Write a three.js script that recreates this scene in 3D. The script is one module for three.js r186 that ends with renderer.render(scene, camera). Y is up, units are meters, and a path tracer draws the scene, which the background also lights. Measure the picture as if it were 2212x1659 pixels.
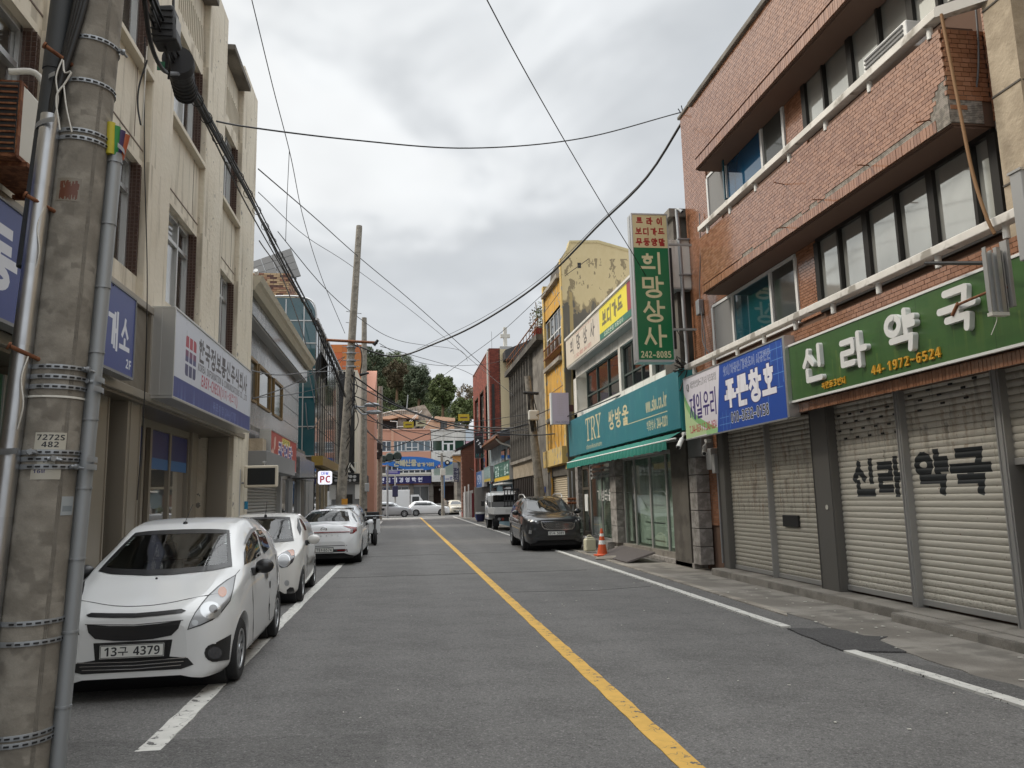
import * as THREE from 'three';
import { mergeGeometries, mergeVertices, toCreasedNormals } from 'three/addons/utils/BufferGeometryUtils.js';
import { RoundedBoxGeometry } from 'three/addons/geometries/RoundedBoxGeometry.js';
import { FontLoader } from 'three/addons/loaders/FontLoader.js';
import { TextGeometry } from 'three/addons/geometries/TextGeometry.js';
import { MarchingCubes } from 'three/addons/objects/MarchingCubes.js';
import { MeshBVH } from 'three-mesh-bvh';
import { RectAreaLightUniformsLib } from 'three/addons/lights/RectAreaLightUniformsLib.js';

/* ---------- camera, renderer, sky, sun ---------- */
const scene = new THREE.Scene();
const EYE = 1.54, FOC = 1661, VW = 2212, VH = 1659;           // eye height; focal length and picture size in the survey's own units
const camera = new THREE.PerspectiveCamera(2 * Math.atan(VH / 2 / FOC) * 180 / Math.PI, VW / VH, 0.1, 3000);
camera.position.set(0, EYE, 0);
camera.rotation.set(8.417056 * Math.PI / 180, -8.264914 * Math.PI / 180, -1.36 * Math.PI / 180, 'YXZ');
camera.updateMatrixWorld(true);
const renderer = new THREE.WebGLRenderer({ antialias: true });
renderer.toneMapping = THREE.LinearToneMapping;
renderer.toneMappingExposure = 1.5;
renderer.shadowMap.enabled = true;

const sunDir = new THREE.Vector3(-0.69, 0.60, -0.42).normalize();
const sun = new THREE.DirectionalLight(new THREE.Color(1.0, 0.93, 0.82), 1.5);
sun.position.copy(sunDir).multiplyScalar(120); sun.target.position.set(0, 0, -30);
sun.castShadow = true; sun.shadow.radius = 30; sun.shadow.mapSize.set(2048, 2048);
Object.assign(sun.shadow.camera, { left: -70, right: 70, top: 70, bottom: -70, near: 1, far: 300 });
scene.add(sun, sun.target);

/* ---------- noise ---------- */
let seed_ = 12345;
const rnd = () => { seed_ = (seed_ + 0x6d2b79f5) | 0; let t = Math.imul(seed_ ^ (seed_ >>> 15), 1 | seed_); t = (t + Math.imul(t ^ (t >>> 7), 61 | t)) ^ t; return ((t ^ (t >>> 14)) >>> 0) / 4294967296; };
const rr = (a, b) => a + (b - a) * rnd();
const PERM = new Float32Array(65536); for (let i = 0; i < 65536; i++) PERM[i] = rnd();
const lat = (x, y) => PERM[((Math.imul(x, 73856093) ^ Math.imul(y, 19349663)) >>> 0) & 65535];
const sm = (t) => t * t * (3 - 2 * t);
const clamp = (x, a = 0, b = 1) => Math.min(b, Math.max(a, x));
const lerp = (a, b, t) => a + (b - a) * t;
const sstep = (a, b, x) => sm(clamp((x - a) / (b - a)));
function vnoise(x, y, per = 0) {                      // value noise; per > 0 repeats after per cells
  let ix = Math.floor(x), iy = Math.floor(y); const fx = sm(x - ix), fy = sm(y - iy);
  let jx = ix + 1, jy = iy + 1;
  if (per) { ix = ((ix % per) + per) % per; iy = ((iy % per) + per) % per; jx = jx % per; jy = jy % per; if (jx < 0) jx += per; if (jy < 0) jy += per; }
  const a = lat(ix, iy), b = lat(jx, iy), c = lat(ix, jy), d = lat(jx, jy);
  return a + (b - a) * fx + (c - a) * fy + (a - b - c + d) * fx * fy;
}
function fbm(x, y, oct = 4, per = 0, gain = 0.5) { let s = 0, a = 1, n = 0; for (let i = 0; i < oct; i++) { s += a * vnoise(x + i * 17.3 * (per ? 0 : 1), y, per); n += a; a *= gain; x *= 2; y *= 2; per *= 2; } return s / n; }

/* ---------- overcast sky, brightening towards the zenith and round the veiled sun ---------- */
{
  const W = 1024, H = 512, D = new Float32Array(W * H * 4), d = new THREE.Vector3();
  for (let j = 0; j < H; j++) {
    const el = ((j + 0.5) / H - 0.5) * Math.PI, y = Math.sin(el), c = Math.cos(el);
    for (let i = 0; i < W; i++) {
      const az = ((i + 0.5) / W - 0.5) * 2 * Math.PI; d.set(Math.cos(az) * c, y, Math.sin(az) * c);
      const yy = Math.max(y, 0) + 0.16, px = d.x / yy, pz = d.z / yy;
      const u = px * 0.82 + pz * 0.57, v = -px * 0.57 + pz * 0.82;            // streets of cloud run across the view
      const wx = fbm(px * 0.9 + 5, pz * 0.9 + 9, 3) - 0.5, wz = fbm(px * 0.9 + 31, pz * 0.9 + 3, 3) - 0.5;
      const big = fbm(u * 0.7 + wx * 2.2 + 20.3, v * 0.9 + wz * 2.2 + 7.7, 4), fine = fbm(u * 2.6 + wx * 3 + 3, v * 3.4 + wz * 3 + 41, 6, 0, 0.6);
      const m = clamp((big * 0.48 + fine * 0.52 - 0.385) / 0.235);
      const hz = sstep(0.45, 0.0, y), zen = sstep(0.60, 0.92, y), sd = d.dot(sunDir);
      const glow = 2.5 * Math.exp(-(1 - sd) / 0.036) + 0.10 * Math.exp(-(1 - sd) / 0.3);
      const k = lerp(lerp(0.42, 0.60, sm(m)), 0.52, hz * 0.4) * (1 + 2.2 * zen);
      const q = (fbm(px * 7, pz * 7, 4) - 0.5) * 0.09, warm = clamp(glow * 0.75 + m * 0.28);
      D.set(y < -0.02 ? [0.16, 0.16, 0.155, 1] : [k * lerp(0.945, 1.05, warm) + q + glow * 0.62, k * lerp(1.0, 1.015, warm) + q + glow * 0.55, k * lerp(1.06, 0.95, warm) + q + glow * 0.42, 1], (j * W + i) * 4);
    }
  }
  const t = new THREE.DataTexture(D, W, H, THREE.RGBAFormat, THREE.FloatType);
  t.mapping = THREE.EquirectangularReflectionMapping; t.magFilter = t.minFilter = THREE.LinearFilter; t.needsUpdate = true;
  scene.background = t; scene.environment = t;
}

/* ---------- survey: a sight line from the eye, cut with a plane of the street ---------- */
const sight = (px, py) => new THREE.Vector3((px - VW / 2) / FOC, -(py - VH / 2) / FOC, -1).applyQuaternion(camera.quaternion);
const cut = (px, py, ax, c) => { const d = sight(px, py), o = [0, EYE, 0], t = (c - o['xyz'.indexOf(ax)]) / d[ax]; return [d.x * t, EYE + d.y * t, d.z * t]; };
const onX = (p, c) => cut(p[0], p[1], 'x', c), onZ = (p, c) => cut(p[0], p[1], 'z', c), onG = (p, h = 0) => cut(p[0], p[1], 'y', h);
const mp = (x0, y0, s) => (x, y) => [(x0 + x / s) / 1.8228, (y0 + y / s) / 1.8228];       // survey sheets at several scales
const sA = mp(900, 900, 2.765), sB = mp(900, 1450, 2.0737), sC = mp(1350, 1350, 4.0218), sD = mp(1350, 1720, 4.0218), sE = mp(1750, 1250, 4.0218), sF = mp(1750, 1650, 2.7646), sG = mp(2100, 800, 2.37), sH = mp(2100, 1450, 2.074), sI = mp(1100, 1800, 4.148), sJ = mp(1250, 1150, 4.1475);
const s1 = mp(0, 0, 1.508), s2 = mp(0, 1000, 1.508), s3 = mp(0, 1950, 1.5445), s4 = mp(2600, 0, 1.508), s5 = mp(2600, 1000, 1.508), s6 = mp(2600, 1924, 1.508);

/* ---------- geometry helpers ---------- */
const V = (a) => new THREE.Vector3(a[0], a[1], a[2]);
function bx(x0, x1, y0, y1, z0, z1) { const g = new THREE.BoxGeometry(Math.abs(x1 - x0), Math.abs(y1 - y0), Math.abs(z1 - z0)); g.translate((x0 + x1) / 2, (y0 + y1) / 2, (z0 + z1) / 2); return g; }
function rbx(x0, x1, y0, y1, z0, z1, r = 0.01, s = 2) { const g = new RoundedBoxGeometry(Math.abs(x1 - x0), Math.abs(y1 - y0), Math.abs(z1 - z0), s, r); g.translate((x0 + x1) / 2, (y0 + y1) / 2, (z0 + z1) / 2); return g; }
function rod(a, b, r0, r1 = r0, n = 10) {
  const p = V(a), q = V(b), g = new THREE.CylinderGeometry(r1, r0, p.distanceTo(q), n, 1);
  g.applyQuaternion(new THREE.Quaternion().setFromUnitVectors(new THREE.Vector3(0, 1, 0), q.clone().sub(p).normalize())); const m = p.add(q).multiplyScalar(0.5); g.translate(m.x, m.y, m.z); return g;
}
const tube = (pts, r, n = 24, k = 6) => new THREE.TubeGeometry(new THREE.CatmullRomCurve3(pts.map(V)), n, r, k, false);
function span(a, b, sag, r, n = 20, k = 5) { const P = []; for (let i = 0; i <= 10; i++) { const t = i / 10; P.push([lerp(a[0], b[0], t), lerp(a[1], b[1], t) - 4 * sag * t * (1 - t), lerp(a[2], b[2], t)]); } return tube(P, r, n, k); }
const poly = (pts) => new THREE.Shape(pts.map((p) => new THREE.Vector2(p[0], p[1])));
function prZ(pts, z0, z1) { const g = new THREE.ExtrudeGeometry(poly(pts), { depth: Math.abs(z1 - z0), bevelEnabled: false }); g.translate(0, 0, Math.min(z0, z1)); return g; }       // outline in x,y
function prX(pts, x0, x1) { const g = new THREE.ExtrudeGeometry(poly(pts.map((p) => [-p[0], p[1]])), { depth: Math.abs(x1 - x0), bevelEnabled: false }); g.rotateY(Math.PI / 2); g.translate(Math.min(x0, x1), 0, 0); return g; }   // outline in z,y
function prY(pts, y0, y1) { const g = new THREE.ExtrudeGeometry(poly(pts.map((p) => [p[0], -p[1]])), { depth: Math.abs(y1 - y0), bevelEnabled: false }); g.rotateX(-Math.PI / 2); g.translate(0, Math.min(y0, y1), 0); return g; }   // outline in x,z
function quad(a, b, c, d) { const g = new THREE.BufferGeometry(); g.setAttribute('position', new THREE.Float32BufferAttribute([...a, ...b, ...c, ...a, ...c, ...d], 3)); g.setAttribute('uv', new THREE.Float32BufferAttribute([0, 0, 1, 0, 1, 1, 0, 0, 1, 1, 0, 1], 2)); g.computeVertexNormals(); return g; }
const faceR = (x, y0, y1, zf, zn) => quad([x, y0, zf], [x, y0, zn], [x, y1, zn], [x, y1, zf]);       // a print that looks towards -x
const faceL = (x, y0, y1, zn, zf) => quad([x, y0, zn], [x, y0, zf], [x, y1, zf], [x, y1, zn]);       // ... towards +x
const faceF = (z, x0, x1, y0, y1) => quad([x0, y0, z], [x1, y0, z], [x1, y1, z], [x0, y1, z]);       // ... towards +z
function metres(g) {                                  // uv in metres, from the way each face looks
  const p = g.attributes.position, n = g.attributes.normal, uv = new Float32Array(p.count * 2);
  for (let i = 0; i < p.count; i++) { const x = Math.abs(n.getX(i)), y = Math.abs(n.getY(i)), z = Math.abs(n.getZ(i)); const [a, b] = x > y && x > z ? [p.getZ(i), p.getY(i)] : y > z ? [p.getX(i), p.getZ(i)] : [p.getX(i), p.getY(i)]; uv[2 * i] = a; uv[2 * i + 1] = b; }
  g.setAttribute('uv', new THREE.BufferAttribute(uv, 2)); return g;
}
function join(gs, keepUv, col) {
  gs = (Array.isArray(gs) ? gs : [gs]).flat(9).map((g) => { let h = g.index ? g.toNonIndexed() : g.clone(); for (const k of Object.keys(h.attributes)) if (!['position', 'normal', 'uv'].includes(k) && !(col && k === 'color')) h.deleteAttribute(k); h.morphAttributes = {}; if (!h.attributes.normal) h.computeVertexNormals(); if (!keepUv || !h.attributes.uv) metres(h); return h; });
  return gs.length === 1 ? gs[0] : mergeGeometries(gs);
}

/* ---------- naming ---------- */
const used = new Map(), LOCAL = new Set();
const numbered = (n) => { const k = used.get(n) || 0; used.set(n, k + 1); return k ? n + '_' + String(k).padStart(3, '0') : n; };
function tag(o, label, category, opt = {}) { o.userData.label = label; if (category) o.userData.category = category; if (opt.group) o.userData.group = opt.group; if (opt.kind) o.userData.kind = opt.kind; return o; }
function thing(name, label, category, pos = [0, 0, 0], opt = {}) { const o = new THREE.Group(); o.name = numbered(name); o.position.set(...pos); if (opt.ry) o.rotation.y = opt.ry; scene.add(o); if (opt.local) LOCAL.add(o); return tag(o, label, category, opt); }
const topOf = (o) => { while (o.parent && o.parent !== scene) o = o.parent; return o; };
function part(name, geos, mat, parent, opt = {}) {      // geometry is given in street coordinates unless its thing is LOCAL
  const g = join(geos, opt.uv, opt.col), t = topOf(parent);
  if (!LOCAL.has(t)) g.translate(-t.position.x, -t.position.y, -t.position.z);
  const m = new THREE.Mesh(g, mat); m.name = name; m.castShadow = m.receiveShadow = true; parent.add(m);
  if (opt.label) m.userData.label = opt.label; if (opt.kind) m.userData.kind = opt.kind; return m;
}
function single(name, label, category, geos, mat, opt = {}) {   // a thing that is one mesh, its origin at its base
  const g = join(geos, opt.uv, opt.col); g.computeBoundingBox(); const b = g.boundingBox, c = [(b.min.x + b.max.x) / 2, b.min.y, (b.min.z + b.max.z) / 2];
  g.translate(-c[0], -c[1], -c[2]); const m = new THREE.Mesh(g, mat); m.position.set(...c); m.name = numbered(name); m.castShadow = m.receiveShadow = true; scene.add(m); return tag(m, label, category, opt);
}
function ground(name, geos, mat, label, opt = {}) { const m = new THREE.Mesh(join(geos, opt.uv, opt.col), mat); m.name = numbered(name); m.receiveShadow = m.castShadow = true; scene.add(m); m.userData.kind = opt.kind || 'structure'; if (label) m.userData.label = label; return m; }
/* ---------- Hangul: syllables are composed from strokes ---------- */
const CIRC = (cx = 0.5, cy = 0.5, rx = 0.5, ry = 0.5) => Array.from({ length: 21 }, (_, i) => [cx + rx * Math.sin(i * Math.PI / 10), cy - ry * Math.cos(i * Math.PI / 10)]);
const S_ = [[[.5, 0], [.42, .4], [0, 1]], [[.46, .35], [1, 1]]];
const JA = {
  g: [[[0, 0], [1, 0], [.92, 1]]], n: [[[0, 0], [0, 1], [1, 1]]], d: [[[1, 0], [0, 0], [0, 1], [1, 1]]], r: [[[0, 0], [1, 0], [1, .5], [0, .5], [0, 1], [1, 1]]],
  m: [[[0, 0], [1, 0], [1, 1], [0, 1], [0, 0]]], b: [[[0, 0], [0, 1], [1, 1], [1, 0]], [[0, .48], [1, .48]]], s: S_, o: [CIRC()],
  j: [[[0, .04], [1, .04]], [[.5, .04], [.42, .5], [0, 1]], [[.46, .45], [1, 1]]], c: [[[.5, -.12], [.5, .06]], [[0, .18], [1, .18]], [[.5, .18], [.42, .55], [0, 1]], [[.46, .5], [1, 1]]],
  k: [[[0, 0], [1, 0], [.92, 1]], [[0, .48], [.96, .48]]], t: [[[1, 0], [0, 0], [0, 1], [1, 1]], [[0, .5], [.95, .5]]], p: [[[0, 0], [1, 0]], [[0, 1], [1, 1]], [[.3, 0], [.3, 1]], [[.7, 0], [.7, 1]]],
  h: [[[.5, -.14], [.5, .06]], [[0, .2], [1, .2]], CIRC(.5, .68, .36, .32)],
};
const two = (a, b) => [...JA[a].map((l) => l.map(([x, y]) => [x * .44, y])), ...JA[b].map((l) => l.map(([x, y]) => [.56 + x * .44, y]))];
for (const q of 'gdbsj') JA[q + q] = two(q, q);
const CHO = 'g gg n d dd r m b bb s ss o j jj c k t p h'.split(' '), JONG = ' g gg gs n nj nh d r rg rm rb rs rt rp rh m b bs s ss o j c k t p h'.split(' ');
for (const q of ['gs', 'nj', 'nh', 'rg', 'rm', 'rb', 'rs', 'rt', 'rp', 'rh', 'bs']) JA[q] = two(q[0], q[1]);
const VV = { a: [[[.3, 0], [.3, 1]], [[.3, .5], [1, .5]]], ae: [[[.15, .05], [.15, .95]], [[.85, 0], [.85, 1]], [[.15, .5], [.85, .5]]], ya: [[[.3, 0], [.3, 1]], [[.3, .36], [1, .36]], [[.3, .64], [1, .64]]], yae: [[[.15, 0], [.15, 1]], [[.85, 0], [.85, 1]], [[.15, .38], [.85, .38]], [[.15, .62], [.85, .62]]],
  eo: [[[.8, 0], [.8, 1]], [[0, .5], [.8, .5]]], e: [[[.45, .05], [.45, .95]], [[.95, 0], [.95, 1]], [[0, .5], [.45, .5]]], yeo: [[[.8, 0], [.8, 1]], [[0, .36], [.8, .36]], [[0, .64], [.8, .64]]], ye: [[[.45, .05], [.45, .95]], [[.95, 0], [.95, 1]], [[0, .38], [.45, .38]], [[0, .62], [.45, .62]]], i: [[[.6, 0], [.6, 1]]] };
const HV = { o: [[[0, 1], [1, 1]], [[.5, 0], [.5, 1]]], yo: [[[0, 1], [1, 1]], [[.33, 0], [.33, 1]], [[.67, 0], [.67, 1]]], u: [[[0, .1], [1, .1]], [[.5, .1], [.5, 1.25]]], yu: [[[0, .1], [1, .1]], [[.33, .1], [.33, 1.25]], [[.67, .1], [.67, 1.25]]], eu: [[[0, .5], [1, .5]]] };
const JUNG = 'a ae ya yae eo e yeo ye o o+a o+ae o+i yo u u+eo u+e u+i yu eu eu+i i'.split(' ');
const fit = (ls, [x0, y0, x1, y1]) => ls.map((l) => l.map(([x, y]) => [lerp(x0, x1, x), lerp(y0, y1, y)]));
function syllable(ch) {
  const n = ch.charCodeAt(0) - 0xac00, c = JA[CHO[Math.floor(n / 588)]], v = JUNG[Math.floor(n / 28) % 21], f = JA[JONG[n % 28]];
  if (v.includes('+')) { const [h, w] = v.split('+'); return f ? [...fit(c, [.08, .06, .5, .32]), ...fit(HV[h], [.02, .4, .6, .53]), ...fit(VV[w], [.66, 0, .98, .6]), ...fit(f, [.2, .7, .86, .98])] : [...fit(c, [.1, .12, .52, .5]), ...fit(HV[h], [.02, .62, .62, .84]), ...fit(VV[w], [.68, 0, .98, 1])]; }
  if (VV[v]) return f ? [...fit(c, [.06, .06, .5, .5]), ...fit(VV[v], [.6, 0, .98, .58]), ...fit(f, [.2, .68, .88, .98])] : [...fit(c, [.04, .14, .5, .86]), ...fit(VV[v], [.62, 0, 1, 1])];
  const up = v === 'u' || v === 'yu';
  return f ? [...fit(c, [.2, .04, .8, .33]), ...fit(HV[v], [0, .42, 1, up ? .54 : .55]), ...fit(f, [.2, .7, .8, .98])] : [...fit(c, [.2, .06, .8, up ? .44 : .5]), ...fit(HV[v], [0, up ? .58 : .64, 1, .86])];
}
const isH = (ch) => ch >= '\uac00' && ch <= '\ud7a3';
function write(x, text, X, Y, w, h, o = {}) {          // one line of text in the box X,Y,w,h: Hangul as strokes, other signs from the font
  const adv = [...text].map((c) => (isH(c) ? 1 : c === ' ' ? (o.sp ?? .4) : (o.aw ?? .56))), k = w / adv.reduce((a, b) => a + b, 0); let q = X;
  x.lineCap = o.cap || 'square'; x.lineJoin = o.cap === 'round' ? 'round' : 'miter'; x.textAlign = 'center'; x.textBaseline = 'alphabetic';
  for (const pass of o.outline ? [0, 1] : [1]) {
    q = X; const col = pass ? o.color : o.outline; x.strokeStyle = x.fillStyle = col;
    [...text].forEach((c, i) => {
      const a = adv[i] * k, gap = o.gap ?? .1;
      if (isH(c)) { x.lineWidth = (o.lw ?? .11) * Math.min(a, h) + (pass ? 0 : (o.ow ?? 4)); for (const l of syllable(c)) { x.beginPath(); l.forEach(([u, v], j) => { const px = q + a * (gap / 2 + (1 - gap) * (.06 + u * .88)), py = Y + h * (.04 + v * .92); j ? x.lineTo(px, py) : x.moveTo(px, py); }); x.stroke(); } }
      else if (c !== ' ') { x.save(); x.font = (o.font || 'bold') + ' 100px ' + (o.face || 'sans-serif'); const m = x.measureText(c).width || 50; x.translate(q + a / 2, Y + h * .97); x.scale(Math.min(a * .96 / m, h / 60 * (o.tall ?? 1)), h / 74); if (!pass) { x.lineWidth = (o.ow ?? 4) * 74 / h; x.strokeText(c, 0, 0); } x.fillText(c, 0, 0); x.restore(); }
      q += a;
    });
  }
}
function canvasTex(w, h, draw) { const c = document.createElement('canvas'); c.width = w; c.height = h; draw(c.getContext('2d'), w, h); const t = new THREE.CanvasTexture(c); t.colorSpace = THREE.SRGBColorSpace; t.anisotropy = 8; return t; }
const printMat = (w, h, draw, o = {}) => new THREE.MeshPhysicalMaterial({ map: canvasTex(w, h, draw), roughness: o.rough ?? 0.45, clearcoat: o.coat ?? 0.15, clearcoatRoughness: 0.3 });
function weather(x, w, h, n, col, maxL = 0.5) { for (let i = 0; i < n; i++) { const X = rnd() * w, Y = rnd() * h * .8, L = h * maxL * rnd(), g = x.createLinearGradient(0, Y, 0, Y + L); g.addColorStop(0, `rgba(${col},${.05 + .12 * rnd()})`); g.addColorStop(1, `rgba(${col},0)`); x.fillStyle = g; x.fillRect(X, Y, 1 + rnd() * w * .012, L); } for (let i = 0; i < n * 8; i++) { x.fillStyle = `rgba(${col},${.1 * rnd()})`; x.fillRect(rnd() * w, rnd() * h, 1 + rnd() * 3, 1 + rnd() * 3); } }
function raised(ch, w, h, lw, depth) {                 // a letter cut from board, in x,y with its back at z = 0
  const gs = []; let e = 0;
  for (const l of syllable(ch)) for (let i = 0; i + 1 < l.length; i++) {
    const a = [l[i][0] * w, -l[i][1] * h], b = [l[i + 1][0] * w, -l[i + 1][1] * h], L = Math.hypot(b[0] - a[0], b[1] - a[1]), t = Math.atan2(b[1] - a[1], b[0] - a[0]), s = new THREE.Shape(), r = lw / 2;
    s.moveTo(0, -r); s.lineTo(L, -r); s.absarc(L, 0, r, -Math.PI / 2, Math.PI / 2, false); s.lineTo(0, r); s.absarc(0, 0, r, Math.PI / 2, 1.5 * Math.PI, false);
    const g = new THREE.ExtrudeGeometry(s, { depth: depth + (e += 0.0004), bevelEnabled: false, curveSegments: 5 }); g.rotateZ(t); g.translate(a[0], a[1], 0); gs.push(g);
  }
  return gs;
}
/* ---------- materials ---------- */
function dataTex(n, fn, { srgb = true, rep = 1, m = n } = {}) {       // fn(u, v) with u, v in 0..1 gives linear [r, g, b]
  const d = new Uint8Array(n * m * 4), enc = (x) => 255 * (srgb ? (x <= 0.0031308 ? 12.92 * x : 1.055 * Math.pow(x, 1 / 2.4) - 0.055) : x);
  for (let j = 0; j < m; j++) for (let i = 0; i < n; i++) { const c = fn(i / n, j / m), o = (j * n + i) * 4; for (let k = 0; k < 3; k++) d[o + k] = enc(clamp(c[k] ?? c[0])); d[o + 3] = 255; }
  const t = new THREE.DataTexture(d, n, m); t.colorSpace = srgb ? THREE.SRGBColorSpace : THREE.NoColorSpace; t.wrapS = t.wrapT = THREE.RepeatWrapping; t.magFilter = THREE.LinearFilter; t.minFilter = THREE.LinearMipmapLinearFilter; t.repeat.set(1 / rep, 1 / rep); t.needsUpdate = true; return t;
}
const std = (c, r = 0.8, m = 0, o = {}) => new THREE.MeshStandardMaterial({ color: Array.isArray(c) ? new THREE.Color().setRGB(...c) : c, roughness: r, metalness: m, ...o });
const phy = (c, r, o = {}) => new THREE.MeshPhysicalMaterial({ color: Array.isArray(c) ? new THREE.Color().setRGB(...c) : c, roughness: r, ...o });
const mixc = (a, b, t) => a.map((x, i) => lerp(x, b[i], t));
// a rough mineral surface: two tones, speckle, stains; size in metres
function mineral(n, rep, c0, c1, { f = 6, speck = 0.1, stain = null, stainAmt = 0, streak = 0, seed = 0 } = {}) {
  return dataTex(n, (u, v) => { const a = fbm(u * f + seed * 0, v * f, 5, f), s = lat(Math.floor(u * n) + seed, Math.floor(v * n)) - 0.5; let c = mixc(c0, c1, sstep(0.3, 0.7, a)).map((x) => x * (1 + speck * s)); if (stainAmt) { const w = streak ? fbm(u * f * 5, v * f * 0.5 + 3, 4, 0) : fbm(u * f * 1.5, v * f * 1.5, 4, Math.round(f * 1.5)); c = mixc(c, stain, stainAmt * sstep(0.52, 0.72, w)); } return c; }, { rep });
}
const grainBump = (n, rep, f, oct = 4) => dataTex(n, (u, v) => [fbm(u * f, v * f, oct, f)], { srgb: false, rep });
const M = {};
{ // asphalt: pale aggregate in dark binder
  const n = 1024, rep = 1.6; const col = dataTex(n, (u, v) => { const w = vnoise(u * 64, v * 64, 64) - .5, g = vnoise(u * 320, v * 320, 320), h = vnoise(u * 150 + 3, v * 150, 150), b = fbm(u * 5, v * 5, 4, 5); const k = 0.106 + 0.09 * g * g + 0.085 * sstep(0.74, 0.95, h) + 0.05 * (b - 0.5) + 0.03 * w - 0.04 * sstep(0.35, 0.1, h); return [k * 1.03, k, k * 0.965]; }, { rep });
  const bump = dataTex(512, (u, v) => [0.6 * vnoise(u * 200, v * 200, 200) + 0.4 * vnoise(u * 96, v * 96, 96)], { srgb: false, rep: 1.6 });
  M.asphalt = std([1, 1, 1], 0.86, 0, { map: col, bumpMap: bump, bumpScale: 0.004, vertexColors: true });
  M.patch = std([0.52, 0.52, 0.54], 0.9, 0, { map: col, bumpMap: bump, bumpScale: 0.006 });
  M.patch2 = std([0.78, 0.78, 0.78], 0.9, 0, { map: col, bumpMap: bump, bumpScale: 0.005 });
  M.land = std([0.9, 0.88, 0.85], 0.95, 0, { map: col });
}
const concTex = mineral(512, 2.4, [0.17, 0.155, 0.135], [0.28, 0.26, 0.23], { f: 5, speck: 0.35, stain: [0.10, 0.092, 0.08], stainAmt: 0.5 }), concBump = grainBump(512, 0.8, 24);
M.paving = std([1, 1, 1], 0.92, 0, { map: concTex, bumpMap: concBump, bumpScale: 0.006 });
M.conc = std([0.8, 0.79, 0.78], 0.9, 0, { map: concTex, bumpMap: concBump, bumpScale: 0.004 });
M.concDark = std([0.42, 0.41, 0.40], 0.9, 0, { map: concTex });
M.concPale = std([1.25, 1.22, 1.18], 0.9, 0, { map: concTex });
{ const wear = (c, amt, n = 512) => dataTex(n, (u, v) => { const a = fbm(u * 14, v * 14, 5, 14), k = fbm(u * 40 + 7, v * 40, 3, 40), cr = Math.abs(fbm(u * 9 + 2, v * 9 + 5, 3, 9) - 0.5); let q = c.map((x) => x * (0.8 + 0.3 * a)); if (a * 0.55 + k * 0.45 < amt || cr < 0.006) q = [0.1, 0.098, 0.095]; return q; }, { rep: 1.1 });
  M.lineWhite = std([1, 1, 1], 0.75, 0, { map: wear([0.62, 0.61, 0.57], 0.30) }); M.lineYellow = std([1, 1, 1], 0.75, 0, { map: wear([0.66, 0.395, 0.085], 0.275) }); }
// left building: cream paint on render, dirt streaks, flaking
{ const n = 1024, mk = (flake) => dataTex(n, (u, v) => { const a = fbm(u * 6, v * 6, 5, 6), st = fbm(u * 30, v * 2.0 + 3, 4), p = fbm(u * 16 + 1, v * 16, 5, 16), e = fbm(u * 60, v * 60, 2, 60); let c = mixc([0.60, 0.535, 0.42], [0.69, 0.63, 0.52], a); c = mixc(c, [0.30, 0.255, 0.19], 0.6 * sstep(0.53, 0.76, st)); const f = p * 0.8 + e * 0.2; if (f > flake) c = mixc([0.33, 0.31, 0.28], [0.22, 0.205, 0.18], e); else if (f > flake - 0.015) c = c.map((x) => x * 1.12); return c; }, { rep: 3.1 });
  const b = grainBump(512, 1.1, 20); M.cream = std([1, 1, 1], 0.82, 0, { map: mk(0.84), bumpMap: b, bumpScale: 0.004 }); M.creamFlaky = std([1, 1, 1], 0.82, 0, { map: mk(0.735), bumpMap: b, bumpScale: 0.008 }); }
M.mosaic = std([0.055, 0.026, 0.018], 0.35); M.mosaicBack = std([0.16, 0.12, 0.10], 0.9);
M.creamTrim = std([0.62, 0.56, 0.45], 0.8); M.beigeWall = std([1, 1, 1], 0.9, 0, { map: mineral(512, 1.5, [0.34, 0.28, 0.205], [0.42, 0.35, 0.26], { f: 8, speck: 0.25, stain: [0.26, 0.21, 0.15], stainAmt: 0.35 }), bumpMap: concBump, bumpScale: 0.006 });
// glazed tile
M.tile = [[0.295, 0.138, 0.076], [0.33, 0.16, 0.092], [0.262, 0.118, 0.063], [0.312, 0.157, 0.096], [0.235, 0.103, 0.056]].map((c) => phy(c, 0.24, { clearcoat: 0.7, clearcoatRoughness: 0.1 }));
M.tileDull = M.tile.slice(0, 3);
M.mortar = std([0.13, 0.078, 0.055], 0.95); M.mortarGrey = std([1, 1, 1], 0.95, 0, { map: mineral(256, 0.35, [0.16, 0.145, 0.125], [0.30, 0.27, 0.235], { f: 10, speck: 0.2 }), bumpMap: dataTex(128, (u, v) => [Math.abs((v * 8) % 1 - 0.5)], { srgb: false, rep: 0.16 }), bumpScale: 0.006 });
M.beamWhite = std([1, 1, 1], 0.7, 0, { map: mineral(512, 1.4, [0.60, 0.575, 0.53], [0.72, 0.69, 0.645], { f: 5, speck: 0.06, stain: [0.26, 0.235, 0.20], stainAmt: 0.85 }) });
M.soffit = std([0.16, 0.10, 0.075], 0.9);
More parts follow.
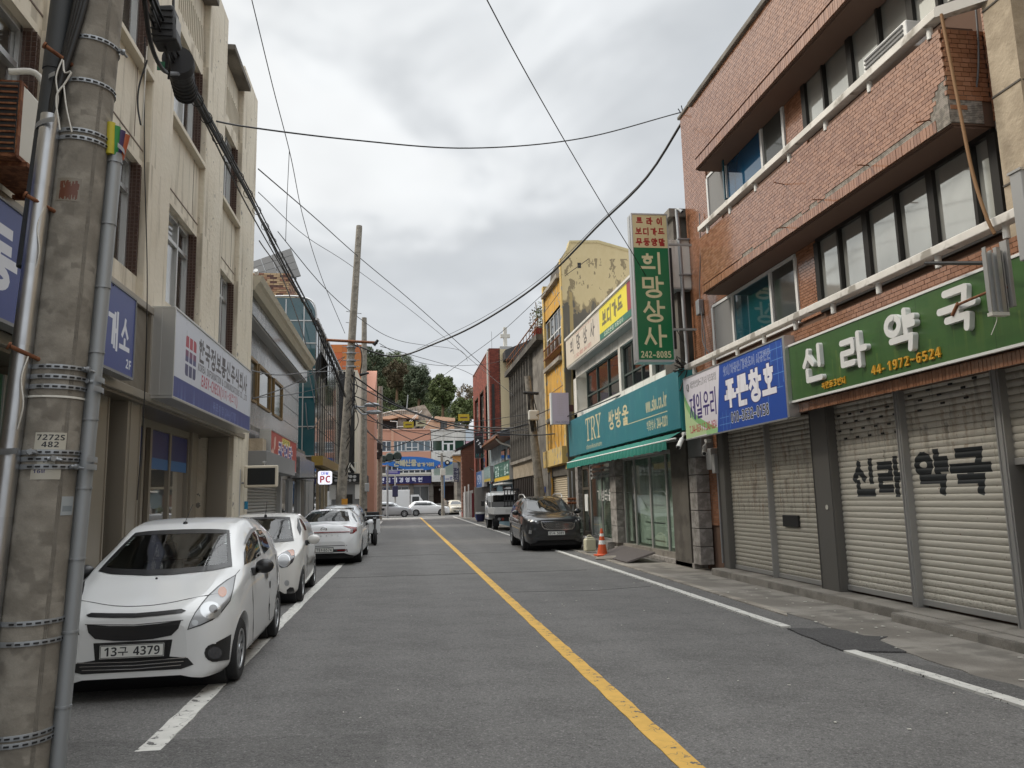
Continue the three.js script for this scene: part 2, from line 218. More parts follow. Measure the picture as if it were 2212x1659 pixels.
// metals and plastics
M.steel = std([1, 1, 1], 0.34, 1, { map: dataTex(256, (u, v) => { const k = 0.42 + 0.22 * fbm(u * 10, v * 4, 4, 0); return [k * 0.98, k, k * 1.03]; }, { rep: 0.5 }), roughnessMap: null });
M.galv = std([0.33, 0.345, 0.36], 0.55, 0.7); M.alu = std([0.55, 0.55, 0.54], 0.38, 0.85); M.aluDull = std([0.40, 0.395, 0.385], 0.55, 0.6);
M.bronze = std([0.17, 0.145, 0.115], 0.42, 0.55); M.bronzeLight = std([0.29, 0.255, 0.205], 0.4, 0.5); M.darkFrame = std([0.022, 0.020, 0.018], 0.45, 0.3); M.whiteFrame = std([0.66, 0.665, 0.66], 0.45);
M.rust = std([1, 1, 1], 0.9, 0.1, { map: mineral(256, 0.3, [0.13, 0.045, 0.02], [0.26, 0.11, 0.05], { f: 8, speck: 0.3 }) }); M.rustPipe = std([0.21, 0.115, 0.05], 0.7, 0.2);
M.black = std([0.012, 0.012, 0.013], 0.55); M.blackSoft = std([0.02, 0.02, 0.022], 0.75); M.rubber = std([0.018, 0.018, 0.019], 0.8); M.cable = std([0.011, 0.011, 0.012], 0.5); M.cableGrey = std([0.13, 0.13, 0.135], 0.6); M.whiteCord = std([0.62, 0.6, 0.55], 0.7);
M.white = std([0.72, 0.72, 0.70], 0.5); M.offWhite = std([0.58, 0.56, 0.5], 0.6); M.greyPaint = std([0.20, 0.20, 0.20], 0.6); M.greyLight = std([0.38, 0.38, 0.375], 0.6); M.room = std([0.30, 0.28, 0.25], 0.95); M.roomWarm = std([0.34, 0.30, 0.25], 0.95);
// glass: clear panes, coated panes, dark panes with a room behind that nobody can see into
M.pane = new THREE.MeshPhysicalMaterial({ color: 0xffffff, roughness: 0.02, transmission: 1, thickness: 0, ior: 1.52 });
M.paneGreen = new THREE.MeshPhysicalMaterial({ color: new THREE.Color().setRGB(0.80, 0.87, 0.84), roughness: 0.02, transmission: 1, thickness: 0, ior: 1.52 });
M.paneDark = phy([0.012, 0.014, 0.015], 0.04, { ior: 1.7 }); M.paneGrey = phy([0.06, 0.064, 0.062], 0.06, { ior: 1.6 });
M.film = phy([1, 1, 1], 0.05, { metalness: 0.6, map: dataTex(256, (u, v) => { const k = 0.36 + 0.2 * fbm(u * 4, v * 4, 4, 4); return [k, k * 1.02, k * 0.97]; }, { rep: 2.3 }) });
M.filmBlue = phy([0.012, 0.07, 0.15], 0.03, { ior: 1.9 }); M.filmTeal = phy([0.006, 0.055, 0.075], 0.03, { ior: 1.8 });
M.curtain = std([0.46, 0.46, 0.435], 0.95); M.shelf = std([0.62, 0.61, 0.58], 0.8);
M.postGrey = std([0.15, 0.145, 0.135], 0.5, 0.4); M.shutter = std([0.40, 0.385, 0.35], 0.38, 0.55); M.wood = std([0.16, 0.10, 0.055], 0.8);
M.stone = std([1, 1, 1], 0.6, 0, { map: mineral(512, 1.2, [0.21, 0.195, 0.18], [0.34, 0.32, 0.30], { f: 12, speck: 0.5, stain: [0.12, 0.11, 0.10], stainAmt: 0.4 }) });
/* ---------- ground, road, pavement, markings ---------- */
function sheet(x0, x1, z0, z1, y, step, colf) {          // a flat sheet with vertex colours
  const nx = Math.max(1, Math.round((x1 - x0) / step)), nz = Math.max(1, Math.round((z1 - z0) / step)), g = new THREE.PlaneGeometry(x1 - x0, z1 - z0, nx, nz); g.rotateX(-Math.PI / 2); g.translate((x0 + x1) / 2, y, (z0 + z1) / 2);
  const p = g.attributes.position, c = new Float32Array(p.count * 3); for (let i = 0; i < p.count; i++) { const k = colf(p.getX(i), p.getZ(i)); c.set([k, k, k], i * 3); } g.setAttribute('color', new THREE.BufferAttribute(c, 3)); return g;
}
const worn = (x, z) => 0.95 + 0.26 * (fbm(x * 0.9 + 40, z * 0.06 + 9, 4) - 0.5) + 0.16 * (fbm(x * 1.3, z * 0.9 + 70, 4) - 0.5) + 0.16 * (fbm(x * 3 + 5, z * 3, 3) - 0.5);
ground('ground', bx(-900, 900, -0.5, -0.012, -900, 300), M.land, 'bare town ground between and beyond the buildings');
ground('road', [sheet(-3.45, 4.9, -70, 8, 0, 0.25, worn), sheet(-60, 70, -88, -70, 0, 1, worn)], M.asphalt, 'worn grey asphalt street with its crossing at the far end', { col: true });
const ragged = (pts, y0, y1, amp = 0.03, step = 0.12) => { const o = []; pts.forEach((p, i) => { const q = pts[(i + 1) % pts.length], n = Math.max(1, Math.round(Math.hypot(q[0] - p[0], q[1] - p[1]) / step)); for (let k = 0; k < n; k++) { const t = k / n, x = lerp(p[0], q[0], t), z = lerp(p[1], q[1], t), a = k ? amp : 0; o.push([x + a * (fbm(x * 5 + 3, z * 5, 3) - 0.5) * 2, z + a * (fbm(x * 5 + 33, z * 5 + 8, 3) - 0.5) * 2]); } }); return prY(o, y0, y1); };
const g2 = (l, f) => l.map(([x, y]) => { const p = onG(f(x, y)); return [p[0], p[2]]; });
ground('pavement', ragged([[4.62, -3], [4.62, -5.6], [4.78, -7.6], [4.86, -9], [4.92, -14], [5.0, -20], [5.05, -30], [5.05, -70], [7.5, -70], [7.5, 2], [4.62, 2]], -0.1, 0.008, 0.05, 0.15), M.paving, 'worn concrete pavement before the shuttered shops');
ground('pavement', bx(-5.2, -3.3, -0.1, 0.06, -60, 6), M.paving, 'narrow concrete pavement along the parked cars');
ground('gutter_strip', prY([[4.74, -9.3], [4.80, -14], [4.86, -20], [4.9, -30], [5.0, -30], [4.98, -20], [4.93, -14], [4.88, -9.6]], -0.05, 0.014), M.concPale, 'thin pale concrete gutter edge beside the white line');
ground('asphalt_patch', ragged(g2([[755, 836], [900, 838], [1000, 836], [1110, 850], [1210, 880], [1350, 886], [1300, 905], [1380, 940], [1462, 977], [1300, 975], [1080, 967], [960, 925], [870, 885]], s6), -0.05, 0.016, 0.03), M.patch, 'dark asphalt repair patch in the gap of the white line');
ground('asphalt_patch', ragged(g2([[1470, 1050], [1600, 1058], [1765, 1092], [1900, 1130], [2090, 1172], [2190, 1205], [2190, 1300], [1900, 1200], [1650, 1115], [1500, 1066]], s6), -0.05, 0.015, 0.04), M.patch2, 'grey asphalt strip outside the nearest white dash');
ground('asphalt_patch', ragged([[-3.2, -3], [-3.3, -5.9], [-1.1, -5.62], [-0.1, -5.5], [-0.1, -3]].map((p) => p), -0.05, 0.005, 0.015), M.patch2, 'darker relaid asphalt in front of the utility pole');
const crack = (pts, w) => { const o = [], b = []; for (let i = 0; i + 1 < pts.length; i++) for (let k = 0; k < 14; k++) { const t = k / 14, x = lerp(pts[i][0], pts[i + 1][0], t), z = lerp(pts[i][1], pts[i + 1][1], t), j = .09 * (fbm(x * 3, z * 3 + 50, 3) - .5), q = w * (.4 + vnoise(x * 9, z * 9)), al = Math.abs(pts[1][0] - pts[0][0]) > Math.abs(pts[1][1] - pts[0][1]); o.push(al ? [x, z + j - q] : [x + j - q, z]); b.push(al ? [x, z + j + q] : [x + j + q, z]); } return prY([...o, ...b.reverse()], -.05, .0045); };
ground('road_crack', [crack([[1.8, -12.9], [3.2, -12.7], [4.25, -12.95]], .004), crack([[-1.4, -16.5], [4.25, -16.2]], .006), crack([[-1.4, -22.3], [4.3, -22.4]], .008)], std([.085, .083, .08], .95), 'thin cracks across the asphalt');
function stripe(pts, w, y, mat, name, label) {           // a painted band with slightly worn edges
  const L = [], R = []; for (let i = 0; i + 1 < pts.length; i++) { const [a, b] = [pts[i], pts[i + 1]], n = Math.max(1, Math.round(Math.abs(b[1] - a[1]) / 0.18)); for (let k = 0; k < n; k++) { const t = k / n, x = lerp(a[0], b[0], t), z = lerp(a[1], b[1], t), e = z > -14 ? 0.02 : 0.01; L.push([x - w / 2 + e * (vnoise(z * 6, x + 3) - 0.5), z]); R.push([x + w / 2 + e * (vnoise(z * 6 + 50, x) - 0.5), z]); } } const e = pts[pts.length - 1]; L.push([e[0] - w / 2, e[1]]); R.push([e[0] + w / 2, e[1]]);
  return ground(name, prY([...L, ...R.reverse()], -0.05, y), mat, label);
}
stripe([[1.63, 3], [1.62, -14], [1.625, -30], [1.63, -69]], 0.142, 0.005, M.lineYellow, 'centre_line', 'single solid yellow centre line along the street');
stripe([[4.4, -4.2], [4.33, -5.6], [4.25, -7.15]], 0.125, 0.0195, M.lineWhite, 'edge_line', 'short white edge dash before the dark asphalt patch');
stripe([[4.33, -8.55], [4.37, -14], [4.4, -22], [4.44, -40], [4.5, -69]], 0.12, 0.0195, M.lineWhite, 'edge_line', 'long white edge line beside the dark parked car');
stripe([[-1.6, -5.45], [-1.58, -8], [-1.55, -14], [-1.5, -22], [-1.5, -60]], 0.155, 0.006, M.lineWhite, 'edge_line', 'white parking line under the row of white cars');
ground('stop_line', [bx(-2.7, 3.6, -0.05, 0.0065, -66.6, -66.1), bx(-2.9, 1.6, -0.05, 0.0062, -69.2, -68.3)], M.lineWhite, 'white stop line across the end of the street');
// litter and small leaves on the pavement: nobody counts them
{ const gs = []; for (let i = 0; i < 70; i++) { const x = rr(4.7, 6.1), z = rr(-12, -4.5), s = rr(0.012, 0.05), g = new THREE.BoxGeometry(s, 0.004, s * rr(0.25, 0.7)); g.rotateY(rr(0, 6)); g.translate(x, 0.022, z); gs.push(g); } for (let i = 0; i < 40; i++) { const x = rr(-1.4, 4.2), z = rr(-14, -4.6), s = rr(0.008, 0.025), g = new THREE.BoxGeometry(s, 0.004, s * rr(0.3, 0.8)); g.rotateY(rr(0, 6)); g.translate(x, 0.007, z); gs.push(g); } ground('litter', gs, M.offWhite, 'scattered small pale litter and grit', { kind: 'stuff' }); }
/* ---------- building with glazed brown tiles, pharmacy and glass shop ---------- */
const RX = 5.7, RW = 6.2, zF = -13.62, zN = -6.85;
const redB = thing('tiled_building', 'three storey building clad in glossy brown tiles above the closed pharmacy', 'building', [8, 0, -11]);
{
  const W = (gs, m, n = 'wall') => part(n, gs, m, redB);
  // bodies behind the tiles
  W([bx(6.42, 14, 0, 9.9, -15.5, -7.08), bx(6.42, 14, 2.85, 9.9, -7.08, -6.3), bx(6.24, 6.42, 0, 4.15, -14.3, -7.08), bx(6.24, 6.42, 2.85, 4.15, -7.08, -6.3), bx(6.24, 6.42, 5.28, 6.9, -14.3, -6.3), bx(6.24, 6.42, 7.97, 9.2, -14.3, -6.3), bx(6.24, 6.42, 0, 9.86, -15.5, -14.3), bx(6.24, 6.42, 4.15, 7.97, -11.02, -10.42), bx(6.24, 6.42, 4.15, 7.97, -6.83, -6.3)], M.mortar);
  const band = (y0, y1, z0, z1) => bx(RX + 0.02, 6.24, y0, y1, z0, z1);
  part('parapet', [band(5.31, 6.4, zF, zN), bx(RX + 0.02, 6.1, 6.4, 6.42, zF, zN)], M.mortar, redB); part('parapet', band(7.8, 9.14, zF, -5.6), M.mortar, redB);
  part('soffit', [bx(RX + 0.06, 6.2, 5.285, 5.312, zF + 0.02, zN - 0.02), bx(RX + 0.06, 6.2, 7.775, 7.802, zF + 0.02, -5.6)], M.soffit, redB);
  part('coping', rbx(RX - 0.06, RX + 0.3, 9.14, 9.24, zF - 0.05, -5.6, 0.015), M.conc, redB); part('coping', rbx(6.16, 6.7, 9.86, 9.93, -15.56, -14.2, 0.015), M.conc, redB);
  part('shop_beam', bx(RX + 0.02, 6.24, 2.74, 3.86, -14.45, -5.4), M.mortar, redB);
  // tiles: the ones nearest the eye are parts, the rest one part
  const list = [], tileAt = (x, y, z, h, l, dull, ax = 'x') => list.push({ x, y, z, h, l, dull, ax });
  function field(x, y0, y1, z0, z1, o = {}) { const H = o.h || 0.047, L = o.l || 0.104, n = Math.floor((y1 - y0) / H); for (let r = 0; r < n; r++) { const off = r % 2 ? L / 2 : 0; for (let z = z0 - off; z < z1; z += L) { const a = Math.max(z, z0), b = Math.min(z + L, z1); if (b - a < 0.025) continue; const y = y0 + (r + 0.5) * (y1 - y0) / n, c = (a + b) / 2; if (o.skip && o.skip(y, c)) continue; tileAt(x, y, c, (y1 - y0) / n - 0.006, b - a - 0.006, o.dull, o.ax); } } }
  const soldier = (x, y0, y1, z0, z1, o = {}) => { const L = 0.053; for (let z = z0; z < z1 - 0.03; z += L) { if (o.skip && o.skip(y0, z)) continue; tileAt(x, (y0 + y1) / 2, z + L / 2, y1 - y0 - 0.01, L - 0.006, o.dull); } };
  const broken = (y, z) => (y < 5.51 && z > -11.9 && z < -7 && fbm(z * 2 + 3, 7, 3) > 0.36) || (z > -7.16 && y < 5.50 + 0.28 * (z + 7.16) / 0.3 + 0.25 * (fbm(z * 20, y * 9) - 0.3) && y < 5.85);
  field(RX, 5.47, 6.4, zF, zN, { skip: broken }); soldier(RX, 5.315, 5.455, zF, zN, { skip: (y, z) => z > -7.05 });
  field(RX, 8.02, 9.14, zF, -5.7); soldier(RX, 7.81, 7.99, zF, -5.7);
  field(RX, 3.6, 3.86, -10.45, -5.6, { dull: 1 }); soldier(RX - 0.012, 2.66, 2.8, -10.42, -5.6, { dull: 1 });
  field(RW, 0.9, 9.86, -15.48, -14.3, { dull: 1 }); field(RW, 4.15, 9.1, -11.02, -10.42, { dull: 1 }); field(RW, 4.5, 9.1, -6.83, -6.56, { skip: (y, z) => y < 5.18 + 0.4 * (z + 6.83) / 0.27 * -1 + 0.25 });
  field(RW + 0.001, 5.3, 6.9, -14.3, -13.64, { dull: 1 });
  for (let r = 0; r < 17; r++) for (let i = 0; i < 5; i++) list.push({ x: RX + 0.07 + i * 0.1 + (r % 2 ? -0.03 : 0), y: 5.5 + r * 0.054, z: zN, h: 0.047, l: 0.094, dull: 1, ax: 'z', miss: r < 2 });
  const eye = V([0, EYE, 0]); list.forEach((t) => { t.d = V([t.x, t.y, t.z]).distanceTo(eye); }); list.sort((a, b) => a.d - b.d);
  const rest = {};
  list.forEach((t, i) => {
    if (t.miss && rnd() < 0.7) return; const k = Math.floor(rnd() * (t.dull ? 3 : 5)), mat = t.dull ? M.tileDull[k] : M.tile[k];
    const g = t.ax === 'z' ? new THREE.BoxGeometry(t.l, t.h, 0.03) : new THREE.BoxGeometry(0.03, t.h, t.l); g.rotateZ((rnd() - 0.5) * 0.016); g.rotateY((rnd() - 0.5) * 0.016); g.translate(t.x + (t.ax === 'z' ? 0 : 0.015 + (rnd() - 0.5) * 0.004), t.y, t.z);
    if (i < 290) part('tile', g, mat, redB); else (rest[(t.dull ? 'd' : 's') + k] ||= { mat, gs: [] }).gs.push(g);
  });
  for (const r of Object.values(rest)) part('tile', r.gs, r.mat, redB, { kind: 'stuff' });
  // exposed mortar where tiles have fallen
  part('bare_mortar', [bx(RX + 0.008, RX + 0.02, 5.44, 5.53, -12, zN), bx(RX + 0.007, RX + 0.021, 5.32, 5.9, -7.3, zN + 0.004), bx(RX + 0.02, RX + 0.4, 5.33, 5.68, zN - 0.01, zN + 0.009), bx(6.205, 6.25, 4.2, 5.35, -6.82, -6.57)], M.mortarGrey, redB);
  // white beams on short posts
  const beam = (y0, y1, z0, z1, posts) => { const b = part('sill_beam', rbx(RX - 0.075, RX + 0.06, y0, y1, z0, z1, 0.012), M.beamWhite, redB); for (const z of posts) part('beam_post', rod([RX + 0.01, y0 - 0.13, z], [RX + 0.01, y0, z], 0.034, 0.034, 12), M.white, b); };
  beam(6.495, 6.595, -13.5, zN + 0.05, [-13.2, -12.2, -11.2, -10.1, -9.1, -8.1, -7.0]); beam(4.0, 4.095, -14.6, -4.6, [-14.3, -13.3, -12.3, -11.3, -10.3, -9.3, -8.3, -7.25, -6.3, -5.4]);
  part('sill_beam', prY([[RX - 0.075, zN + 0.05], [RX + 0.06, zN + 0.05], [6.2, zN + 0.4], [6.05, zN + 0.45]], 6.49, 6.605), M.beamWhite, redB);
  // windows
  function whiteWin(y0, y1, zs, mid) {
    const w = part('window', [bx(6.18, 6.26, y1 - 0.05, y1, zs[0], zs[3]), bx(6.18, 6.26, y0, y0 + 0.05, zs[0], zs[3]), ...zs.map((z) => bx(6.175, 6.262, y0 + 0.05, y1 - 0.05, z - 0.035, z + 0.035))], M.whiteFrame, redB);
    for (let i = 0; i < 3; i++) { part('pane', bx(6.212, 6.222, y0 + 0.05, y1 - 0.05, zs[i] + 0.035, zs[i + 1] - 0.035), i === 1 ? mid : M.paneGrey, w); }
    part('screen', bx(6.2, 6.204, y0 + 0.05, y1 - 0.05, zs[0] + 0.05, lerp(zs[0], zs[1], 0.9)), M.greyPaint, w);
    return w;
  }
  const zz = (f, l, c = RW) => l.map((p) => onX(f(...p), c)[2]);
  const w3 = whiteWin(6.95, 7.95, zz(s4, [[285, 1150], [390, 1050], [603, 850], [730, 720]]), M.filmBlue), w2 = whiteWin(4.15, 5.27, zz(s5, [[320, 450], [437, 390], [665, 280], [815, 200]]), M.filmTeal);
  part('open_sash', [bx(6.0, 6.03, 6.97, 7.75, w3 ? -13.05 : 0, -13.01), bx(6.03, 6.18, 6.97, 7.0, -13.05, -13.01)], M.filmTeal, w3);
  function blackWin(y0, y1, zs) {
    const w = part('window', [bx(6.17, 6.27, y1 - 0.06, y1, zs[0], zs[zs.length - 1]), bx(6.17, 6.27, y0, y0 + 0.06, zs[0], zs[zs.length - 1]), ...zs.map((z, i) => { const t = i % 2 ? 0.022 : 0.055; return bx(6.165, 6.272, y0 + 0.06, y1 - 0.06, z - t, z + t); })], M.darkFrame, redB);
    for (let i = 0; i + 1 < zs.length; i++) { const tilt = (rnd() - 0.5) * 0.012, g = new THREE.BoxGeometry(0.008, y1 - y0 - 0.12, zs[i + 1] - zs[i] - 0.06); g.rotateZ(tilt); g.translate(6.22 + (i % 2) * 0.012, (y0 + y1) / 2, (zs[i] + zs[i + 1]) / 2); part('pane', g, M.film, w); }
    return w;
  }
  blackWin(6.95, 7.93, [-10.38, ...zz(s4, [[975, 520], [1130, 340], [1300, 170], [1490, 50]]), -7.4, -6.88]);
  blackWin(4.15, 5.29, [-10.38, ...zz(s4, [[1070, 1500], [1230, 1400], [1412, 1300], [1622, 1200], [1868, 1050]]), -6.86]);
  // ground floor: posts, shutters, step
  part('step', [rbx(5.82, 6.6, -0.1, 0.13, -14.3, -5, 0.02)], M.paving, redB);
  const post = (z0, z1, x0 = 6.1, m = M.aluDull) => part('shutter_post', [bx(x0, 6.3, 0.13, 2.74, z0, z1), bx(x0 - 0.012, x0, 0.13, 2.74, z0 + 0.02, z0 + 0.03), bx(x0 - 0.012, x0, 0.13, 2.74, z1 - 0.03, z1 - 0.02)], m, redB);
  post(-10.78, -10.28, 6.06, M.postGrey); post(-8.80, -8.70); post(-7.18, -7.06); post(-14.28, -13.98, 6.08, M.postGrey); post(-12.36, -12.3); post(-5.3, -5.2);
  const shutterPrint = (dirt, letters, seed) => { seed_ = seed; return canvasTex(1024, 1600, (x, w, h) => {
    x.fillStyle = dirt ? '#aeaaa0' : '#c0bcb2'; x.fillRect(0, 0, w, h); for (let i = 0; i < 6000; i++) { x.fillStyle = `rgba(${rnd() < 0.5 ? '60,55,48' : '215,208,195'},${rnd() * 0.12})`; x.fillRect(rnd() * w, rnd() * h, 2 + rnd() * 60, 1 + rnd() * 3); }
    for (let i = 0; i < 90 + dirt * 110; i++) { const X = rnd() * w, Y = rnd() * h * (0.3 + dirt * .25), L = 30 + rnd() * 260; const g = x.createLinearGradient(0, Y, 0, Y + L), c = rnd() < 0.45 ? '92,60,35' : '50,46,40'; g.addColorStop(0, `rgba(${c},${0.08 + 0.2 * rnd()})`); g.addColorStop(1, `rgba(${c},0)`); x.fillStyle = g; x.fillRect(X, Y, 4 + rnd() * 46, L); }
    for (let i = 0; i < 1400; i++) { const Y = h * (1 - .16 * rnd() * rnd()); x.fillStyle = `rgba(58,50,42,${.05 + .2 * rnd()})`; x.fillRect(rnd() * w, Y, 2 + rnd() * 26, 1 + rnd() * 5); } for (let i = 0; i < 40; i++) { x.fillStyle = `rgba(72,40,22,${0.15 + 0.3 * rnd()})`; x.beginPath(); x.ellipse(rnd() * w, rnd() * h, 2 + rnd() * 7, 2 + rnd() * 5, 0, 0, 7); x.fill(); }
    if (letters) letters(x, w, h);
  }); };
  function shutter(z0, z1, y0, y1, tex, label, holes) {    // z0 is the far edge; the print runs over all slats
    const t = part('shutter', [bx(6.2, 6.215, y0, y1, z0, z1)], M.black, redB, { label }), n = Math.round((y1 - y0) / 0.0765), H = (y1 - y0) / n, mat = new THREE.MeshStandardMaterial({ map: tex, roughness: 0.45, metalness: 0.2 });
    for (let i = 0; i < n; i++) {
      const yb = y0 + i * H, prof = [[0, 0], [-0.006, 0.1], [-0.012, 0.3], [-0.014, 0.5], [-0.012, 0.7], [-0.006, 0.9], [0.002, 0.975]], P = [], U = [], I = []; const sl = (rnd() - 0.5) * 0.004;
      prof.forEach(([dx, v]) => { for (const e of [0, 1]) { P.push(6.196 + dx + sl * e, yb + v * H, e ? z1 : z0); U.push(e, (yb + v * H - y0) / (y1 - y0)); } });
      for (let k = 0; k + 1 < prof.length; k++) { const a = k * 2; I.push(a, a + 1, a + 3, a, a + 3, a + 2); }
      const g = new THREE.BufferGeometry(); g.setAttribute('position', new THREE.Float32BufferAttribute(P, 3)); g.setAttribute('uv', new THREE.Float32BufferAttribute(U, 2)); g.setIndex(I); g.computeVertexNormals(); part('slat', g, mat, t, { uv: true });
    }
    for (const [u, v] of holes || []) part('vent_slot', rbx(6.168, 6.18, y0 + v * (y1 - y0) - 0.013, y0 + v * (y1 - y0) + 0.013, lerp(z0, z1, u) - 0.035, lerp(z0, z1, u) + 0.035, 0.006), M.black, t);
    part('bottom_rail', rbx(6.165, 6.2, y0, y0 + 0.07, z0, z1, 0.006), M.aluDull, t);
    return t;
  }
  const big = (str, X, Y, wd, ht) => (x, w, h) => { x.save(); write(x, str, X * w, Y * h, wd * w, ht * h, { color: '#24282b', lw: 0.235, gap: 0.05 }); x.restore(); };
  const hz = []; for (let r = 0; r < 4; r++) for (let i = 0; i < 5; i++) hz.push([0.08 + i * 0.19 + (r % 2) * 0.09, 0.925 - r * 0.042]);
  const hz2 = [[0.08, 0.955], [0.3, 0.965], [0.55, 0.97], [0.8, 0.975], [0.2, 0.925], [0.42, 0.935], [0.68, 0.945], [0.18, 0.88], [0.45, 0.895], [0.7, 0.9]];
  shutter(-10.28, -8.80, 0.16, 2.78, shutterPrint(0, big('신라', 0.2, 0.33, 0.78, 0.17), 11), 'roller shutter painted with the first two black letters', hz);
  shutter(-8.70, -7.18, 0.16, 2.78, shutterPrint(0, big('약국', 0.02, 0.315, 0.84, 0.18), 23), 'roller shutter painted with the last two black letters', hz2);
  shutter(-13.98, -12.36, 0.14, 2.72, shutterPrint(1, 0, 37), 'rust streaked shutter below the blue and white sign'); shutter(-12.30, -10.78, 0.14, 2.72, shutterPrint(1, 0, 51), 'rust streaked shutter with a mail slot'); shutter(-7.06, -5.3, 1.75, 2.78, shutterPrint(0, 0, 63), 'half raised shutter over a dark doorway');
  part('mail_slot', [rbx(6.15, 6.19, 0.98, 1.16, -12.0, -11.5, 0.008)], M.black, redB); part('lock_plate', rod([6.05, 1.3, -10.45], [6.045, 1.3, -10.45], 0.035, 0.035, 14), M.offWhite, redB);
  part('shop_room', [bx(10, 10.1, 0, 2.85, -7.08, -5), bx(6.3, 10, 0.1, 0.12, -7.08, -5)], M.room, redB);
  seed_ = 777;
}
// boxes and pipes on its far corner
{ const m = thing('electricity_meter', 'grey plastic electricity meter box under the blue and white sign', 'meter', [6.2, 1.9, -14.6]);
  part('case', rbx(6.03, 6.2, 2.0, 2.42, -14.75, -14.5, 0.015), M.greyLight, m); part('case', rbx(6.02, 6.2, 1.92, 2.3, -14.46, -14.32, 0.015), M.greyLight, m); part('conduit', [rod([6.15, 0.2, -14.5], [6.15, 2.0, -14.5], 0.022, 0.022, 8)], M.galv, m); }
{ const c = thing('stone_pillar', 'pale stone block pillar standing beside the electricity meter', 'pillar', [6.2, 0, -15.2]); for (let i = 0; i < 6; i++) part('block', rbx(5.92, 6.2, 0.12 + i * 0.36, 0.47 + i * 0.36, -15.45, -15.05, 0.012), M.stone, c); part('panel', bx(5.95, 6.2, 2.28, 2.76, -15.5, -14.75), M.greyPaint, c); }
single('drain_pipe', 'grey drain pipe down the far corner of the tiled building', 'pipe', [tube([[6.05, 7.6, -15.3], [5.98, 7.72, -15.4], [5.98, 7.3, -15.4], [6.0, 5.4, -15.4], [6.0, 4.2, -15.4], [5.9, 4.05, -15.3]], 0.042, 40, 8), ...[5, 6.2, 7].map((y) => bx(5.94, 6.2, y, y + 0.03, -15.45, -15.35))], M.galv);
single('junction_box', 'small grey junction box on the tiles with cables', 'box', [rbx(6.08, 6.2, 5.2, 5.52, -14.95, -14.78, 0.02)], M.galv);
for (const [p, l] of [[[[6.15, 7.3, -14.6], [6.1, 6.5, -14.55], [6.13, 5.6, -14.8], [6.1, 4.6, -14.6], [6.0, 4.2, -14.4]], 'thin pale cable hanging from the upper window corner'], [[[6.17, 5.2, -14.85], [6.12, 4.6, -14.75], [6.1, 4.25, -14.35]], 'thin grey cable looping below the junction box']]) single('cable', l, 'cable', tube(p, 0.012, 30, 5), M.cableGrey);
// the rusty rod and the hanging cable at the near end
single('rusty_pipe', 'long thin rusty pipe leaning from the upper ledge to the sill beam', 'pipe', tube([onX(s4(1668, 85), 5.66), onX(s4(1760, 560), 5.62), onX(s4(1860, 1050), 5.58), onX(s4(1945, 1310), 5.56), onX(s4(1985, 1390), 5.58)], 0.017, 30, 7), M.rustPipe);
single('cable', 'grey cable hanging against the shaded tile end wall', 'cable', tube([onX(s4(1870, 0), 6.1), onX(s4(1890, 300), 6.08), onX(s4(1880, 500), 6.06), onX(s4(1840, 700), 6.05)], 0.011, 24, 5), M.cableGrey);
const rodAt = ['near the bare mortar corner', 'second from the bare mortar corner', 'midway along the broken joint', 'lowest, towards the far corner', 'highest, on the plain tiles']; for (const [i, p] of [[[1520, 728], [1605, 712]], [[1168, 980], [1240, 982]], [[903, 1186], [968, 1186]], [[690, 1355], [748, 1350]], [[675, 1083], [735, 1095]]].entries()) single('iron_rod', 'short iron rod sticking out of the tiled band, ' + rodAt[i], 'rod', rod(onX(s4(...p[0]), 5.45), onX(s4(...p[1]), 5.72), 0.008, 0.008, 6), M.rust, { group: 'iron rods sticking out of the tiles' });
{ const a = thing('air_conditioner', 'white air conditioner unit behind the top sill beam', 'air conditioner', [6, 6.6, -7.9]); part('case', rbx(5.82, 6.1, 6.62, 6.95, -8.35, -7.5, 0.02), M.white, a); for (let i = 0; i < 5; i++) part('louver', bx(5.80, 5.825, 6.67 + i * 0.055, 6.69 + i * 0.055, -8.3, -7.55), M.greyPaint, a); }
{ const b = thing('beige_building', 'beige rendered building corner beside the tiled wall', 'building', [7, 0, -5]); part('wall', [bx(5.98, 12, 0, 12, -6.56, -6.2), bx(6.25, 12, 0, 12, -6.2, 2)], M.beigeWall, b); for (const y of [4.5, 5.45, 6.4, 7.3]) part('groove', [bx(5.97, 5.981, y, y + 0.018, -6.56, -6.2), bx(6.0, 6.25, y, y + 0.018, -6.2, -6.198)], M.concDark, b); }
{ const s = thing('projecting_sign', 'pale grey edge of a sign box at the picture edge', 'sign', [5.3, 3.2, -5.4]); part('case', rbx(5.0, 5.62, 3.35, 4.1, -5.42, -5.3, 0.01), M.greyLight, s); part('frame', [bx(4.99, 5.63, 4.09, 4.11, -5.43, -5.29)], M.alu, s); part('bracket', bx(5.62, 5.75, 3.6, 3.66, -5.4, -5.32), M.darkFrame, s); }
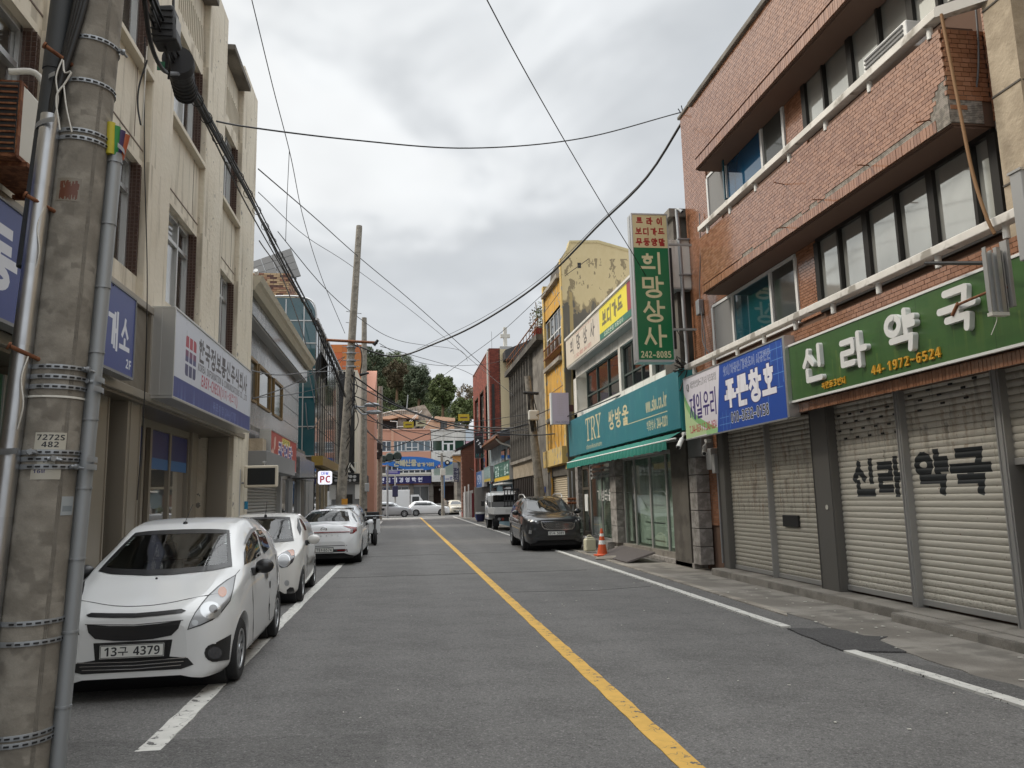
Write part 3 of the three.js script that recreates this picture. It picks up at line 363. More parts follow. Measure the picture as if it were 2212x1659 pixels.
// broken sign frame with its two arms
{ const f = thing('broken_sign_frame', 'broken aluminium sign frame on two rusty arms before the green sign', 'sign frame', onX(s5(1980, 200), 5.2));
  const T = onX(s5(1955, -40), 5.2), B = onX(s5(1995, 350), 5.2), z = (T[2] + B[2]) / 2;
  part('channel', [...[0, 0.055, 0.11, 0.16].map((d, i) => bx(5.14 + d, 5.15 + d + (i === 2 ? 0.03 : 0), B[1], T[1] - (i % 2) * 0.03, z - 0.02, z + 0.02)), bx(5.14, 5.34, B[1] + 0.02, T[1] - 0.04, z - 0.026, z - 0.02)], M.alu, f);
  part('channel', bx(5.33, 5.36, B[1] + 0.05, T[1] + 0.06, z - 0.03, z + 0.05), M.aluDull, f);
  part('arm', rod(onX(s5(1575, 55), 5.5), [5.34, onX(s5(2000, 62), 5.3)[1], z], 0.02, 0.02, 6), M.darkFrame, f); part('arm', tube([onX(s5(1760, 305), 5.52), onX(s5(1900, 245), 5.4), [5.3, onX(s5(1990, 213), 5.3)[1], z], [5.35, onX(s5(2005, 215), 5.3)[1], z]], 0.014, 16, 6), M.rust, f); part('bracket', rod(onX(s5(1735, 365), 5.54), onX(s5(1770, 290), 5.54), 0.02, 0.02, 6), M.rust, f);
  part('torn_foil', [tube([B, [B[0] - 0.03, B[1] - 0.08, z + 0.02], [B[0] - 0.08, B[1] - 0.2, z]], 0.004, 10, 4), bx(5.13, 5.3, B[1] - 0.03, B[1], z - 0.03, z + 0.03)], M.offWhite, f); }
/* signs of the tiled building */
{ const s = thing('green_sign', 'long green pharmacy sign board with raised white letters', 'sign', [5.7, 2.78, -8]); const x0 = 5.6, zA = -10.40, zB = -5.0, y0 = 2.83, y1 = 3.62;
  const board = printMat(1536, 256, (x, w, h) => { x.fillStyle = '#3c5f2f'; x.fillRect(0, 0, w, h); for (let i = 0; i < 400; i++) { x.fillStyle = `rgba(${rnd() < .5 ? '40,70,35' : '95,115,60'},${rnd() * .08})`; x.fillRect(rnd() * w, rnd() * h, 20 + rnd() * 120, 10 + rnd() * 60); } for (let i = 0; i < 26; i++) { const X = rnd() * w, Y = h * (.35 + .3 * rnd()), g = x.createLinearGradient(0, Y, 0, h); g.addColorStop(0, 'rgba(150,150,70,.22)'); g.addColorStop(1, 'rgba(150,150,70,0)'); x.fillStyle = g; x.fillRect(X, Y, 5 + rnd() * 12, h - Y); } weather(x, w, h, 90, '25,35,20'); x.fillStyle = 'rgba(20,30,18,.5)'; for (const q of [.13, .33, .53, .73, .93]) x.fillRect(w * q, 0, 2, h); }, { rough: .35 });
  part('board', faceR(x0, y0, y1, zA, zB), board, s, { uv: true }); part('backing', bx(x0 + 0.004, 5.72, y0, y1, zA, zB), M.bronze, s); part('frame', [bx(x0 - 0.012, x0 + 0.03, y1, y1 + 0.028, zA - 0.03, zB), bx(x0 - 0.012, x0 + 0.03, y0 - 0.028, y0, zA - 0.03, zB), bx(x0 - 0.012, x0 + 0.03, y0, y1, zA - 0.03, zA)], M.white, s);
  part('bare_panel', bx(x0 - 0.006, x0 - 0.003, 3.15, 3.52, -6.0, -5.3), M.wood, s);
  const ctr = [['신', 860, 750, 545, 1000], ['라', 1085, 670, 470, 1260], ['약', 1350, 585, 335, 1560], ['국', 1670, 460, 190, 1915]];
  for (const [ch, xl, yb, yt, xr] of ctr) { const a = onX(s5(xl, (yb + yt) / 2), x0), b = onX(s5(xr, (yb + yt) / 2), x0), w = Math.abs(b[2] - a[2]) * 0.86, t = onX(s5((xl + xr) / 2, yt), x0)[1], bo = onX(s5((xl + xr) / 2, yb), x0)[1]; const gs = raised(ch, w, (t - bo) * 0.94, 0.075, 0.055); gs.forEach((g) => { g.rotateY(-Math.PI / 2); g.translate(x0 - 0.001, t - 0.02, a[2] + 0.03); }); const m = part('letter', gs, M.white, s); m.castShadow = true; }
  const font = await new FontLoader().loadAsync('fonts/droid/droid_sans_bold.typeface.json'); const yel = std([0.62, 0.33, 0.03], 0.5);
  const num = '44-1972~6524', p0 = onX(s5(1262, 705), x0), p1 = onX(s5(1680, 590), x0); [...num].forEach((c, i) => { const g = new TextGeometry(c, { font, size: 0.11, depth: 0.02, curveSegments: 4 }); g.rotateY(-Math.PI / 2); g.translate(x0 - 0.001, lerp(p0[1], p1[1], 0) - 0.03, lerp(p0[2], p1[2], i / num.length)); part('numeral', g, yel, s); });
  const q0 = onX(s5(965, 790), x0), q1 = onX(s5(1110, 770), x0); '복만동3번지'.split('').forEach((c, i, A) => { const z = lerp(q0[2], q1[2], i / A.length), wd = (q1[2] - q0[2]) / A.length * 0.85; let gs; if (isH(c)) { gs = raised(c, wd, 0.085, 0.012, 0.015); gs.forEach((g) => { g.rotateY(-Math.PI / 2); g.translate(x0 - 0.001, q0[1] + 0.055, z); }); } else { gs = [new TextGeometry(c, { font, size: 0.09, depth: 0.015, curveSegments: 4 })]; gs[0].rotateY(-Math.PI / 2); gs[0].translate(x0 - 0.001, q0[1] - 0.03, z); } part('numeral', gs, yel, s); });
}
{ const s = thing('blue_sign', 'blue and white glass shop sign box beside the green sign', 'sign', [5.65, 2.6, -12.4]); const x0 = 5.55, zA = -14.5, zB = -10.42, y0 = 2.6, y1 = 3.78;
  const P = printMat(2048, 592, (x, w, h) => {
    x.fillStyle = '#d9d5dc'; x.fillRect(0, 0, w, h); x.fillStyle = '#b9cf9c'; x.beginPath(); x.moveTo(0, h * .28); x.quadraticCurveTo(w * .05, h * .75, w * .3, h * .98); x.lineTo(0, h); x.fill(); x.fillStyle = '#86b878'; x.beginPath(); x.moveTo(0, h * .22); x.quadraticCurveTo(w * .07, h * .66, w * .36, h * .9); x.lineTo(w * .36, h * .97); x.quadraticCurveTo(w * .05, h * .8, 0, h * .34); x.fill(); x.fillStyle = '#9cc68c'; x.fillRect(w * .25, h * .92, w * .13, h * .08);
    x.fillStyle = '#1f4aa0'; x.beginPath(); x.moveTo(w * .435, 0); x.lineTo(w, 0); x.lineTo(w, h); x.lineTo(w * .375, h); x.fill(); x.strokeStyle = 'rgba(120,170,225,.75)'; x.lineWidth = 5; for (const [a, b, c, d] of [[.41, .8, .5, .8], [.4, .9, .54, .9], [.44, .72, .44, 1], [.475, .7, .475, 1], [.51, .76, .51, .98], [.84, .1, 1, .1], [.9, .24, 1, .24], [.86, .42, 1, .42], [.84, .6, .98, .6], [.9, .02, .9, .3], [.95, 0, .95, .6], [.985, .05, .985, .55], [.86, .38, .86, .9]]) { x.beginPath(); x.moveTo(a * w, b * h); x.lineTo(c * w, d * h); x.stroke(); }
    write(x, '제품생산업체·금강유리 목포대리점', w * .085, h * .08, w * .31, h * .12, { color: '#222', lw: .1 }); x.strokeStyle = '#222'; x.lineWidth = 6; x.beginPath(); x.arc(w * .055, h * .16, 30, 0, 7); x.stroke(); write(x, 'KJ', w * .038, h * .11, w * .034, h * .1, { color: '#222' });
    write(x, '제일유리', w * .06, h * .3, w * .33, h * .42, { color: '#32206e', lw: .13 }); write(x, 'T.244-0634 / F.242-0634', w * .05, h * .8, w * .32, h * .13, { color: '#b02a3c' });
    write(x, '샷시/자동문/강화도어 시공전문', w * .47, h * .06, w * .43, h * .14, { color: '#20408e', outline: '#d8dcea', ow: 5, lw: .1 }); write(x, '푸른창호', w * .47, h * .27, w * .46, h * .42, { color: '#e8e6ec', outline: '#22286e', ow: 16, lw: .2 }); write(x, '010-3632-0158', w * .52, h * .76, w * .34, h * .15, { color: '#15161c', outline: '#e6e6e6', ow: 9 }); weather(x, w, h, 50, '90,90,80');
  }); part('face', faceR(x0, y0, y1, zA, zB), P, s, { uv: true }); part('case', [bx(x0 + 0.003, 5.7, y0, y1, zA, zB)], M.offWhite, s); part('frame', [bx(x0 - 0.012, 5.71, y0, y1 + 0.02, zB, zB + 0.06), bx(x0 - 0.01, x0 + 0.01, y0 - 0.025, y0, zA, zB), bx(x0 - 0.01, x0 + 0.01, y1, y1 + 0.02, zA, zB)], M.alu, s); }
/* ---------- right side beyond the tiled building ---------- */
{ const b = thing('party_wall', 'narrow grey concrete wall between the tiled building and the underwear shop', 'wall', [6.5, 0, -16]); part('wall', [bx(5.95, 9, 0, 7.6, -16.6, -15.62)], M.concDark, b); part('coping', bx(5.85, 9, 7.6, 7.78, -16.7, -15.55), M.conc, b); part('render_patch', [bx(5.935, 5.951, 4.6, 7.2, -16.55, -16.2)], M.beigeWall, b); }
const yellowish = (c0, c1, st, n = 512) => dataTex(n, (u, v) => { const a = fbm(u * 6, v * 6, 5, 6), s = fbm(u * 24, v * 2.2 + 3, 4), p = fbm(u * 14 + 1, v * 14, 5, 14); let c = mixc(c0, c1, a); c = mixc(c, st, 0.6 * sstep(0.55, 0.8, s)); if (p > 0.68) c = [0.30, 0.28, 0.25]; return c; }, { rep: 3 });
M.wallWhite = std([1, 1, 1], 0.8, 0, { map: mineral(512, 2.6, [0.60, 0.585, 0.545], [0.70, 0.685, 0.645], { f: 5, speck: 0.05, stain: [0.36, 0.335, 0.28], stainAmt: 0.5, streak: 1 }) });
M.yellowWall = std([1, 1, 1], 0.8, 0, { map: yellowish([0.50, 0.26, 0.035], [0.62, 0.35, 0.065], [0.22, 0.15, 0.07]) });
M.yellowPale = std([1, 1, 1], 0.85, 0, { map: yellowish([0.52, 0.36, 0.12], [0.60, 0.44, 0.17], [0.2, 0.15, 0.09]) });
const cols4 = (x, a, b) => Array.from({ length: b }, (_, i) => a + i * x);
/* underwear shop */
const TX = 6.02, TZ0 = -26.35, TZ1 = -15.0;
{ const b = thing('white_shop_building', 'white two storey shop building with the long teal sign', 'building', [8, 0, -20.5]);
  part('wall', [bx(6.5, 14, 0, 6.7, TZ0, -16.6), bx(TX, 6.5, 4.0, 4.38, TZ0, TZ1 - .7), bx(TX, 6.5, 5.62, 6.7, TZ0, TZ1 - .7), bx(TX, 6.5, 2.75, 4.0, TZ0, TZ1 - .7), bx(TX, 6.5, 0, 6.7, TZ0, TZ0 + .45)], M.wallWhite, b);
  const zc = sH(420, 40), wz = [onX(sH(415, 60), TX)[2], onX(sH(690, -60), TX)[2], onX(sH(720, 100), TX)[2], onX(sH(945, 20), TX)[2], onX(sH(972, 0), TX)[2], -15.75];
  for (let i = 0; i < 6; i += 2) { const [a, c] = [wz[i], wz[i + 1]], w = part('window', [bx(6.1, 6.18, 4.38, 4.44, a, c), bx(6.1, 6.18, 5.56, 5.62, a, c), bx(6.105, 6.175, 4.78, 4.83, a, c), ...[0, .33, .66, 1].map((t) => bx(6.1, 6.18, 4.38, 5.62, lerp(a, c, t) - .03, lerp(a, c, t) + .03))], std([0.075, 0.095, 0.085], 0.5, 0.3), b);
    for (let k = 0; k < 3; k++) { part('pane', bx(6.14, 6.147, 4.83, 5.56, lerp(a, c, k / 3) + .03, lerp(a, c, (k + 1) / 3) - .03), k === 2 && i ? M.paneGrey : M.paneDark, w); part('pane', bx(6.142, 6.149, 4.44, 4.78, lerp(a, c, k / 3) + .03, lerp(a, c, (k + 1) / 3) - .03), M.paneDark, w); } part('room', bx(6.3, 6.5, 4.38, 5.62, a, c), M.room, b); }
  for (const [a, c] of [[wz[1], wz[2]], [wz[3], wz[4]]]) part('pillar', bx(TX, 6.5, 4.38, 5.62, a + .03, c - .03), M.wallWhite, b);
  // fascia boxes at the top carry the prints
  part('fascia', [bx(5.72, TX + .3, 5.93, 6.93, -25.9, TZ1 - .4), bx(5.66, TX + .4, 6.93, 7.0, -25.95, TZ1 - .4)], M.wallWhite, b); part('soffit', bx(5.74, TX + .2, 5.9, 5.935, -25.85, TZ1 - .4), M.greyLight, b);
  // shop front
  part('plinth', [rbx(5.75, 6.6, 0, 0.24, -25.9, -21.6, .02), rbx(5.95, 6.6, 0, 0.12, -21.6, -15.5, .02)], M.stone, b); part('shop_room', [bx(7.6, 8, 0, 2.9, TZ0, -15.5), bx(6.0, 8, 2.7, 2.76, TZ0, -15.5)], M.room, b); part('shop_floor', bx(6.02, 8, 0.1, 0.245, TZ0, -15.5), M.conc, b);
  part('lintel', [bx(5.98, 6.3, 2.55, 2.76, -25.9, -15.5)], M.darkFrame, b); part('shutter_box', rbx(5.8, 6.0, 2.5, 2.72, -20.3, -17.4, .02), M.greyLight, b);
  for (const [a, c] of [[-21.55, -20.95], [-25.95, -25.6]]) for (let i = 0; i < 5; i++) part('pillar_stone', rbx(5.88, 6.25, 0.24 + i * .46, 0.69 + i * .46, a, c, .012), M.stone, b);
  const dz = [-25.55, -24.4, -21.6]; const door = part('shop_door', [bx(6.02, 6.08, 0.24, 2.55, -25.55, -25.45), bx(6.02, 6.08, 0.24, 2.55, -24.6, -24.48), bx(6.02, 6.08, 2.42, 2.55, -25.55, -24.48), bx(6.02, 6.08, .24, .4, -25.55, -24.48), bx(6.02, 6.08, 1.75, 1.83, -25.45, -24.6)], M.bronze, b); part('pane', bx(6.045, 6.053, .4, 2.42, -25.45, -24.6), M.paneGreen, door); part('notice', bx(6.03, 6.036, 1.05, 1.6, -25.3, -24.85), M.white, door); part('handle', rod([5.98, .95, -24.63], [5.98, 1.5, -24.63], .014), M.alu, door);
  const sw = part('shop_window', [bx(6.02, 6.07, .24, .3, -24.48, -21.6), bx(6.02, 6.07, 2.49, 2.55, -24.48, -21.6), bx(6.02, 6.07, .3, 2.49, -24.48, -24.40), bx(6.02, 6.07, .3, 2.49, -23.05, -23.0), bx(6.02, 6.07, .3, 2.49, -21.66, -21.6)], M.aluDull, b); part('pane', bx(6.045, 6.051, .3, 2.49, -24.4, -23.05), M.paneGreen, sw); part('pane', bx(6.045, 6.051, .3, 2.49, -23.0, -21.66), M.paneGreen, sw);
  const trans = { transparent: true, opacity: 1 };
  // raised letters stuck on the glass and a pebble patterned valance
  '기념타올'.split('').forEach((c, i) => { const gs = raised(c, .34, .32, .04, .006); gs.forEach((g) => { g.rotateY(-Math.PI / 2); g.translate(6.04, 1.72, -23.6 + i * .44); }); part('letter', gs, M.white, sw); });
  { const gs = []; seed_ = 91; for (let i = 0; i < 42; i++) { const z = -24.3 + (i % 14) * .19 + rr(-.03, .03), y = 2.12 + Math.floor(i / 14) * .12 + rr(-.015, .015), g = new THREE.CylinderGeometry(rr(.05, .075), rr(.05, .07), .008, 7); g.rotateZ(Math.PI / 2); g.scale(1, .72, 1.1); g.translate(6.035, y, z); gs.push(g); } part('pebble_print', gs, M.greyLight, sw, { kind: 'stuff' }); }
  part('blind', Array.from({ length: 30 }, (_, i) => bx(6.5, 6.52, .35 + i * .055, .385 + i * .055, -24.3, -21.7)), std([0.10, 0.14, 0.13], 0.7), b);
  const sw2 = part('shop_window', [bx(6.1, 6.16, .12, .2, -20.9, -15.6), bx(6.1, 6.16, 2.47, 2.55, -20.9, -15.6), ...[-20.9, -19.9, -18.6, -17.4, -16.5, -15.7].map((z) => bx(6.1, 6.16, .2, 2.47, z - .04, z + .04))], M.aluDull, b); for (const [a, c] of [[-20.9, -19.9], [-19.9, -18.6], [-18.6, -17.4], [-17.4, -16.5], [-16.5, -15.7]]) part('pane', bx(6.125, 6.132, .2, 2.47, a + .04, c - .04), M.paneGreen, sw2);
  for (let i = 0; i < 5; i++) part('shelf', bx(6.5, 7.0, .35 + i * .45, .38 + i * .45, -20.3, -18.8), M.shelf, b); for (let i = 0; i < 22; i++) { const y = .38 + Math.floor(rnd() * 5) * .45, z = rr(-20.2, -18.9); part('packed_goods', bx(6.55, 6.9, y, y + rr(.1, .3), z, z + rr(.06, .16)), [M.white, M.offWhite, M.greyLight, std([.1, .16, .25], .6)][i % 4], b); }
  part('shop_counter', [bx(6.6, 7.3, .2, 1.0, -18.2, -16.2)], M.shelf, b);
}
{ const s = thing('teal_sign', 'long teal sign box with cream lettering above the awning', 'sign', [5.7, 2.86, -20]); const x0 = 5.6, zA = -25.46, zB = -14.9, y0 = 2.86, y1 = 4.05;
  const P = printMat(2048, 240, (x, w, h) => { x.fillStyle = '#2b727d'; x.fillRect(0, 0, w, h); for (let i = 0; i < 200; i++) { x.fillStyle = `rgba(${rnd() < .5 ? '30,100,110' : '75,140,148'},${.05 * rnd()})`; x.fillRect(rnd() * w, 0, 10 + rnd() * 60, h); } const c = '#cdbf98';
    x.fillStyle = c; const U = (px, py) => (onX(sH(px, py), x0)[2] - zA) / (zB - zA) * w, a = U(425, 480), b = U(553, 470); x.save(); x.translate(a, h * .72); x.font = '130px serif'; x.textAlign = 'left'; x.scale((b - a) / x.measureText('TRY').width, 1.5); x.fillText('TRY', 0, 0); x.restore(); x.save(); x.translate(a, h * .92); x.font = '34px serif'; x.scale((b - a) / x.measureText('clean&nature').width, 1); x.fillText('clean&nature', 0, 0); x.restore();
    write(x, '쌍방울', U(608, 400), h * .2, U(778, 320) - U(608, 400), h * .44, { color: c, lw: .12 }); x.fillStyle = c; const l0 = U(762, 450), w0 = U(918, 330), w1 = U(1090, 270); x.fillRect(l0, h * .63, w1 - l0, 4); write(x, 'www.sbw.co.kr', w0, h * .28, w1 - w0, h * .27, { color: c }); write(x, '희망상사 244-0201', w0, h * .70, w1 - w0, h * .2, { color: c, lw: .12 }); weather(x, w, h, 90, '190,200,190'); }, { rough: .4, coat: .3 });
  part('face', faceR(x0, y0, y1, zA, zB), P, s, { uv: true }); part('case', [bx(x0 + .003, 6.0, y0, y1, zA, zB)], std([0.05, 0.25, 0.28], .5), s); part('end_panel', [bx(x0 + .02, 5.98, y0 - .05, y1 + .03, zB, zB + .02)], std([0.04, 0.26, 0.27], .45), s); }
{ const s = thing('fascia_sign', 'pale rooftop fascia sign with yellow and red panels', 'sign', [5.7, 5.95, -21]); const x0 = 5.7, y0 = 5.98, y1 = 6.9, zA = -25.9, zB = -15.4;
  const P = printMat(2048, 190, (x, w, h) => { const a = onX(sG(615, 1100), x0)[2], b = onX(sG(872, 850), x0)[2], U = (z) => (z - zA) / (zB - zA) * w; x.fillStyle = '#cfc4b4'; x.fillRect(0, 0, w, h); x.fillStyle = '#e3d22c'; x.fillRect(U(a), 0, U(b) - U(a), h * .8); x.fillStyle = '#8c2132'; x.fillRect(U(b), 0, w, h * .8); x.fillStyle = '#1f6a55'; x.fillRect(U(a), h * .8, w, h * .2);
    write(x, '희망상사', U(a) * .1, h * .12, U(a) * .82, h * .56, { color: '#4c443e', lw: .13, gap: .42 }); write(x, '전국유명메리야스총판', U(a) * .3, h * .02, U(a) * .5, h * .1, { color: '#b98f80', lw: .12 }); write(x, 'T.242-8085 244-0201', U(a) * .28, h * .78, U(a) * .5, h * .14, { color: '#b06a5e' }); write(x, '보디가드', U(a) + (U(b) - U(a)) * .1, h * .16, (U(b) - U(a)) * .76, h * .48, { color: '#6b6230', lw: .2, gap: .14 }); write(x, '도매전문점 희망상사', U(a) + (U(b) - U(a)) * .16, h * .83, (U(b) - U(a)) * .7, h * .14, { color: '#d8d8c0', lw: .14 }); weather(x, w, h, 90, '90,75,55'); });
  part('face', faceR(x0, y0, y1, zA, zB), P, s, { uv: true }); part('board', bx(x0 + .003, 5.718, y0, y1, zA, zB), M.offWhite, s); part('trim', bx(x0 - .015, x0 + .02, y1, y1 + .03, zA, zB), M.offWhite, s); }
{ // projecting tower sign: its printed face looks down the street
  const s = thing('tower_sign', 'tall green and cream projecting sign tower above the teal sign', 'sign', [5.05, 4.2, -14.6]); const z = -14.5, x0 = 4.66, x1 = 5.385, y0 = 4.19, y1 = 7.2;
  const P = printMat(512, 2048, (x, w, h) => { x.fillStyle = '#d2c094'; x.fillRect(0, 0, w, h); x.fillStyle = '#13693e'; x.fillRect(0, h * .232, w, h); const r = '#9c2a22';
    write(x, '트라이', w * .06, h * .018, w * .88, h * .05, { color: r, lw: .2, gap: .42 }); write(x, '보디가드', w * .06, h * .092, w * .88, h * .05, { color: r, lw: .19, gap: .2 }); write(x, '무등양말', w * .06, h * .166, w * .88, h * .052, { color: r, lw: .19, gap: .2 });
    '희망상사'.split('').forEach((c, i) => write(x, c, w * .16, h * (.265 + i * .167), w * .68, h * .148, { color: '#d6c9a0', lw: .125, gap: .0 })); write(x, '242-8085', w * .06, h * .942, w * .88, h * .046, { color: '#d6c9a0', face: 'sans-serif' }); weather(x, w, h, 30, '80,70,50'); }, { rough: .3, coat: .4 });
  part('face', faceF(z, x0, x1, y0, y1), P, s, { uv: true }); part('case', [bx(x0, x1, y0, y1, z - .27, z - .003)], M.offWhite, s); part('rim', [bx(x0 - .02, x1 + .02, y1, y1 + .03, z - .28, z + .006), bx(x0 - .02, x1 + .02, y0 - .05, y0, z - .28, z + .006), bx(x0 - .02, x0, y0, y1, z - .28, z + .006), bx(x1, x1 + .02, y0, y1, z - .28, z + .006), bx(x0 - .035, x0 - .02, y0, y1, z - .2, z - .1)], M.alu, s); part('bracket', [bx(x1 + .02, 5.96, 6.62, 6.66, z - .2, z - .16), bx(x1 + .02, 5.96, 4.83, 4.87, z - .2, z - .16)], M.aluDull, s); part('back_plate', bx(x1 + .02, x1 + .34, 4.55, 6.75, z - .75, z - .70), M.black, s); }
{ const a = thing('awning', 'green fabric awning with a scalloped valance over the shop front', 'awning', [5.6, 2.5, -19.5]); const zA = -24.25, zB = -14.8, lip = 5.24, n = 60; const top = [], P = [], I = [];
  for (let i = 0; i <= n; i++) { const z = lerp(zA, zB, i / n), s = .012 * Math.sin(i * 1.3); P.push(5.95, 2.86, z, 5.55, 2.77 + s * .5, z, lip, 2.60 + s, z); } for (let i = 0; i < n; i++) for (let k = 0; k < 2; k++) { const q = i * 3 + k; I.push(q, q + 1, q + 4, q, q + 4, q + 3); }
  const mk = (P, I) => { const g = new THREE.BufferGeometry(); g.setAttribute('position', new THREE.Float32BufferAttribute(P, 3)); g.setIndex(I); g.computeVertexNormals(); return g; }; const fab = std([0.010, 0.15, 0.115], .85, 0, { side: THREE.DoubleSide });
  part('canopy', mk(P, I), fab, a); const Q = [], J = []; const N = 240; for (let i = 0; i <= N; i++) { const z = lerp(zA, zB, i / N), w = .014 * Math.sin(i * .9); Q.push(lip, 2.60, z, lip - .01 + w, 2.5, z, lip - .012 + w * 1.3, 2.405 + .018 * Math.abs(Math.sin(i * .26)), z); } for (let i = 0; i < N; i++) for (let k = 0; k < 2; k++) { const q = i * 3 + k; J.push(q, q + 1, q + 4, q, q + 4, q + 3); } part('valance', mk(Q, J), fab, a);
  part('front_bar', [rod([lip + .012, 2.605, zA], [lip + .012, 2.605, zB + .5], .018, .018, 8)], M.white, a); part('arm', [rod([lip + .01, 2.6, -15.6], [6.0, 2.68, -15.3], .02), rod([lip + .01, 2.6, -23.2], [6.0, 2.68, -23.8], .02)], M.galv, a); part('roll_case', [rbx(5.7, 5.98, 2.76, 2.88, zA, zB, .03)], M.black, a); }
for (const [p, q, l] of [[[5.55, 2.62, -14.75], [5.42, 2.45, -14.62], 'white security camera at the end of the awning'], [[5.9, 2.45, -14.45], [5.8, 2.3, -14.25], 'white security camera under the blue and white sign']]) { const c = thing('security_camera', l, 'camera', p); part('housing', rod(p, q, .045, .05, 12), M.white, c); part('lens', rod(q, [q[0] - .012, q[1] - .012, q[2] + .012], .035, .03, 12), M.black, c); part('mount', [rod([p[0] + .05, p[1] + .1, p[2]], p, .02), rbx(p[0] + .02, p[0] + .12, p[1] + .08, p[1] + .14, p[2] - .06, p[2] + .06, .01)], M.white, c); }

/* yellow building */
const YX = 5.75;
{ const b = thing('yellow_building', 'yellow three storey building with a flaking grey and cream side wall', 'building', [8, 0, -28]); const z0 = -30.1, z1 = -26.42;
  const wallTex = dataTex(1024, (u, v) => { const x = u * 8, y = v * 8, edge = 0.755 + 0.07 * (fbm(u * 9, v * 3 + 8, 4) - 0.5) + 0.12 * (fbm(u * 30, v * 30, 4) - 0.5), fl = fbm(u * 34, v * 30, 6, 0, .62), st = fbm(u * 40, v * 2.5, 4); let g = mixc([0.085, 0.078, 0.066], [0.15, 0.135, 0.11], fbm(u * 12, v * 12, 4)); if (v > edge - .02) g = mixc(g, [.36, .28, .15], .55); if (v < edge) g = mixc(g, [0.42, 0.32, 0.14], 0.75 * sstep(0.58, 0.72, st)); const y0 = mixc([0.52, 0.42, 0.235], [0.60, 0.50, 0.30], fl); return mixc(g, y0, sstep(edge - .006, edge + .01, v) * (v < .88 ? sstep(.615, .585, fl) : 1)); }, { m: 1024 });
  const sideMat = std([1, 1, 1], 0.9, 0, { map: wallTex, bumpMap: concBump, bumpScale: .004 });
  const hp = [[YX, 0], [YX, 10.05], [6.1, 10.7], [7.15, 10.72], [8.4, 10.4], [10.5, 10.3], [10.5, 0]]; const sg = new THREE.ShapeGeometry(poly(hp)); sg.translate(0, 0, z1); { const p = sg.attributes.position, u = sg.attributes.uv; for (let i = 0; i < p.count; i++) u.setXY(i, (p.getX(i) - YX) / 6, p.getY(i) / 11.5); } part('side_wall', sg, sideMat, b, { uv: true });
  part('wall', [prZ([[YX + .26, 0], [YX + .26, 10.0], [6.1, 10.65], [7.15, 10.68], [8.4, 10.35], [10.5, 10.25], [10.5, 0]], z0, z1 - .005)], M.concDark, b); part('roof_slab', prZ([[5.95, 10.3], [6.08, 10.78], [7.16, 10.82], [8.42, 10.48], [10.5, 10.38], [10.5, 10.28], [8.4, 10.38], [7.15, 10.72], [6.12, 10.7], [5.98, 10.28]], z1 - .35, z1 + .02), std([0.5, 0.42, 0.24], .9), b);
  const Y = M.yellowWall, F = (y0, y1, za = z0 + .3, zb = z1 - .25, x = YX) => bx(x, YX + .26, y0, y1, za, zb);
  part('front_wall', [F(8.45, 9.45), F(7.0, 7.05), F(4.6, 6.45), F(2.66, 3.4), F(8.45, 8.5)], Y, b); part('front_pier', [bx(YX - .06, YX + .26, 2.5, 10.0, z0, z0 + .3), bx(YX - .04, YX + .26, 2.5, 10.1, z1 - .25, z1 - .003)], M.yellowPale, b); part('cornice', [bx(YX - .16, YX + .3, 9.45, 9.6, z0 + .3, z1 - .25), bx(YX - .16, YX + .2, 6.4, 6.55, z0 + .3, z1 - .2), bx(YX - .1, YX + .2, 4.42, 4.55, z0 + .3, z1 - .25)], M.concPale, b); part('panel_line', [5.5, 8.95].map((y) => bx(YX - .008, YX, y, y + .02, z0 + .3, z1 - .25)), M.wood, b);
  part('balcony_base', prX([[z0, 2.66], [z1 - .03, 2.7], [z1 - .03, 3.3], [z0, 3.3]], YX - .2, YX + .2), M.yellowPale, b); part('balcony_front', [0, 1, 2, 3, 4].map((i) => bx(YX - .03, YX - .005, 3.3, 4.42, z0 + .35 + i * .65, z0 + .93 + i * .65)), Y, b);
  for (const [y0, y1] of [[7.05, 8.45], [4.6 - .05, 5.3]]) { const w = part('window', [bx(YX + .04, YX + .1, y1 - .05, y1, z0 + .3, z1 - .25), bx(YX + .04, YX + .1, y0, y0 + .05, z0 + .3, z1 - .25), bx(YX + .04, YX + .1, lerp(y0, y1, .45), lerp(y0, y1, .45) + .05, z0 + .3, z1 - .25), ...[0, .25, .5, .75, 1].map((t) => bx(YX + .03, YX + .1, y0, y1, lerp(z0 + .33, z1 - .28, t) - .03, lerp(z0 + .33, z1 - .28, t) + .03))], M.whiteFrame, b); for (let k = 0; k < 4; k++) part('pane', bx(YX + .06, YX + .07, y0 + .05, y1 - .05, lerp(z0 + .33, z1 - .28, k / 4) + .03, lerp(z0 + .33, z1 - .28, (k + 1) / 4) - .03), k % 2 ? M.paneGrey : M.paneDark, w); }
  part('balcony_railing', [...Array.from({ length: 14 }, (_, i) => rod([YX - .12, 6.55, z0 + .4 + i * .23], [YX - .12, 7.3, z0 + .4 + i * .23], .012, .012, 5)), bx(YX - .14, YX - .1, 7.28, 7.32, z0 + .3, z1 - .2), bx(YX - .14, YX - .1, 6.9, 6.93, z0 + .3, z1 - .2)], M.rust, b);
  part('vent_hole', bx(6.35, 6.48, 9.75, 9.95, z1, z1 + .004), M.black, b);
  part('frame', [bx(YX, YX + .26, 0, 2.66, z0, z0 + .35), bx(YX - .02, YX + .26, 0, 2.66, z0 + .35, z0 + .5), bx(YX, YX + .26, 2.3, 2.66, z0 + .5, z1 - .25), bx(YX, YX + .26, 0, 2.66, z1 - .25, z1 - .004)], M.concDark, b); part('frame', bx(YX - .01, YX + .05, 0, 2.66, z0 + .5, z0 + .6), M.yellowWall, b);
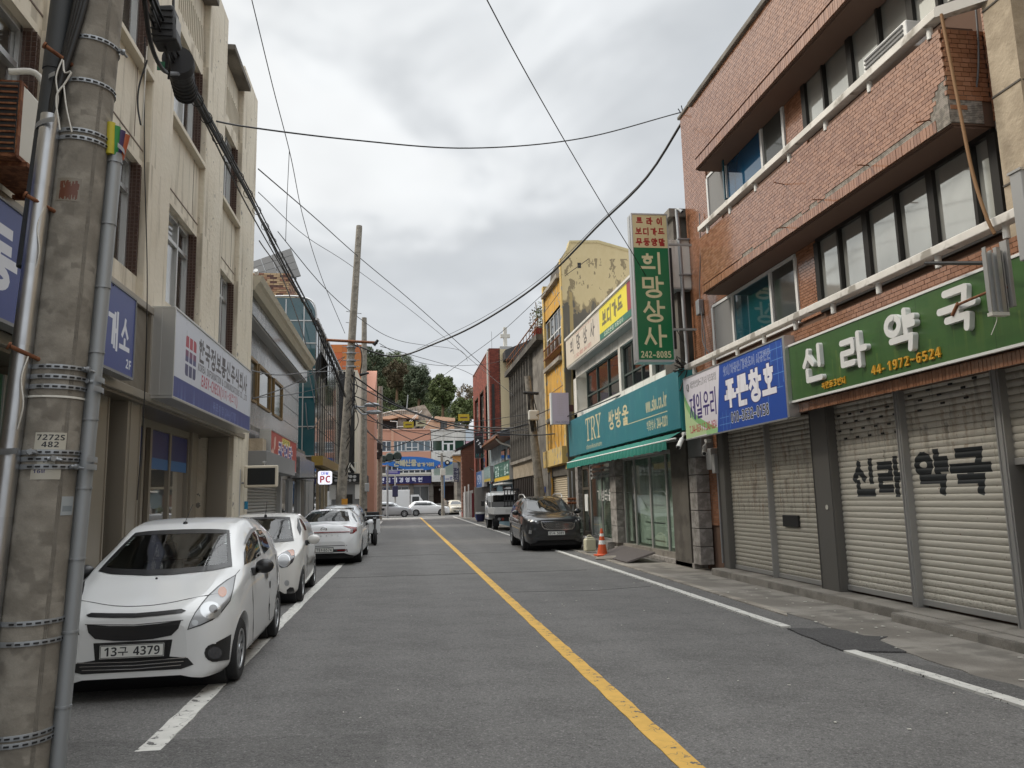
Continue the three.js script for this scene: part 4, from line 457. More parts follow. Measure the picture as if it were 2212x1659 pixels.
  const sh = part('shutter', bx(YX + .1, YX + .12, 0, 2.3, z0 + .6, z1 - .25), M.black, b), cr = std([0.52, 0.44, 0.32], .6); for (let i = 0; i < 28; i++) part('slat', prZ([[YX + .1, .05 + i * .08], [YX + .075, .07 + i * .08], [YX + .075, .1 + i * .08], [YX + .1, .125 + i * .08]], z0 + .6, z1 - .25), cr, sh);
}
{ const s = thing('small_sign', 'pale lilac projecting sign box on the yellow building', 'sign', [5.3, 3.6, -25]); const z = -25.2, a = onZ(sH(140, 200), z), c = onZ(sH(295, 455), z); const P = printMat(256, 448, (x, w, h) => { x.fillStyle = '#c4b2bd'; x.fillRect(0, 0, w, h); for (let i = 0; i < 12; i++) write(x, '희망상사', w * .3, h * (.1 + i * .055), w * .4, h * .035, { color: '#b3a2a0', lw: .1 }); write(x, '244-0201', w * .16, h * .9, w * .74, h * .07, { color: '#8d7f8c' }); weather(x, w, h, 12, '120,110,110'); });
  part('face', faceF(z, a[0] + .04, c[0], c[1], a[1]), P, s, { uv: true }); part('case', bx(a[0] + .04, c[0], c[1], a[1], z - .2, z - .003), M.offWhite, s); part('edge', bx(a[0], a[0] + .04, c[1], a[1], z - .2, z + .004), M.white, s); part('bracket', bx(c[0], YX, lerp(c[1], a[1], .4), lerp(c[1], a[1], .62), z - .14, z - .06), std([0.06, .015, .015], .7), s); }
/* gas risers at the corner of the shop */
{ const g = thing('gas_riser', 'rusty gas riser pipes with purple guards beside the shop door', 'pipes', [5.8, 0, -26]); for (const [x, z, h] of [[5.66, -26.05, 2.2], [5.78, -26.0, 2.4], [5.9, -25.97, 2.1]]) { part('pipe', rod([x, 0, z], [x, h, z], .022, .022, 8), M.galv, g); part('valve', [rod([x - .06, 1.32, z + .02], [x + .06, 1.32, z + .02], .045), rod([x - .05, 1.45, z], [x + .05, 1.45, z], .05)], M.rust, g); } const pur = std([0.12, 0.055, 0.11], .7); part('guard', rbx(5.6, 5.72, 0, .85, -26.15, -26.0, .02), pur, g); part('guard', rbx(5.72, 5.92, 0, .75, -26.1, -25.92, .02), pur, g); }

/* grey finned building */
{ const b = thing('finned_building', 'grey concrete building with tall vertical fins', 'building', [8, 0, -35]); const z0 = -39.8, z1 = -30.12, X = 5.75;
  part('wall', [bx(X + .25, 12, 0, 7.85, z0, z1), bx(X, X + .25, 0, 2.5, z1 - 1.8, z1), bx(X, X + .25, 2.45, 3.25, z0, z1 - 3.0)], M.concDark, b); part('roof_slab', prX([[z0 - .1, 7.85], [z1 + .02, 7.85], [z1 + .02, 8.1], [z0 - .1, 8.1]], X - .35, 12), M.concDark, b); part('end_wall', bx(X - .02, X + .25, 0, 7.85, z1 - 2.9, z1), M.conc, b); part('sill', bx(X - .18, X + .25, 3.2, 3.34, z0, z1 - 2.9), M.concPale, b);
  for (let i = 0; i < 9; i++) part('fin', bx(X - .16, X + .25, 3.34, 7.85, z0 + .2 + i * .78, z0 + .28 + i * .78), M.conc, b); for (let i = 0; i < 8; i++) { part('panel', bx(X + .2, X + .24, 3.34, i % 3 === 2 ? 4.9 : 6.2, z0 + .3 + i * .78, z0 + .96 + i * .78), M.conc, b); part('pane', bx(X + .22, X + .245, 6.2, 7.85, z0 + .3 + i * .78, z0 + .96 + i * .78), M.paneDark, b); }
  part('beige_panel', bx(X - .05, X + .25, 2.5, 3.2, z0 + .1, z1 - 3.0), M.beigeWall, b); const brown = std([0.028, 0.02, 0.016], .6); for (let i = 0; i < 24; i++) part('cladding_rib', bx(X + (i % 2 ? .03 : 0), X + .25, 0, 2.48, z0 + .1 + i * .28, z0 + .37 + i * .28), brown, b); part('address_plate', bx(X - .04, X - .02, 1.72, 1.95, z1 - 1.2, z1 - .55), std([0.02, 0.05, 0.2], .5), b);
  part('railing', [...Array.from({ length: 12 }, (_, i) => rod([X - .25, 8.1, z0 + .3 + i * .8], [X - .25, 8.75, z0 + .3 + i * .8], .014, .014, 5)), bx(X - .27, X - .23, 8.72, 8.76, z0, z1), bx(X - .27, X - .23, 8.4, 8.43, z0, z1)], M.rust, b);
  part('flower_box', bx(X - .2, X + .1, 8.1, 8.55, z1 - 1.4, z1 - .9), std([.26, .045, .03], .8), b); }
function leafCluster(n, sx, sy, sz, size, seed) { seed_ = seed; const P = []; for (let i = 0; i < n; i++) { let x, y, z; do { x = rr(-1, 1); y = rr(-1, 1); z = rr(-1, 1); } while (x * x + y * y + z * z > 1); const a = new THREE.Vector3(rr(-1, 1), rr(-1, 1), rr(-1, 1)).normalize().multiplyScalar(size * rr(.6, 1.3)), b = new THREE.Vector3(rr(-1, 1), rr(-1, 1), rr(-1, 1)).cross(a).normalize().multiplyScalar(size * rr(.3, .6)); const c = [x * sx, y * sy, z * sz]; P.push(c[0] - a.x, c[1] - a.y, c[2] - a.z, c[0] + b.x, c[1] + b.y, c[2] + b.z, c[0] + a.x, c[1] + a.y, c[2] + a.z, c[0] - a.x, c[1] - a.y, c[2] - a.z, c[0] + a.x, c[1] + a.y, c[2] + a.z, c[0] - b.x, c[1] - b.y, c[2] - b.z); } const g = new THREE.BufferGeometry(); g.setAttribute('position', new THREE.Float32BufferAttribute(P, 3)); g.computeVertexNormals(); return g; }
const leaf = (c) => std(c, .8, 0, { side: THREE.DoubleSide }); M.leafA = leaf([0.095, 0.12, 0.052]); M.leafB = leaf([0.11, 0.14, 0.05]); M.leafC = leaf([0.075, 0.098, 0.054]); M.leafDry = leaf([0.17, 0.135, 0.085]);
{ const p = thing('roof_plant', 'dry straggling plant growing on the grey finned roof', 'plant', [5.8, 8.1, -31.5]); const g = leafCluster(260, .35, .75, 1.3, .06, 5); g.translate(5.75, 8.9, -31.6); part('foliage', g, M.leafDry, p); const h = leafCluster(160, .3, .5, .7, .06, 6); h.translate(5.8, 9.2, -31.0); part('foliage', h, M.leafB, p); part('stem', [rod([5.75, 8.1, -31.4], [5.7, 9.8, -31.6], .02), rod([5.8, 8.1, -31], [5.9, 9.5, -30.8], .02), rod([5.75, 8.1, -32], [5.7, 9.4, -32.5], .016)], M.wood, p); }

/* low house with a tiled roof, two shop signs */
{ const b = thing('tiled_roof_house', 'low two storey house with dark roof tiles and pale blue walls', 'house', [8, 0, -46]); const z0 = -51.2, z1 = -39.9, X = 5.75; const blue = std([1, 1, 1], .8, 0, { map: mineral(256, 2, [0.30, 0.37, 0.42], [0.38, 0.46, 0.51], { f: 5, speck: .05, stain: [.2, .22, .24], stainAmt: .4 }) });
  part('wall', [bx(X + .3, 12, 0, 4.8, z0, z1), bx(X + .1, X + .3, 2.6, 4.8, z0, z1)], blue, b); part('shop_wall', bx(X + .05, X + .3, 0, 2.5, z0, z1), std([.07, .13, .17], .8), b);
  const roofM = std([0.075, 0.08, 0.095], .5), ev = 4.75; part('roof', prZ([[X - .75, ev], [X - .75, ev + .1], [X + 3.2, ev + 1.75], [12, ev + .3], [12, ev]], z0 + .3, z1 + .05), roofM, b); part('eaves', [bx(X - .8, X - .7, ev - .12, ev + .14, z0 + .3, z1 + .1), bx(X - .75, X + .4, ev - .04, ev, z0 + .3, z1 + .05)], std([.18, .09, .06], .7), b);
  for (let i = 0; i < 10; i++) for (let k = 0; k < 6; k++) { const g = new THREE.CylinderGeometry(.09, .09, .62, 8, 1, false); g.rotateZ(Math.PI / 2 + .4); g.translate(X - .45 + k * .56, ev + .25 + k * .235, z1 - .25 - i * .36); part('roof_tile', g, roofM, b); }
  part('gutter', tube([[X - .85, ev - .05, z1 + .1], [X - .85, ev - .08, z0 + .4]], .06, 8, 7), M.rust, b); part('downpipe', tube([[X - .85, ev - .1, z1 - .2], [X - .6, ev - .35, z1 - .15], [X - .05, ev - .6, z1 - .15], [X - .02, 2.6, z1 - .15]], .05, 20, 7), M.offWhite, b);
  for (const z of [-41.5, -44.2]) { const w = part('window', [bx(X + .04, X + .1, 3.2, 4.3, z - .75, z + .75)], M.darkFrame, b); part('pane', bx(X + .03, X + .04, 3.26, 4.24, z - .7, z - .03), M.paneDark, w); part('pane', bx(X + .03, X + .04, 3.26, 4.24, z + .03, z + .7), M.paneDark, w); }
  part('dark_annex', bx(X - .05, X + .3, 0, 4.2, z1 - .02, z1 + .08), M.darkFrame, b); part('shop_glass', [bx(X + .02, X + .05, .3, 2.2, -44.5, -41), bx(X + .02, X + .05, .3, 2.2, -50.5, -47.5)], M.paneDark, b); part('shop_canopy', bx(X - .5, X + .05, 2.28, 2.36, -44.8, -40.4), M.white, b);
  part('balcony_railing', [...[0, 1, 2, 3, 4, 5].map((i) => bx(X - .25, X - .22, 2.7, 3.5, -40.2 - i * .2, -40.17 - i * .2)), bx(X - .26, X - .21, 3.48, 3.52, -41.4, -40)], M.darkFrame, b); }
function shopSign(name, label, x0, y0, y1, zA, zB, W, H, draw, o = {}) { const s = thing(name, label, 'sign', [x0 + .1, y0, (zA + zB) / 2]); part('face', faceR(x0, y0, y1, zA, zB), printMat(W, H, draw), s, { uv: true }); part('case', bx(x0 + .003, x0 + (o.d || .2), y0, y1, zA, zB), M.greyLight, s); part('frame', [bx(x0 - .01, x0 + .02, y1, y1 + .03, zA, zB), bx(x0 - .01, x0 + .02, y0 - .03, y0, zA, zB)], M.alu, s); return s; }
shopSign('shop_sign', 'green shop sign with a yellow foot strip on the pale blue house', 5.5, 2.5, 3.5, -46.1, -39.6, 512, 96, (x, w, h) => { x.fillStyle = '#2b6257'; x.fillRect(0, 0, w, h); x.fillStyle = '#d8b32a'; x.fillRect(0, h * .8, w, h * .2); write(x, '금강', w * .05, h * .14, w * .3, h * .6, { color: '#cfe6e2', lw: .14 }); write(x, '상호', w * .66, h * .14, w * .3, h * .6, { color: '#cfe6e2', lw: .14 }); x.strokeStyle = '#86a49c'; x.lineWidth = 3; x.strokeRect(w * .43, h * .2, w * .14, h * .5); x.beginPath(); x.moveTo(w * .42, h * .4); x.lineTo(w * .6, h * .4); x.moveTo(w * .5, h * .15); x.lineTo(w * .5, h * .75); x.stroke(); weather(x, w, h, 10, '60,60,60'); });
shopSign('shop_sign', 'faded teal shop sign with a yellow foot strip farther along', 5.35, 2.6, 3.5, -50.6, -46.9, 256, 80, (x, w, h) => { x.fillStyle = '#7d9a9c'; x.fillRect(0, 0, w, h); x.fillStyle = '#c9b146'; x.fillRect(0, h * .82, w, h * .2); write(x, '태양식품', w * .08, h * .15, w * .84, h * .55, { color: '#9fb4b4', lw: .14 }); weather(x, w, h, 20, '60,60,60'); });
shopSign('shop_sign', 'bright blue shop sign with white letters farthest along', 5.5, 2.35, 3.45, -57.5, -52, 256, 70, (x, w, h) => { x.fillStyle = '#2f67ac'; x.fillRect(0, 0, w * .72, h); x.fillStyle = '#aab0b5'; x.fillRect(w * .72, 0, w * .28, h); write(x, '한국건어', w * .08, h * .2, w * .56, h * .6, { color: '#dfe8f2', lw: .14 }); });
{ const z = -47, s = thing('cafe_sign', 'black projecting cafe sign with white numerals', 'sign', [4.5, 3.8, z]); const a = onZ(sF(327, 142), z), c = onZ(sF(427, 424), z); const P = printMat(256, 700, (x, w, h) => { x.fillStyle = '#131318'; x.fillRect(0, 0, w, h); x.strokeStyle = '#8d8d90'; x.lineWidth = 8; x.strokeRect(4, 4, w - 8, h - 8); write(x, "Caf'e", w * .2, h * .05, w * .62, h * .09, { color: '#8c4a52' }); x.save(); x.translate(w * .5, h * .45); x.rotate(1.0); write(x, '114', -h * .2, -w * .2, h * .4, w * .36, { color: '#e8e8ea' }); x.restore(); x.lineWidth = 5; for (const [q, col] of [[.12, '#55b0a8'], [.32, '#55a0b0'], [.5, '#c06055'], [.66, '#55b0a8'], [.86, '#50a090']]) { x.strokeStyle = col; x.beginPath(); x.moveTo(w * q, h * .93); x.lineTo(w * (q + .12), h * .83); x.lineTo(w * (q + .13), h * .93); x.closePath(); x.stroke(); } });
  part('face', faceF(z, a[0], c[0], c[1], a[1]), P, s, { uv: true }); part('case', bx(a[0], c[0], c[1], a[1], z - .2, z - .003), M.darkFrame, s); part('bracket', bx(c[0], 5.9, lerp(c[1], a[1], .7), lerp(c[1], a[1], .74), z - .12, z - .06), M.darkFrame, s); }
/* red brick building with a cream side wall */
{ const b = thing('red_brick_building', 'tall red brick building with a plain cream side wall', 'building', [8, 0, -57]); const z0 = -63.5, z1 = -51.3, X = 5.93, H = 11.6;
  part('wall', [bx(X + .3, 14, 0, H, z0, z1)], M.concDark, b); part('side_wall', bx(6.66, 14, 0, H + .02, z1, z1 + .04), std([0.62, 0.52, 0.33], .85), b); part('parapet', bx(X, X + .3, 9.4, H, z0, z1), M.mortar, b); const br = [[.20, .048, .03], [.24, .06, .037], [.165, .04, .026]].map((c) => std(c, .8)), gs = [[], [], []]; seed_ = 31;
  for (let r = 0; r * .078 < H; r++) for (let k = 0; k < 3; k++) { const x = X + k * .25 - (r % 2) * .12; gs[Math.floor(rnd() * 3)].push(bx(Math.max(x, X), Math.min(x + .24, 6.65), r * .078, r * .078 + .066, z1 + .0, z1 + .03)); }
  for (let r = 0; r < 72; r++) for (let k = 0; k < 30; k++) { const y = 2.5 + r * .125, z = z0 + k * .41; if ((y < 9.4 && (k % 10) > 2)) continue; gs[Math.floor(rnd() * 3)].push(bx(X - .012, X + .01, y, y + .115, z, z + .4)); }
  gs.forEach((g, i) => part('brick', g, br[i], b, { kind: 'stuff' })); for (let k = 0; k < 3; k++) { const za = z0 + .41 * 3 + k * 4.1, zb = za + .41 * 7; for (const [y0, y1] of [[2.9, 5], [5.6, 9.2]]) { const w = part('window', [bx(X + .12, X + .3, y0, y1, za, zb)], M.darkFrame, b); part('pane', bx(X + .1, X + .12, y0 + .1, y1 - .1, za + .1, (za + zb) / 2 - .05), M.paneGrey, w); part('pane', bx(X + .1, X + .12, y0 + .1, y1 - .1, (za + zb) / 2 + .05, zb - .1), M.paneDark, w); } part('spandrel', bx(X + .05, X + .3, 5, 5.6, za, zb), br[2], b); }
  part('pier', [bx(X, X + .3, 2.5, 9.4, z0, z0 + 1.2), bx(X, X + .3, 2.5, 9.4, z1 - .8, z1)], br[0], b); part('ground_floor', bx(X - .05, X + .3, 0, 2.5, z0, z1), std([.05, .048, .045], .6), b); part('downpipe', tube([[X - .08, H, z1 + .02], [X - .12, H + .1, z1 + .05], [X - .14, H - .2, z1 + .08], [X - .12, 2.5, z1 + .08]], .06, 20, 7), M.offWhite, b); part('coping', bx(X - .03, 6.66, H, H + .08, z0, z1 + .03), br[2], b); part('antenna', rod([6.2, H, -52], [6.2, H + 1.4, -52], .015), M.galv, b); }
{ const z = -60, c = onZ(sE(965, 480), z), t = onZ(sE(960, 158), z), l = onZ(sE(885, 270), z), r = onZ(sE(1035, 290), z); const k = thing('church_cross', 'white church cross standing on a rooftop', 'cross', c); part('post', rbx(c[0] - .14, c[0] + .14, c[1] - 1.8, t[1], z - .12, z + .12, .02), M.offWhite, k); part('arm', rbx(l[0], r[0], l[1] - .28, l[1] + .02, z - .125, z + .125, .02), M.offWhite, k); part('base', bx(c[0] - .5, c[0] + .5, c[1] - 2.2, c[1] + .02, z - .5, z + .5), M.greyLight, k); }
{ const z = -66, p = onZ(sE(1480, 120), z), t = onZ(sE(1478, -10), z); const k = thing('small_cross', 'small faint lattice cross on a farther roof', 'cross', [p[0], 0, z]); part('mast', [rod([p[0], 8, z], [p[0], t[1], z], .06), rod([p[0] - .3, p[1] - .1, z], [p[0], p[1] - 2, z], .03), rod([p[0] + .3, 8, z], [p[0], p[1] - 1, z], .03)], M.offWhite, k); part('arm', bx(p[0] - .5, p[0] + .5, t[1] - .75, t[1] - .6, z - .05, z + .05), M.offWhite, k); }
{ const z = -50, b = thing('dark_roof_house', 'dark sloping metal roof seen above the grey finned building', 'house', [11, 0, z - 4]); const P = [onZ(sE(960, 515), z), onZ(sE(1385, 340), z), onZ(sE(1570, 60), z), onZ(sE(1600, 515), z)].map((p) => [p[0], p[1]]); part('roof', prZ([...P, [P[3][0] + 6, P[3][1] - 1], [P[3][0] + 6, P[0][1] - 1.2], [P[0][0], P[0][1] - .6]], z - 6, z), std([0.05, 0.05, 0.052], .6, .2), b); part('wall', bx(P[0][0] + .6, P[3][0] + 5, 0, P[0][1] - .6, z - 5.5, z - .3), M.conc, b); }
/* old brick house, corner shop and fence near the crossing */
{ const b = thing('old_brick_house', 'old brown brick house with an orange gable near the crossing', 'house', [7, 0, -72]); const z1 = -66, z0 = -67.6, X = 6.0; const a = onZ(sD(1885, 200), -66), t = onZ(sD(2065, 100), -66); part('wall', [bx(a[0], 14, 0, a[1], z0, z1)], std([1, 1, 1], .9, 0, { map: mineral(256, 1.2, [.13, .06, .04], [.19, .09, .06], { f: 12, speck: .3, stain: [.08, .06, .05], stainAmt: .5 }) }), b);
  part('gable', prZ([[a[0] + .1, a[1]], [a[0] + .1, a[1] + .25], [t[0] + 2.5, t[1] + 1.2], [t[0] + 5, a[1]]], z0, z1), std([.13, .06, .04], .9), b); part('roof', prZ([[a[0] - .5, a[1] - .15], [a[0] - .5, a[1] + .05], [t[0] + 2.4, t[1] + 1.45], [t[0] + 2.6, t[1] + 1.2]], z0 - .2, z1 + .1), M.darkFrame, b); part('orange_panel', bx(onZ(sD(1740, 300), -84.8)[0], onZ(sD(1880, 300), -84.8)[0], onZ(sD(1800, 400), -84.8)[1], onZ(sD(1800, 300), -84.8)[1], -84.9, -84.8), std([.45, .22, .06], .7), b); part('annex', [bx(onZ(sD(1800, 300), -85)[0], 9, 0, onZ(sD(1800, 330), -85)[1], -90, -85), bx(onZ(sD(1740, 300), -85)[0], 9, onZ(sD(1800, 300), -85)[1], onZ(sD(1800, 280), -85)[1], -90, -84.6)], M.conc, b);
  const gs = []; for (let r = 0; r < 34; r++) for (let k = 0; k < 8; k++) gs.push(bx(a[0] + .05 + k * .4 - (r % 2) * .1, a[0] + .4 + k * .4 - (r % 2) * .1, .2 + r * .16, .34 + r * .16, z1, z1 + .02)); part('brick', gs, std([.17, .075, .05], .9), b, { kind: 'stuff' }); part('vertical_sign', bx(onZ(sD(1740, 0), -84.5)[0], onZ(sD(1815, 0), -84.5)[0], onZ(sD(1780, 670), -84.5)[1], onZ(sD(1780, 415), -84.5)[1], -84.6, -84.5), std([.2, .2, .22], .6), b);
  '편의점'.split('').forEach((c, i) => { const gs2 = raised(c, .62, .6, .09, .02); gs2.forEach((g) => { const q = onZ(sD(1752, 495 + i * 62), -84.5); g.translate(q[0], q[1], -84.5); }); part('letter', gs2, std([.03, .03, .06], .7), b); }); }
{ const f = thing('white_panel_fence', 'white corrugated panel fence behind the pale parked car', 'fence', [5.5, 0, -68]); const z = -64.5, a = onZ(sD(1905, 880), z), c = onZ(sD(2065, 840), z), n = 14; for (let i = 0; i < n; i++) { const x = lerp(a[0], c[0], i / n); part('panel', bx(x, x + (c[0] - a[0]) / n * .8, 0, lerp(a[1], c[1], i / n), z - .04, z + (i % 2) * .03), M.white, f); } part('post', [rod([a[0] + .15, 0, z + .1], [a[0] + .15, a[1] + .5, z + .1], .06), rod([a[0] + .45, 0, z + .1], [a[0] + .45, a[1] + .65, z + .1], .06)], M.white, f); part('guard', bx(c[0] - .15, c[0] + .02, 0, 2.0, z + .05, z + .2), std([.16, .02, .03], .7), f); }
/* ---------- cream building on the side of the parked cars ---------- */
const LX = -3.4, LW = -3.62;
{ const b = thing('cream_building', 'cream painted three storey building with flaking piers and shop fronts', 'building', [-8, 0, -10]); const wz = [[-7.75, -6.2], [-10.92, -9.2], [-13.9, -11.55], [-17.0, -14.8]];
  const piers = [[-5.6, -4.6], [-8.6, -7.55], [-11.5, -10.55], [-14.78, -13.42], [-17.95, -16.4]]; const bays = [[-7.55, -5.6], [-10.55, -8.6], [-13.42, -11.5], [-16.4, -14.78]];
  part('wall', [bx(-14, -4.35, 0, 10.6, -17.9, 4), bx(-4.35, -3.9, 3.0, 4.5, -17.9, 4)], M.roomWarm, b);
  piers.forEach(([a, c], i) => part('pier', rbx(-4.35, LX, i === 4 ? 0 : 4.22, 11.12 + (i > 2 ? 0 : .1), a, c, .02), i >= 3 ? M.creamFlaky : M.cream, b)); part('pier', bx(-4.35, LX, 4.22, 11.2, -4.6, 4), M.cream, b);
  for (const [a, c] of bays) {
    part('spandrel', bx(-4.35, LX - .1, 6.12, 7.42, a, c), M.cream, b); part('spandrel', bx(-4.35, LX - .1, 4.22, 4.58, a, c), M.cream, b); part('head_panel', [bx(-4.35, LX - .1, 9.1, 9.38, a, c), bx(-4.35, LX - .12, 10.0, 10.5, a, c)], M.cream, b); part('groove', [bx(LX - .105, LX - .094, 6.34, 6.36, a, c), bx(LX - .105, LX - .096, 6.4, 7.4, a + .35, a + .365)], M.mosaicBack, b); part('sill', rbx(LX - .15, LX + .01, 7.38, 7.46, a, c, .01), M.creamTrim, b);
    for (let k = 0; k * .11 < c - a - .05; k++) part('grille_fin', bx(LX - .22, LX - .1, 9.38, 10.0, a + .04 + k * .11, a + .075 + k * .11), M.creamTrim, b); part('grille_back', bx(-4.0, -3.7, 9.38, 10.0, a, c), M.mosaicBack, b); part('coping', rbx(-4.4, LX + .14, 10.5, 10.62, a, c, .015), M.conc, b);
    for (const [y0, y1] of [[4.58, 6.12], [7.46, 9.1]]) { const d = a + .18, w = part('window', [bx(LW - .05, LW + .03, y1 - .07, y1, d, c), bx(LW - .05, LW + .03, y0, y0 + .07, d, c), bx(LW - .045, LW + .025, lerp(y0, y1, .7), lerp(y0, y1, .7) + .06, d, c), ...[0, .34, .67, 1].map((t) => bx(LW - .05, LW + .03, y0, y1, lerp(d, c, t) - .03, lerp(d, c, t) + .03))], M.alu, b);
      for (let k = 0; k < 3; k++) { const p = lerp(d, c, [0, .34, .67, 1][k]) + .03, q = lerp(d, c, [0, .34, .67, 1][k + 1]) - .03, ym = lerp(y0, y1, .7); part('pane', bx(LW - .02, LW - .012, y0 + .07, ym, p, q), M.pane, w); part('pane', bx(LW - .02, LW - .012, ym + .06, y1 - .07, p, q), M.pane, w); }
      const P = [], I = [], n = 60; for (let k = 0; k <= n; k++) { const z = lerp(d, c, k / n), xx = LW - .22 + .03 * Math.sin(k * 1.7 + y0) + .02 * Math.sin(k * .6); P.push(xx, y0, z, xx, y1, z); if (k < n) I.push(2 * k, 2 * k + 1, 2 * k + 3, 2 * k, 2 * k + 3, 2 * k + 2); } const g = new THREE.BufferGeometry(); g.setAttribute('position', new THREE.Float32BufferAttribute(P, 3)); g.setIndex(I); g.computeVertexNormals(); part('curtain', g, M.curtain, b);
      // brown mosaic pier beside the window: its face towards the street and its reveal, tile by tile where the eye is near
      const back = part('mosaic_pier', bx(LW - .1, LX - .102, y0, y1, a, a + .16), M.mosaicBack, b), gs = [], S = .052; for (let y = y0 + S / 2; y < y1 - .02; y += S) { for (let k = 0; k < 4; k++) gs.push(bx(LW - .04 + k * S, LW - .04 + k * S + S * .8, y - S * .4, y + S * .4, a + .159, a + .166)); for (let k = 0; k < 3; k++) gs.push(bx(LX - .104, LX - .097, y - S * .4, y + S * .4, a + .01 + k * S * 1.05, a + .01 + k * S * 1.05 + S * .85)); } part('mosaic', gs, M.mosaic, back, { kind: 'stuff' }); }
  }
  // canopy band above the shops
  part('canopy', [bx(-4.35, LX - .04, 3.04, 4.14, -11.0, 4), bx(-4.35, LX - .04, 3.04, 4.2, -17.3, -11.0)], M.bronze, b); part('canopy_trim', [rbx(-3.6, LX + .03, 4.14, 4.24, -11.05, 4, .01), rbx(-3.6, LX + .03, 2.94, 3.05, -17.35, 4, .01), bx(-3.5, LX + .02, 3.05, 4.14, -11.05, -10.85)], M.bronzeLight, b); for (let k = 0; k < 130; k++) part('cladding_rib', bx(LX - .045, LX - .02, 3.06, 4.13, -10.82 + k * .045, -10.795 + k * .045), M.bronzeLight, b); part('soffit', bx(-4.35, LX - .02, 2.9, 2.945, -17.3, 4), M.bronze, b);
  // shop fronts
  const post = (z0, z1, x = -3.5) => part('shop_post', [rbx(-3.9, x, 0.06, 2.92, z0, z1, .012), bx(x, x + .012, .06, 2.92, z0 + .06, z0 + .08), bx(x, x + .012, .06, 2.92, z1 - .08, z1 - .06)], M.bronzeLight, b); post(-11.02, -10.5); post(-16.75, -16.35); post(-10.2, -9.4, -3.62); post(-8.3, -7.9, -3.55); post(-15.6, -15.2, -4.05); part('shop_wall', bx(-4.3, -4.1, .06, 2.92, -10.5, -7.9), M.bronze, b);
  const blueM = std([0.015, 0.022, 0.15], .3), sky = std([0.03, 0.16, 0.42], .3), sw = part('shop_window', [bx(-4.02, -3.96, .06, .16, -15.2, -11.1), bx(-4.02, -3.96, 2.78, 2.9, -15.2, -11.1), ...[-15.15, -14.0, -12.95, -12.6, -11.15].map((z) => bx(-4.02, -3.95, .16, 2.78, z - .05, z + .05))], M.bronzeLight, b);
  for (const [a, c] of [[-15.1, -14.05], [-13.95, -13.0], [-12.55, -11.2]]) { part('pane', bx(-3.99, -3.983, .16, 2.78, a, c), M.pane, sw); part('blue_film', bx(-3.979, -3.975, 2.32, 2.76, a, c), blueM, sw); part('light_film', bx(-3.979, -3.975, 2.14, 2.318, a, c), sky, sw); }
  part('sticker', [bx(-3.978, -3.974, .98, 1.16, -14.6, -14.12)], M.white, sw); part('sticker', [bx(-3.978, -3.974, .7, .9, -14.55, -14.15)], M.greyLight, sw); part('doorway_shade_slab', bx(-4.6, -4.0, .1, 2.75, -12.9, -12.86), M.bronze, b);  // bronze slab put in for the dark inside of the doorway
  part('interior_wall', [bx(-4.345, -4.3, .06, 2.9, -15.2, -11.1)], std([.20, .175, .14], .9), b); part('cabinet', [bx(-4.3, -4.08, .1, 1.9, -12.4, -11.4)], M.shelf, b); part('notice', [bx(-4.06, -4.05, 1.35, 1.75, -12.3, -11.4)], M.greyLight, b);
  const gw = part('shop_window', [bx(-3.75, -3.7, .3, .42, -7.85, -5.4), bx(-3.75, -3.7, .42, 2.8, -7.85, -7.75)], M.alu, b); part('pane', bx(-3.73, -3.722, .42, 2.8, -7.75, -5.4), M.paneGreen, gw); part('green_film', bx(-3.718, -3.714, 2.0, 2.8, -7.75, -5.4), std([.012, .09, .035], .4), gw); part('blind', bx(-4.0, -3.98, .3, 2.85, -7.75, -5.4), std([.20, .24, .21], .8), gw);
}
